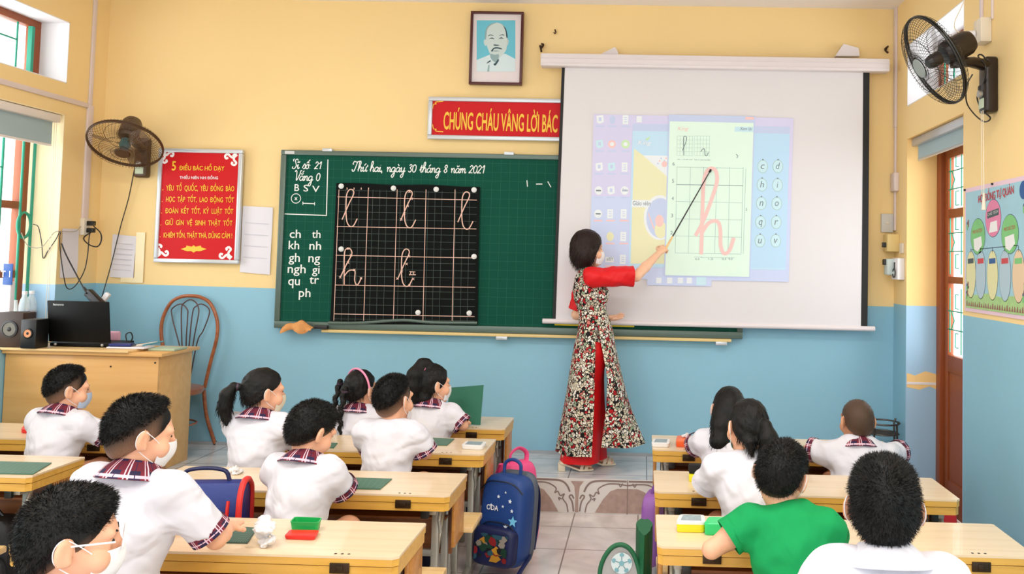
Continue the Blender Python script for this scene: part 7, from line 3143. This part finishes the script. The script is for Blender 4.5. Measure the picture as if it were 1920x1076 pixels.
case('card_case', ((1274, 984), (1320, 985), (1322, 999), (1268, 998)), .040, 'yellow case with white printed lid on the desk of the green shirt boy', 'case', M_PYEL, M_PWHT, M_PRINT, GC)
case('card_case', ((1328, 990), (1372, 991), (1372, 1005), (1320, 1003)), .042, 'bright mint green case right beside the yellow case', 'case', M_PGRN2, M_PGRN2, None, GC)
case('open_tray', ((552, 986), (603, 988), (596, 997), (543, 996)), .030, 'empty green plastic tray standing behind the red lid', 'tray', M_PGRN, open_top=True)
case('case_lid', ((544, 999), (598, 1000), (590, 1013), (533, 1011)), .012, 'red plastic lid lying in front of the empty green tray', 'lid', M_RED, M_RED)
case('case_lid', ((46, 803), (76, 804), (72, 813), (39, 812)), .022, 'red plastic lid lying left of the boy at the left edge desk', 'lid', M_RED, M_RED)
case('eraser', ((674, 819), (690, 819), (690, 827), (674, 827)), .020, 'yellow eraser on the second desk between the ponytail girl and cropped boy', 'eraser', M_PYEL, M_PYEL)
t = case('sponge_box', ((1293, 893), (1316, 894), (1316, 904), (1291, 903)), .028, 'small yellow box under the black sponge, second right column desk', 'box', M_PYEL, M_PYEL)
p = Vector(t.location) + Vector((0, 0, .0285))
tag(MB().obox(p + Vector((0, 0, .020)), (.064, .045, .040), bev=.008).build('sponge', mat('sponge_black', (24, 24, 28), .9, bump=.4, bscale=80)), 'black sponge lying on the small yellow box', 'sponge')
tag(MB().obox(at_z(196, 802, ZD) + Vector((0, 0, .008)), (.10, .07, .014), Euler((0, 0, .3)).to_matrix(), bev=.003).build('notebook', mat('notebook_pale', (214, 222, 236), .5)), 'pale notebook under the hands of the boy at the left edge desk', 'notebook')


def tissue(c, r, h, seed, label):
    F = Field(V(*c) - V(r, r, .01) * 1.5, V(*c) + V(r, r, h * 1.2) * 1.5, .003)
    rnd = random.Random(seed)
    for i in range(9):
        q = V(*c) + V(rnd.uniform(-r, r) * .7, rnd.uniform(-r, r) * .6, rnd.uniform(.1, .75) * h)
        R_ = rotm(rnd.uniform(0, 360), rnd.uniform(-70, 70), rnd.uniform(-70, 70))
        F.ell(q, V(rnd.uniform(.4, .8) * r, rnd.uniform(.15, .3) * r, rnd.uniform(.3, .6) * r), R_, .004)
    F.ripple(seed, .0035, 160, 6)
    F.half(V(*c), V(0, 0, -1))
    v, f = F.mesh()
    t = thing('tissue', Vector(c), label, 'tissue')
    np_object('crumpled_paper', v - V(*c), f, M_TISS, t)
    return t


tissue(at_z(496, 1020, ZD), .048, .095, 3, 'crumpled white tissue standing between the small slate and the red lid')
tissue(at_z(440, 888, ZD), .028, .03, 5, 'small white tissue at the left end of the desk above the navy and red schoolbag')
q = at_z(1284, 832, ZD)
tissue((q.x, q.y, ZD + .0355), .022, .016, 8, 'scrap of white tissue lying on the orange case')


# ================================================================== SCHOOL BAGS
def bag_shell(mb, M, w, h, d, top=.45, m=0, puff=.10, taper=.0):
    """Upright bag: rounded outline in the local x-z plane, depth along local y (front is -y)."""
    out = []
    n = 44
    for k in range(n):
        a = 2 * PI * k / n
        ex = .38 if math.sin(a) < 0 else top
        cx = math.copysign(abs(math.cos(a)) ** ex, math.cos(a))
        cz = math.copysign(abs(math.sin(a)) ** ex, math.sin(a))
        out.append((cx, cz))
    rings = []
    for u, s in ((-.5, .70), (-.47, .86), (-.38, .96), (-.2, 1.0), (.2, 1.0), (.38, .97), (.47, .88), (.5, .74)):
        bl = 1 + puff * (.25 - u * u)
        rings.append([M @ Vector((cx * w / 2 * s * bl * (1 - taper * (cz + 1) * .5), u * d, h / 2 + cz * h / 2 * s)) for cx, cz in out])
    mb.ring_loft(rings, m)


def local_frame(loc, yaw, tip=0.0):
    return Matrix.Translation(loc) @ Matrix.Rotation(math.radians(yaw), 4, 'Z') @ Matrix.Rotation(math.radians(tip), 4, 'X')


def star_pts(c, ax, ay, r, k=.45):
    return [c + ax * (r * (1 if i % 2 == 0 else k) * math.cos(PI / 2 + PI * i / 5)) + ay * (r * (1 if i % 2 == 0 else k) * math.sin(PI / 2 + PI * i / 5)) for i in range(10)]


M_NAVY = mat('bag_navy', (22, 62, 128), .55, bump=.15, bscale=120)
M_NAVYD = mat('bag_dark_navy', (16, 26, 74), .55, bump=.15, bscale=120)
M_BGREY = mat('bag_grey', (84, 92, 104), .6, bump=.15, bscale=120)
M_BRED = mat('bag_red', (222, 48, 42), .5)
M_STAR = mat('bag_star_blue', (120, 200, 236), .5)


def patches(mb, M, w, z0, z1, y, seed, ncol, n=34):
    """Bright blobs of a printed pocket picture, without any figure."""
    rnd = random.Random(seed)
    for i in range(n):
        cx, cz = rnd.uniform(-w / 2, w / 2), rnd.uniform(z0, z1)
        r = rnd.uniform(.012, .034)
        pts = []
        k = rnd.randint(5, 8)
        for j in range(k):
            a = 2 * PI * j / k
            rr = r * rnd.uniform(.6, 1.2)
            x_, z_ = max(-w / 2, min(w / 2, cx + rr * math.cos(a))), max(z0, min(z1, cz + rr * .8 * math.sin(a)))
            pts.append(M @ Vector((x_, y - .0002 * i, z_)))
        mb.prism(pts, M.to_3x3() @ Vector((0, -.0004, 0)), rnd.randrange(ncol))


# navy star bag
loc = Vector((at_y(943, 960, 4.36).x, 4.40, .045))
t = thing('school_bag', loc, 'navy schoolbag with stars and a colourful front pocket, hanging beside the aisle', 'bag', 'school bags')
M = local_frame(loc, -24, -6)
mb = MB()
bag_shell(mb, M, .255, .45, .14)
mb.build('main_pouch', M_NAVY, t)
mb = MB()
M2 = M @ Matrix.Translation((0, .075, .0))
bag_shell(mb, M2, .250, .46, .06)
mb.build('back_pad', M_BGREY, t)
mb = MB()
M3 = M @ Matrix.Translation((0, -.085, .012))
bag_shell(mb, M3, .235, .19, .075, top=.38)
pk = mb.build('front_pocket', M_NAVYD, t)
mb = MB()
patches(mb, M3, .19, .03, .16, -.0385, 5, 6)
mb.build('pocket_print', [mat('print_red', (140, 26, 28), .4), mat('print_yellow', (196, 140, 40), .4), mat('print_green', (24, 60, 44), .4), mat('print_teal', (40, 80, 96), .4), mat('print_cream', (150, 140, 130), .4), mat('print_black', (20, 20, 24), .4)], pk, smooth=None)
mb = MB()
ax_, az_ = M.to_3x3() @ Vector((1, 0, 0)), M.to_3x3() @ Vector((0, 0, 1))
for x, z, r in ((.085, .235, .028), (.045, .205, .014), (.06, .33, .012), (-.01, .345, .010), (.02, .30, .008), (.075, .285, .010), (-.05, .30, .008), (.03, .37, .007)):
    mb.prism(star_pts(M @ Vector((x, -.0765, z)), ax_, az_, r), M.to_3x3() @ Vector((0, -.001, 0)), 0 if r < .02 else 1)
mb.build('star_print', [mat('star_white', (226, 236, 246), .5), M_STAR], t, smooth=None)
lettering('ODA', t, M @ Vector((-.075, -.077, .275)), M @ Vector((-.005, -.077, .275)), height=.026, m=M_WHITE, bold=.02, nrm=M.to_3x3() @ Vector((0, -1, 0)), lift=.001, up=az_)
for s in (-1, 1):
    pts = [M @ Vector((s * .07, .10, .43)), M @ Vector((s * .085, .15, .36)), M @ Vector((s * .09, .16, .22)), M @ Vector((s * .10, .12, .07))]
    MB().tube(smooth_path([tuple(p) for p in pts], 6), .018, 10, squash=.35).build('shoulder_strap', M_NAVYD, t)
pts = [M @ Vector((.10, .10, .08)), M @ Vector((.13, .02, .04)), M @ Vector((.16, -.10, .005)), M @ Vector((.19, -.17, -.03))]
pts = [p if p.z > .012 else Vector((p.x, p.y, .012)) for p in pts]
MB().tube(smooth_path([tuple(p) for p in pts], 6), .012, 8, squash=.35).build('loose_strap', M_NAVYD, t)
MB().tube(smooth_path([tuple(M @ Vector(q)) for q in ((-.05, .02, .445), (-.045, .02, .50), (0, .02, .52), (.045, .02, .50), (.05, .02, .445))], 6), .009, 8).build('handle', M_NAVY, t)
for zz, ww in ((.20, .115), (.40, .125)):
    MB().tube(smooth_path([tuple(M @ Vector(q)) for q in ((-ww, -.066, zz - .03), (-ww * .6, -.078, zz + .012), (0, -.080, zz + .02), (ww * .6, -.078, zz + .012), (ww, -.066, zz - .03))], 6), .003, 6).build('zip', M_BLACK, t)

# pink bag behind it
loc = Vector((at_y(968, 940, 4.82).x, 4.86, .004))
t = thing('school_bag', loc, 'bright pink schoolbag with a pastel picture pocket, behind the navy star bag', 'bag', 'school bags')
M_PK = mat('bag_pink', (238, 84, 142), .5, bump=.15, bscale=120)
M_PKL = mat('bag_pale_pink', (250, 170, 200), .5)
M = local_frame(loc, 38, 0)
mb = MB()
bag_shell(mb, M, .20, .46, .12)
mb.build('main_pouch', M_PK, t)
mb = MB()
bag_shell(mb, M @ Matrix.Translation((0, .06, .0)), .19, .44, .06)
mb.build('back_pad', mat('bag_deep_pink', (216, 50, 116), .5), t)
mb = MB()
M3 = M @ Matrix.Translation((0, -.075, .02))
bag_shell(mb, M3, .18, .25, .07, top=.8)
pk = mb.build('front_pocket', M_PKL, t)
mb = MB()
patches(mb, M3, .13, .03, .20, -.036, 9, 6, 30)
mb.build('pocket_print', [mat('print_sky', (110, 196, 226), .4), mat('print_lemon', (244, 226, 120), .4), mat('print_rose', (226, 90, 120), .4), mat('print_ivory', (244, 232, 222), .4), mat('print_aqua', (90, 200, 200), .4), mat('print_lilac', (190, 150, 214), .4)], pk, smooth=None)
MB().tube(smooth_path([tuple(M @ Vector(q)) for q in ((-.06, -.045, .30), (-.05, -.064, .37), (0, -.066, .40), (.05, -.064, .37), (.06, -.045, .30))], 6), .004, 6).build('zip', mat('zip_white', (240, 230, 236), .4), t)
MB().tube(smooth_path([tuple(M @ Vector(q)) for q in ((-.05, .0, .44), (-.05, .0, .50), (0, .0, .53), (.05, .0, .50), (.05, .0, .44))], 6), .015, 10, squash=.5).build('handle', M_PK, t)
for s in (-1, 1):
    MB().tube(smooth_path([tuple(M @ Vector((s * .06, y, z))) for y, z in ((.09, .43), (.14, .34), (.14, .2), (.10, .06))], 6), .016, 8, squash=.35).build('shoulder_strap', M_PK, t)

# purple bag on the other side of the aisle
loc = Vector((at_y(1226, 950, 4.40).x, 4.46, .06))
t = thing('school_bag', loc, 'purple schoolbag hanging at the aisle end of the right column desk nearest the platform', 'bag', 'school bags')
M = local_frame(loc, 78, 0)
mb = MB()
bag_shell(mb, M, .24, .36, .09)
mb.build('main_pouch', mat('bag_purple', (150, 96, 176), .5, bump=.15, bscale=120), t)
mb = MB()
bag_shell(mb, M @ Matrix.Translation((0, -.05, .02)), .20, .22, .05)
mb.build('front_pocket', mat('bag_lilac', (214, 150, 206), .5), t)
MB().tube(smooth_path([tuple(M @ Vector(q)) for q in ((-.05, 0, .35), (0, 0, .385), (.05, 0, .35))], 6), .008, 8).build('handle', mat('bag_violet', (110, 60, 140), .5), t)

# dark green bag with the football flap
M_BGRN = mat('bag_dark_green', (14, 92, 56), .6, bump=.3, bscale=14)
loc = Vector((-.005, 3.42, .05))
t = thing('school_bag', loc, 'dark green cloth bag with a grey football flap, at the right side of the aisle', 'bag', 'school bags')
x0, x1 = at_y(1199, 1000, 3.40).x, at_y(1242, 1000, 3.40).x
gr = []
for i in range(12):
    v = i / 11
    row = []
    for k in range(28):
        a = 2 * PI * k / 28
        rx, ry = .030 + .006 * v, .10 + .02 * v
        f_ = 1 + .12 * math.sin(3 * a + 4 * v) + .06 * math.sin(7 * a - 3 * v)
        row.append(Vector((.026 - .006 * v + rx * f_ * math.cos(a), 3.42 + ry * f_ * math.sin(a), .56 - .50 * v)))
    gr.append(row)
MB().ring_loft(gr).build('cloth_body', M_BGRN, t)
FYp = 3.33
fc = at_y(1158, 1075, FYp)
fw_, fh_ = (at_y(1196, 1040, FYp).x - at_y(1116, 1040, FYp).x) / 2, .0
ftop = at_y(1158, 1021, FYp).z


def flap(u, v, dy=0.0):
    return Vector((fc.x + u * fw_ + .03 * v, FYp - .02 * v + dy, ftop - v * .30))


edge = [flap(u, v) for u, v in smooth_path(((-1, 1), (-1.02, .6), (-.9, .28), (-.4, .06), (.2, -.0), (.7, .12), (.95, .45), (1.0, 1)), 6)]
MB().tube(edge, .009, 10).build('flap_rim', M_BGRN, t)
fl_ = MB().prism(edge, (0, .006, 0)).build('flap', mat('flap_grey', (178, 178, 176), .4, alpha=.75), t)
mb = MB()
c = flap(.1, .22, -.006)
rr = .040
mb.prism(ellipse_pts(c, (rr, 0, 0), (0, 0, rr), 28), (0, -.0006, 0), 0)
for k in range(5):
    a = PI / 2 + 2 * PI * k / 5
    q = c + Vector((math.cos(a) * rr * .78, -.0012, math.sin(a) * rr * .78))
    mb.prism([q + Vector((math.cos(a + b_) * rr * .24, 0, math.sin(a + b_) * rr * .24)) for b_ in (0, 1.2, 2.2, 4.1, 5.1)], (0, -.0004, 0), 1)
    ribbon(mb, [c + Vector((math.cos(a) * rr * .3, -.0016, math.sin(a) * rr * .3)), q], .003, m=2)
mb.prism([c + Vector((math.cos(PI / 2 + 2 * PI * k / 5) * rr * .3, -.0012, math.sin(PI / 2 + 2 * PI * k / 5) * rr * .3)) for k in range(5)], (0, -.0004, 0), 1)
mb.build('football_print', [mat('ball_pale', (206, 220, 222), .5), mat('ball_teal', (120, 170, 180), .5), mat('ball_line', (90, 130, 140), .5)], fl_, smooth=None)

# black bag under the left edge desk
c = at_y(46, 945, 4.03)
loc = Vector((c.x, 3.825, .0))
t = thing('school_bag', loc, 'black schoolbag half hidden under the left edge desk with the green slate', 'bag', 'school bags')
M = local_frame(loc, 10, 0)
mb = MB()
bag_shell(mb, M, .24, .40, .14)
mb.build('main_pouch', mat('bag_black', (22, 22, 26), .5, bump=.15, bscale=120), t)
mb = MB()
bag_shell(mb, M @ Matrix.Translation((0, -.09, .02)), .22, .22, .05)
mb.build('front_pocket', M_DARK, t)
MB().tube(smooth_path([tuple(M @ Vector(q)) for q in ((-.05, 0, .395), (0, 0, .44), (.05, 0, .395))], 6), .008, 8).build('handle', M_BLACK, t)

# red bag under the right end of the second right column desk
c = at_y(1772, 965, 4.10)
loc = Vector((c.x - .06, 4.122, .0))
t = thing('school_bag', loc, 'red bag with white piping, behind the wall end of a right column desk', 'bag', 'school bags')
M = local_frame(loc, 4, 0)
mb = MB()
bag_shell(mb, M, .24, .535, .07)
mb.build('main_pouch', mat('bag_scarlet', (206, 30, 36), .5, bump=.15, bscale=120), t)
MB().tube([M @ Vector((-.09, -.041, .50)), M @ Vector((.0, -.045, .44))], .004, 6).build('white_piping', M_WHITE, t)
MB().tube([M @ Vector((-.08, -.041, .44)), M @ Vector((-.02, -.045, .52))], .004, 6).build('white_piping', M_WHITE, t)

# boxy navy and red schoolbag on the bench
c = at_y(400, 930, 3.27)
loc = Vector((c.x - .06, 3.325, BENCH_Z + .001))
t = thing('school_bag', loc, 'boxy navy schoolbag with red trim and handle, standing on the bench', 'bag', 'school bags')
M = local_frame(loc, 8, 0)
bw, bh, bd = .30, .335, .15
mb = MB()
rings = []
prof = [(-.5, 0), (-.5, .62), (-.42, .86), (-.2, .98), (.05, 1.0), (.32, .95), (.5, .78), (.5, 0)]
for u in (-.5, -.49, .49, .5):
    k = .97 if abs(u) == .5 else 1.0
    rings.append([M @ Vector((u * bw, y * bd * k, z * bh * (k if z > 0 else 1))) for y, z in smooth_path(prof, 1)])
mb.ring_loft(rings)
mb.build('main_pouch', mat('bag_royal', (20, 44, 120), .5, bump=.12, bscale=120), t)


def strip(pts, w, name, m=M_BRED, d=.006):
    mb = MB()
    mb.tube([tuple(M @ Vector(q)) for q in pts], w, 8, squash=.3)
    mb.build(name, m, t)


for sx in (-1, 1):
    MB().tube([tuple(M @ Vector((sx * bw * .5, y * bd, z * bh))) for y, z in smooth_path(prof, 4)], .012, 8).build('red_edging', M_BRED, t)
    MB().tube([tuple(M @ Vector((sx * bw * .36, y * bd * 1.02, z * bh * 1.01))) for y, z in smooth_path([(-.5, .05), (-.5, .62), (-.42, .80)], 4)], .010, 8, squash=.6).build('red_band', M_BRED, t)
MB().obox(M @ Vector((0, -bd * .505, bh * .52)), (bw * .98, .008, .035), M, bev=.003).build('red_band', M_BRED, t)
MB().tube(smooth_path([tuple(M @ Vector(q)) for q in ((-.09, 0, bh * .985), (-.07, 0, bh + .035), (0, 0, bh + .045), (.07, 0, bh + .035), (.09, 0, bh * .985))], 6), .011, 10, squash=.7).build('handle', M_NAVYD, t)
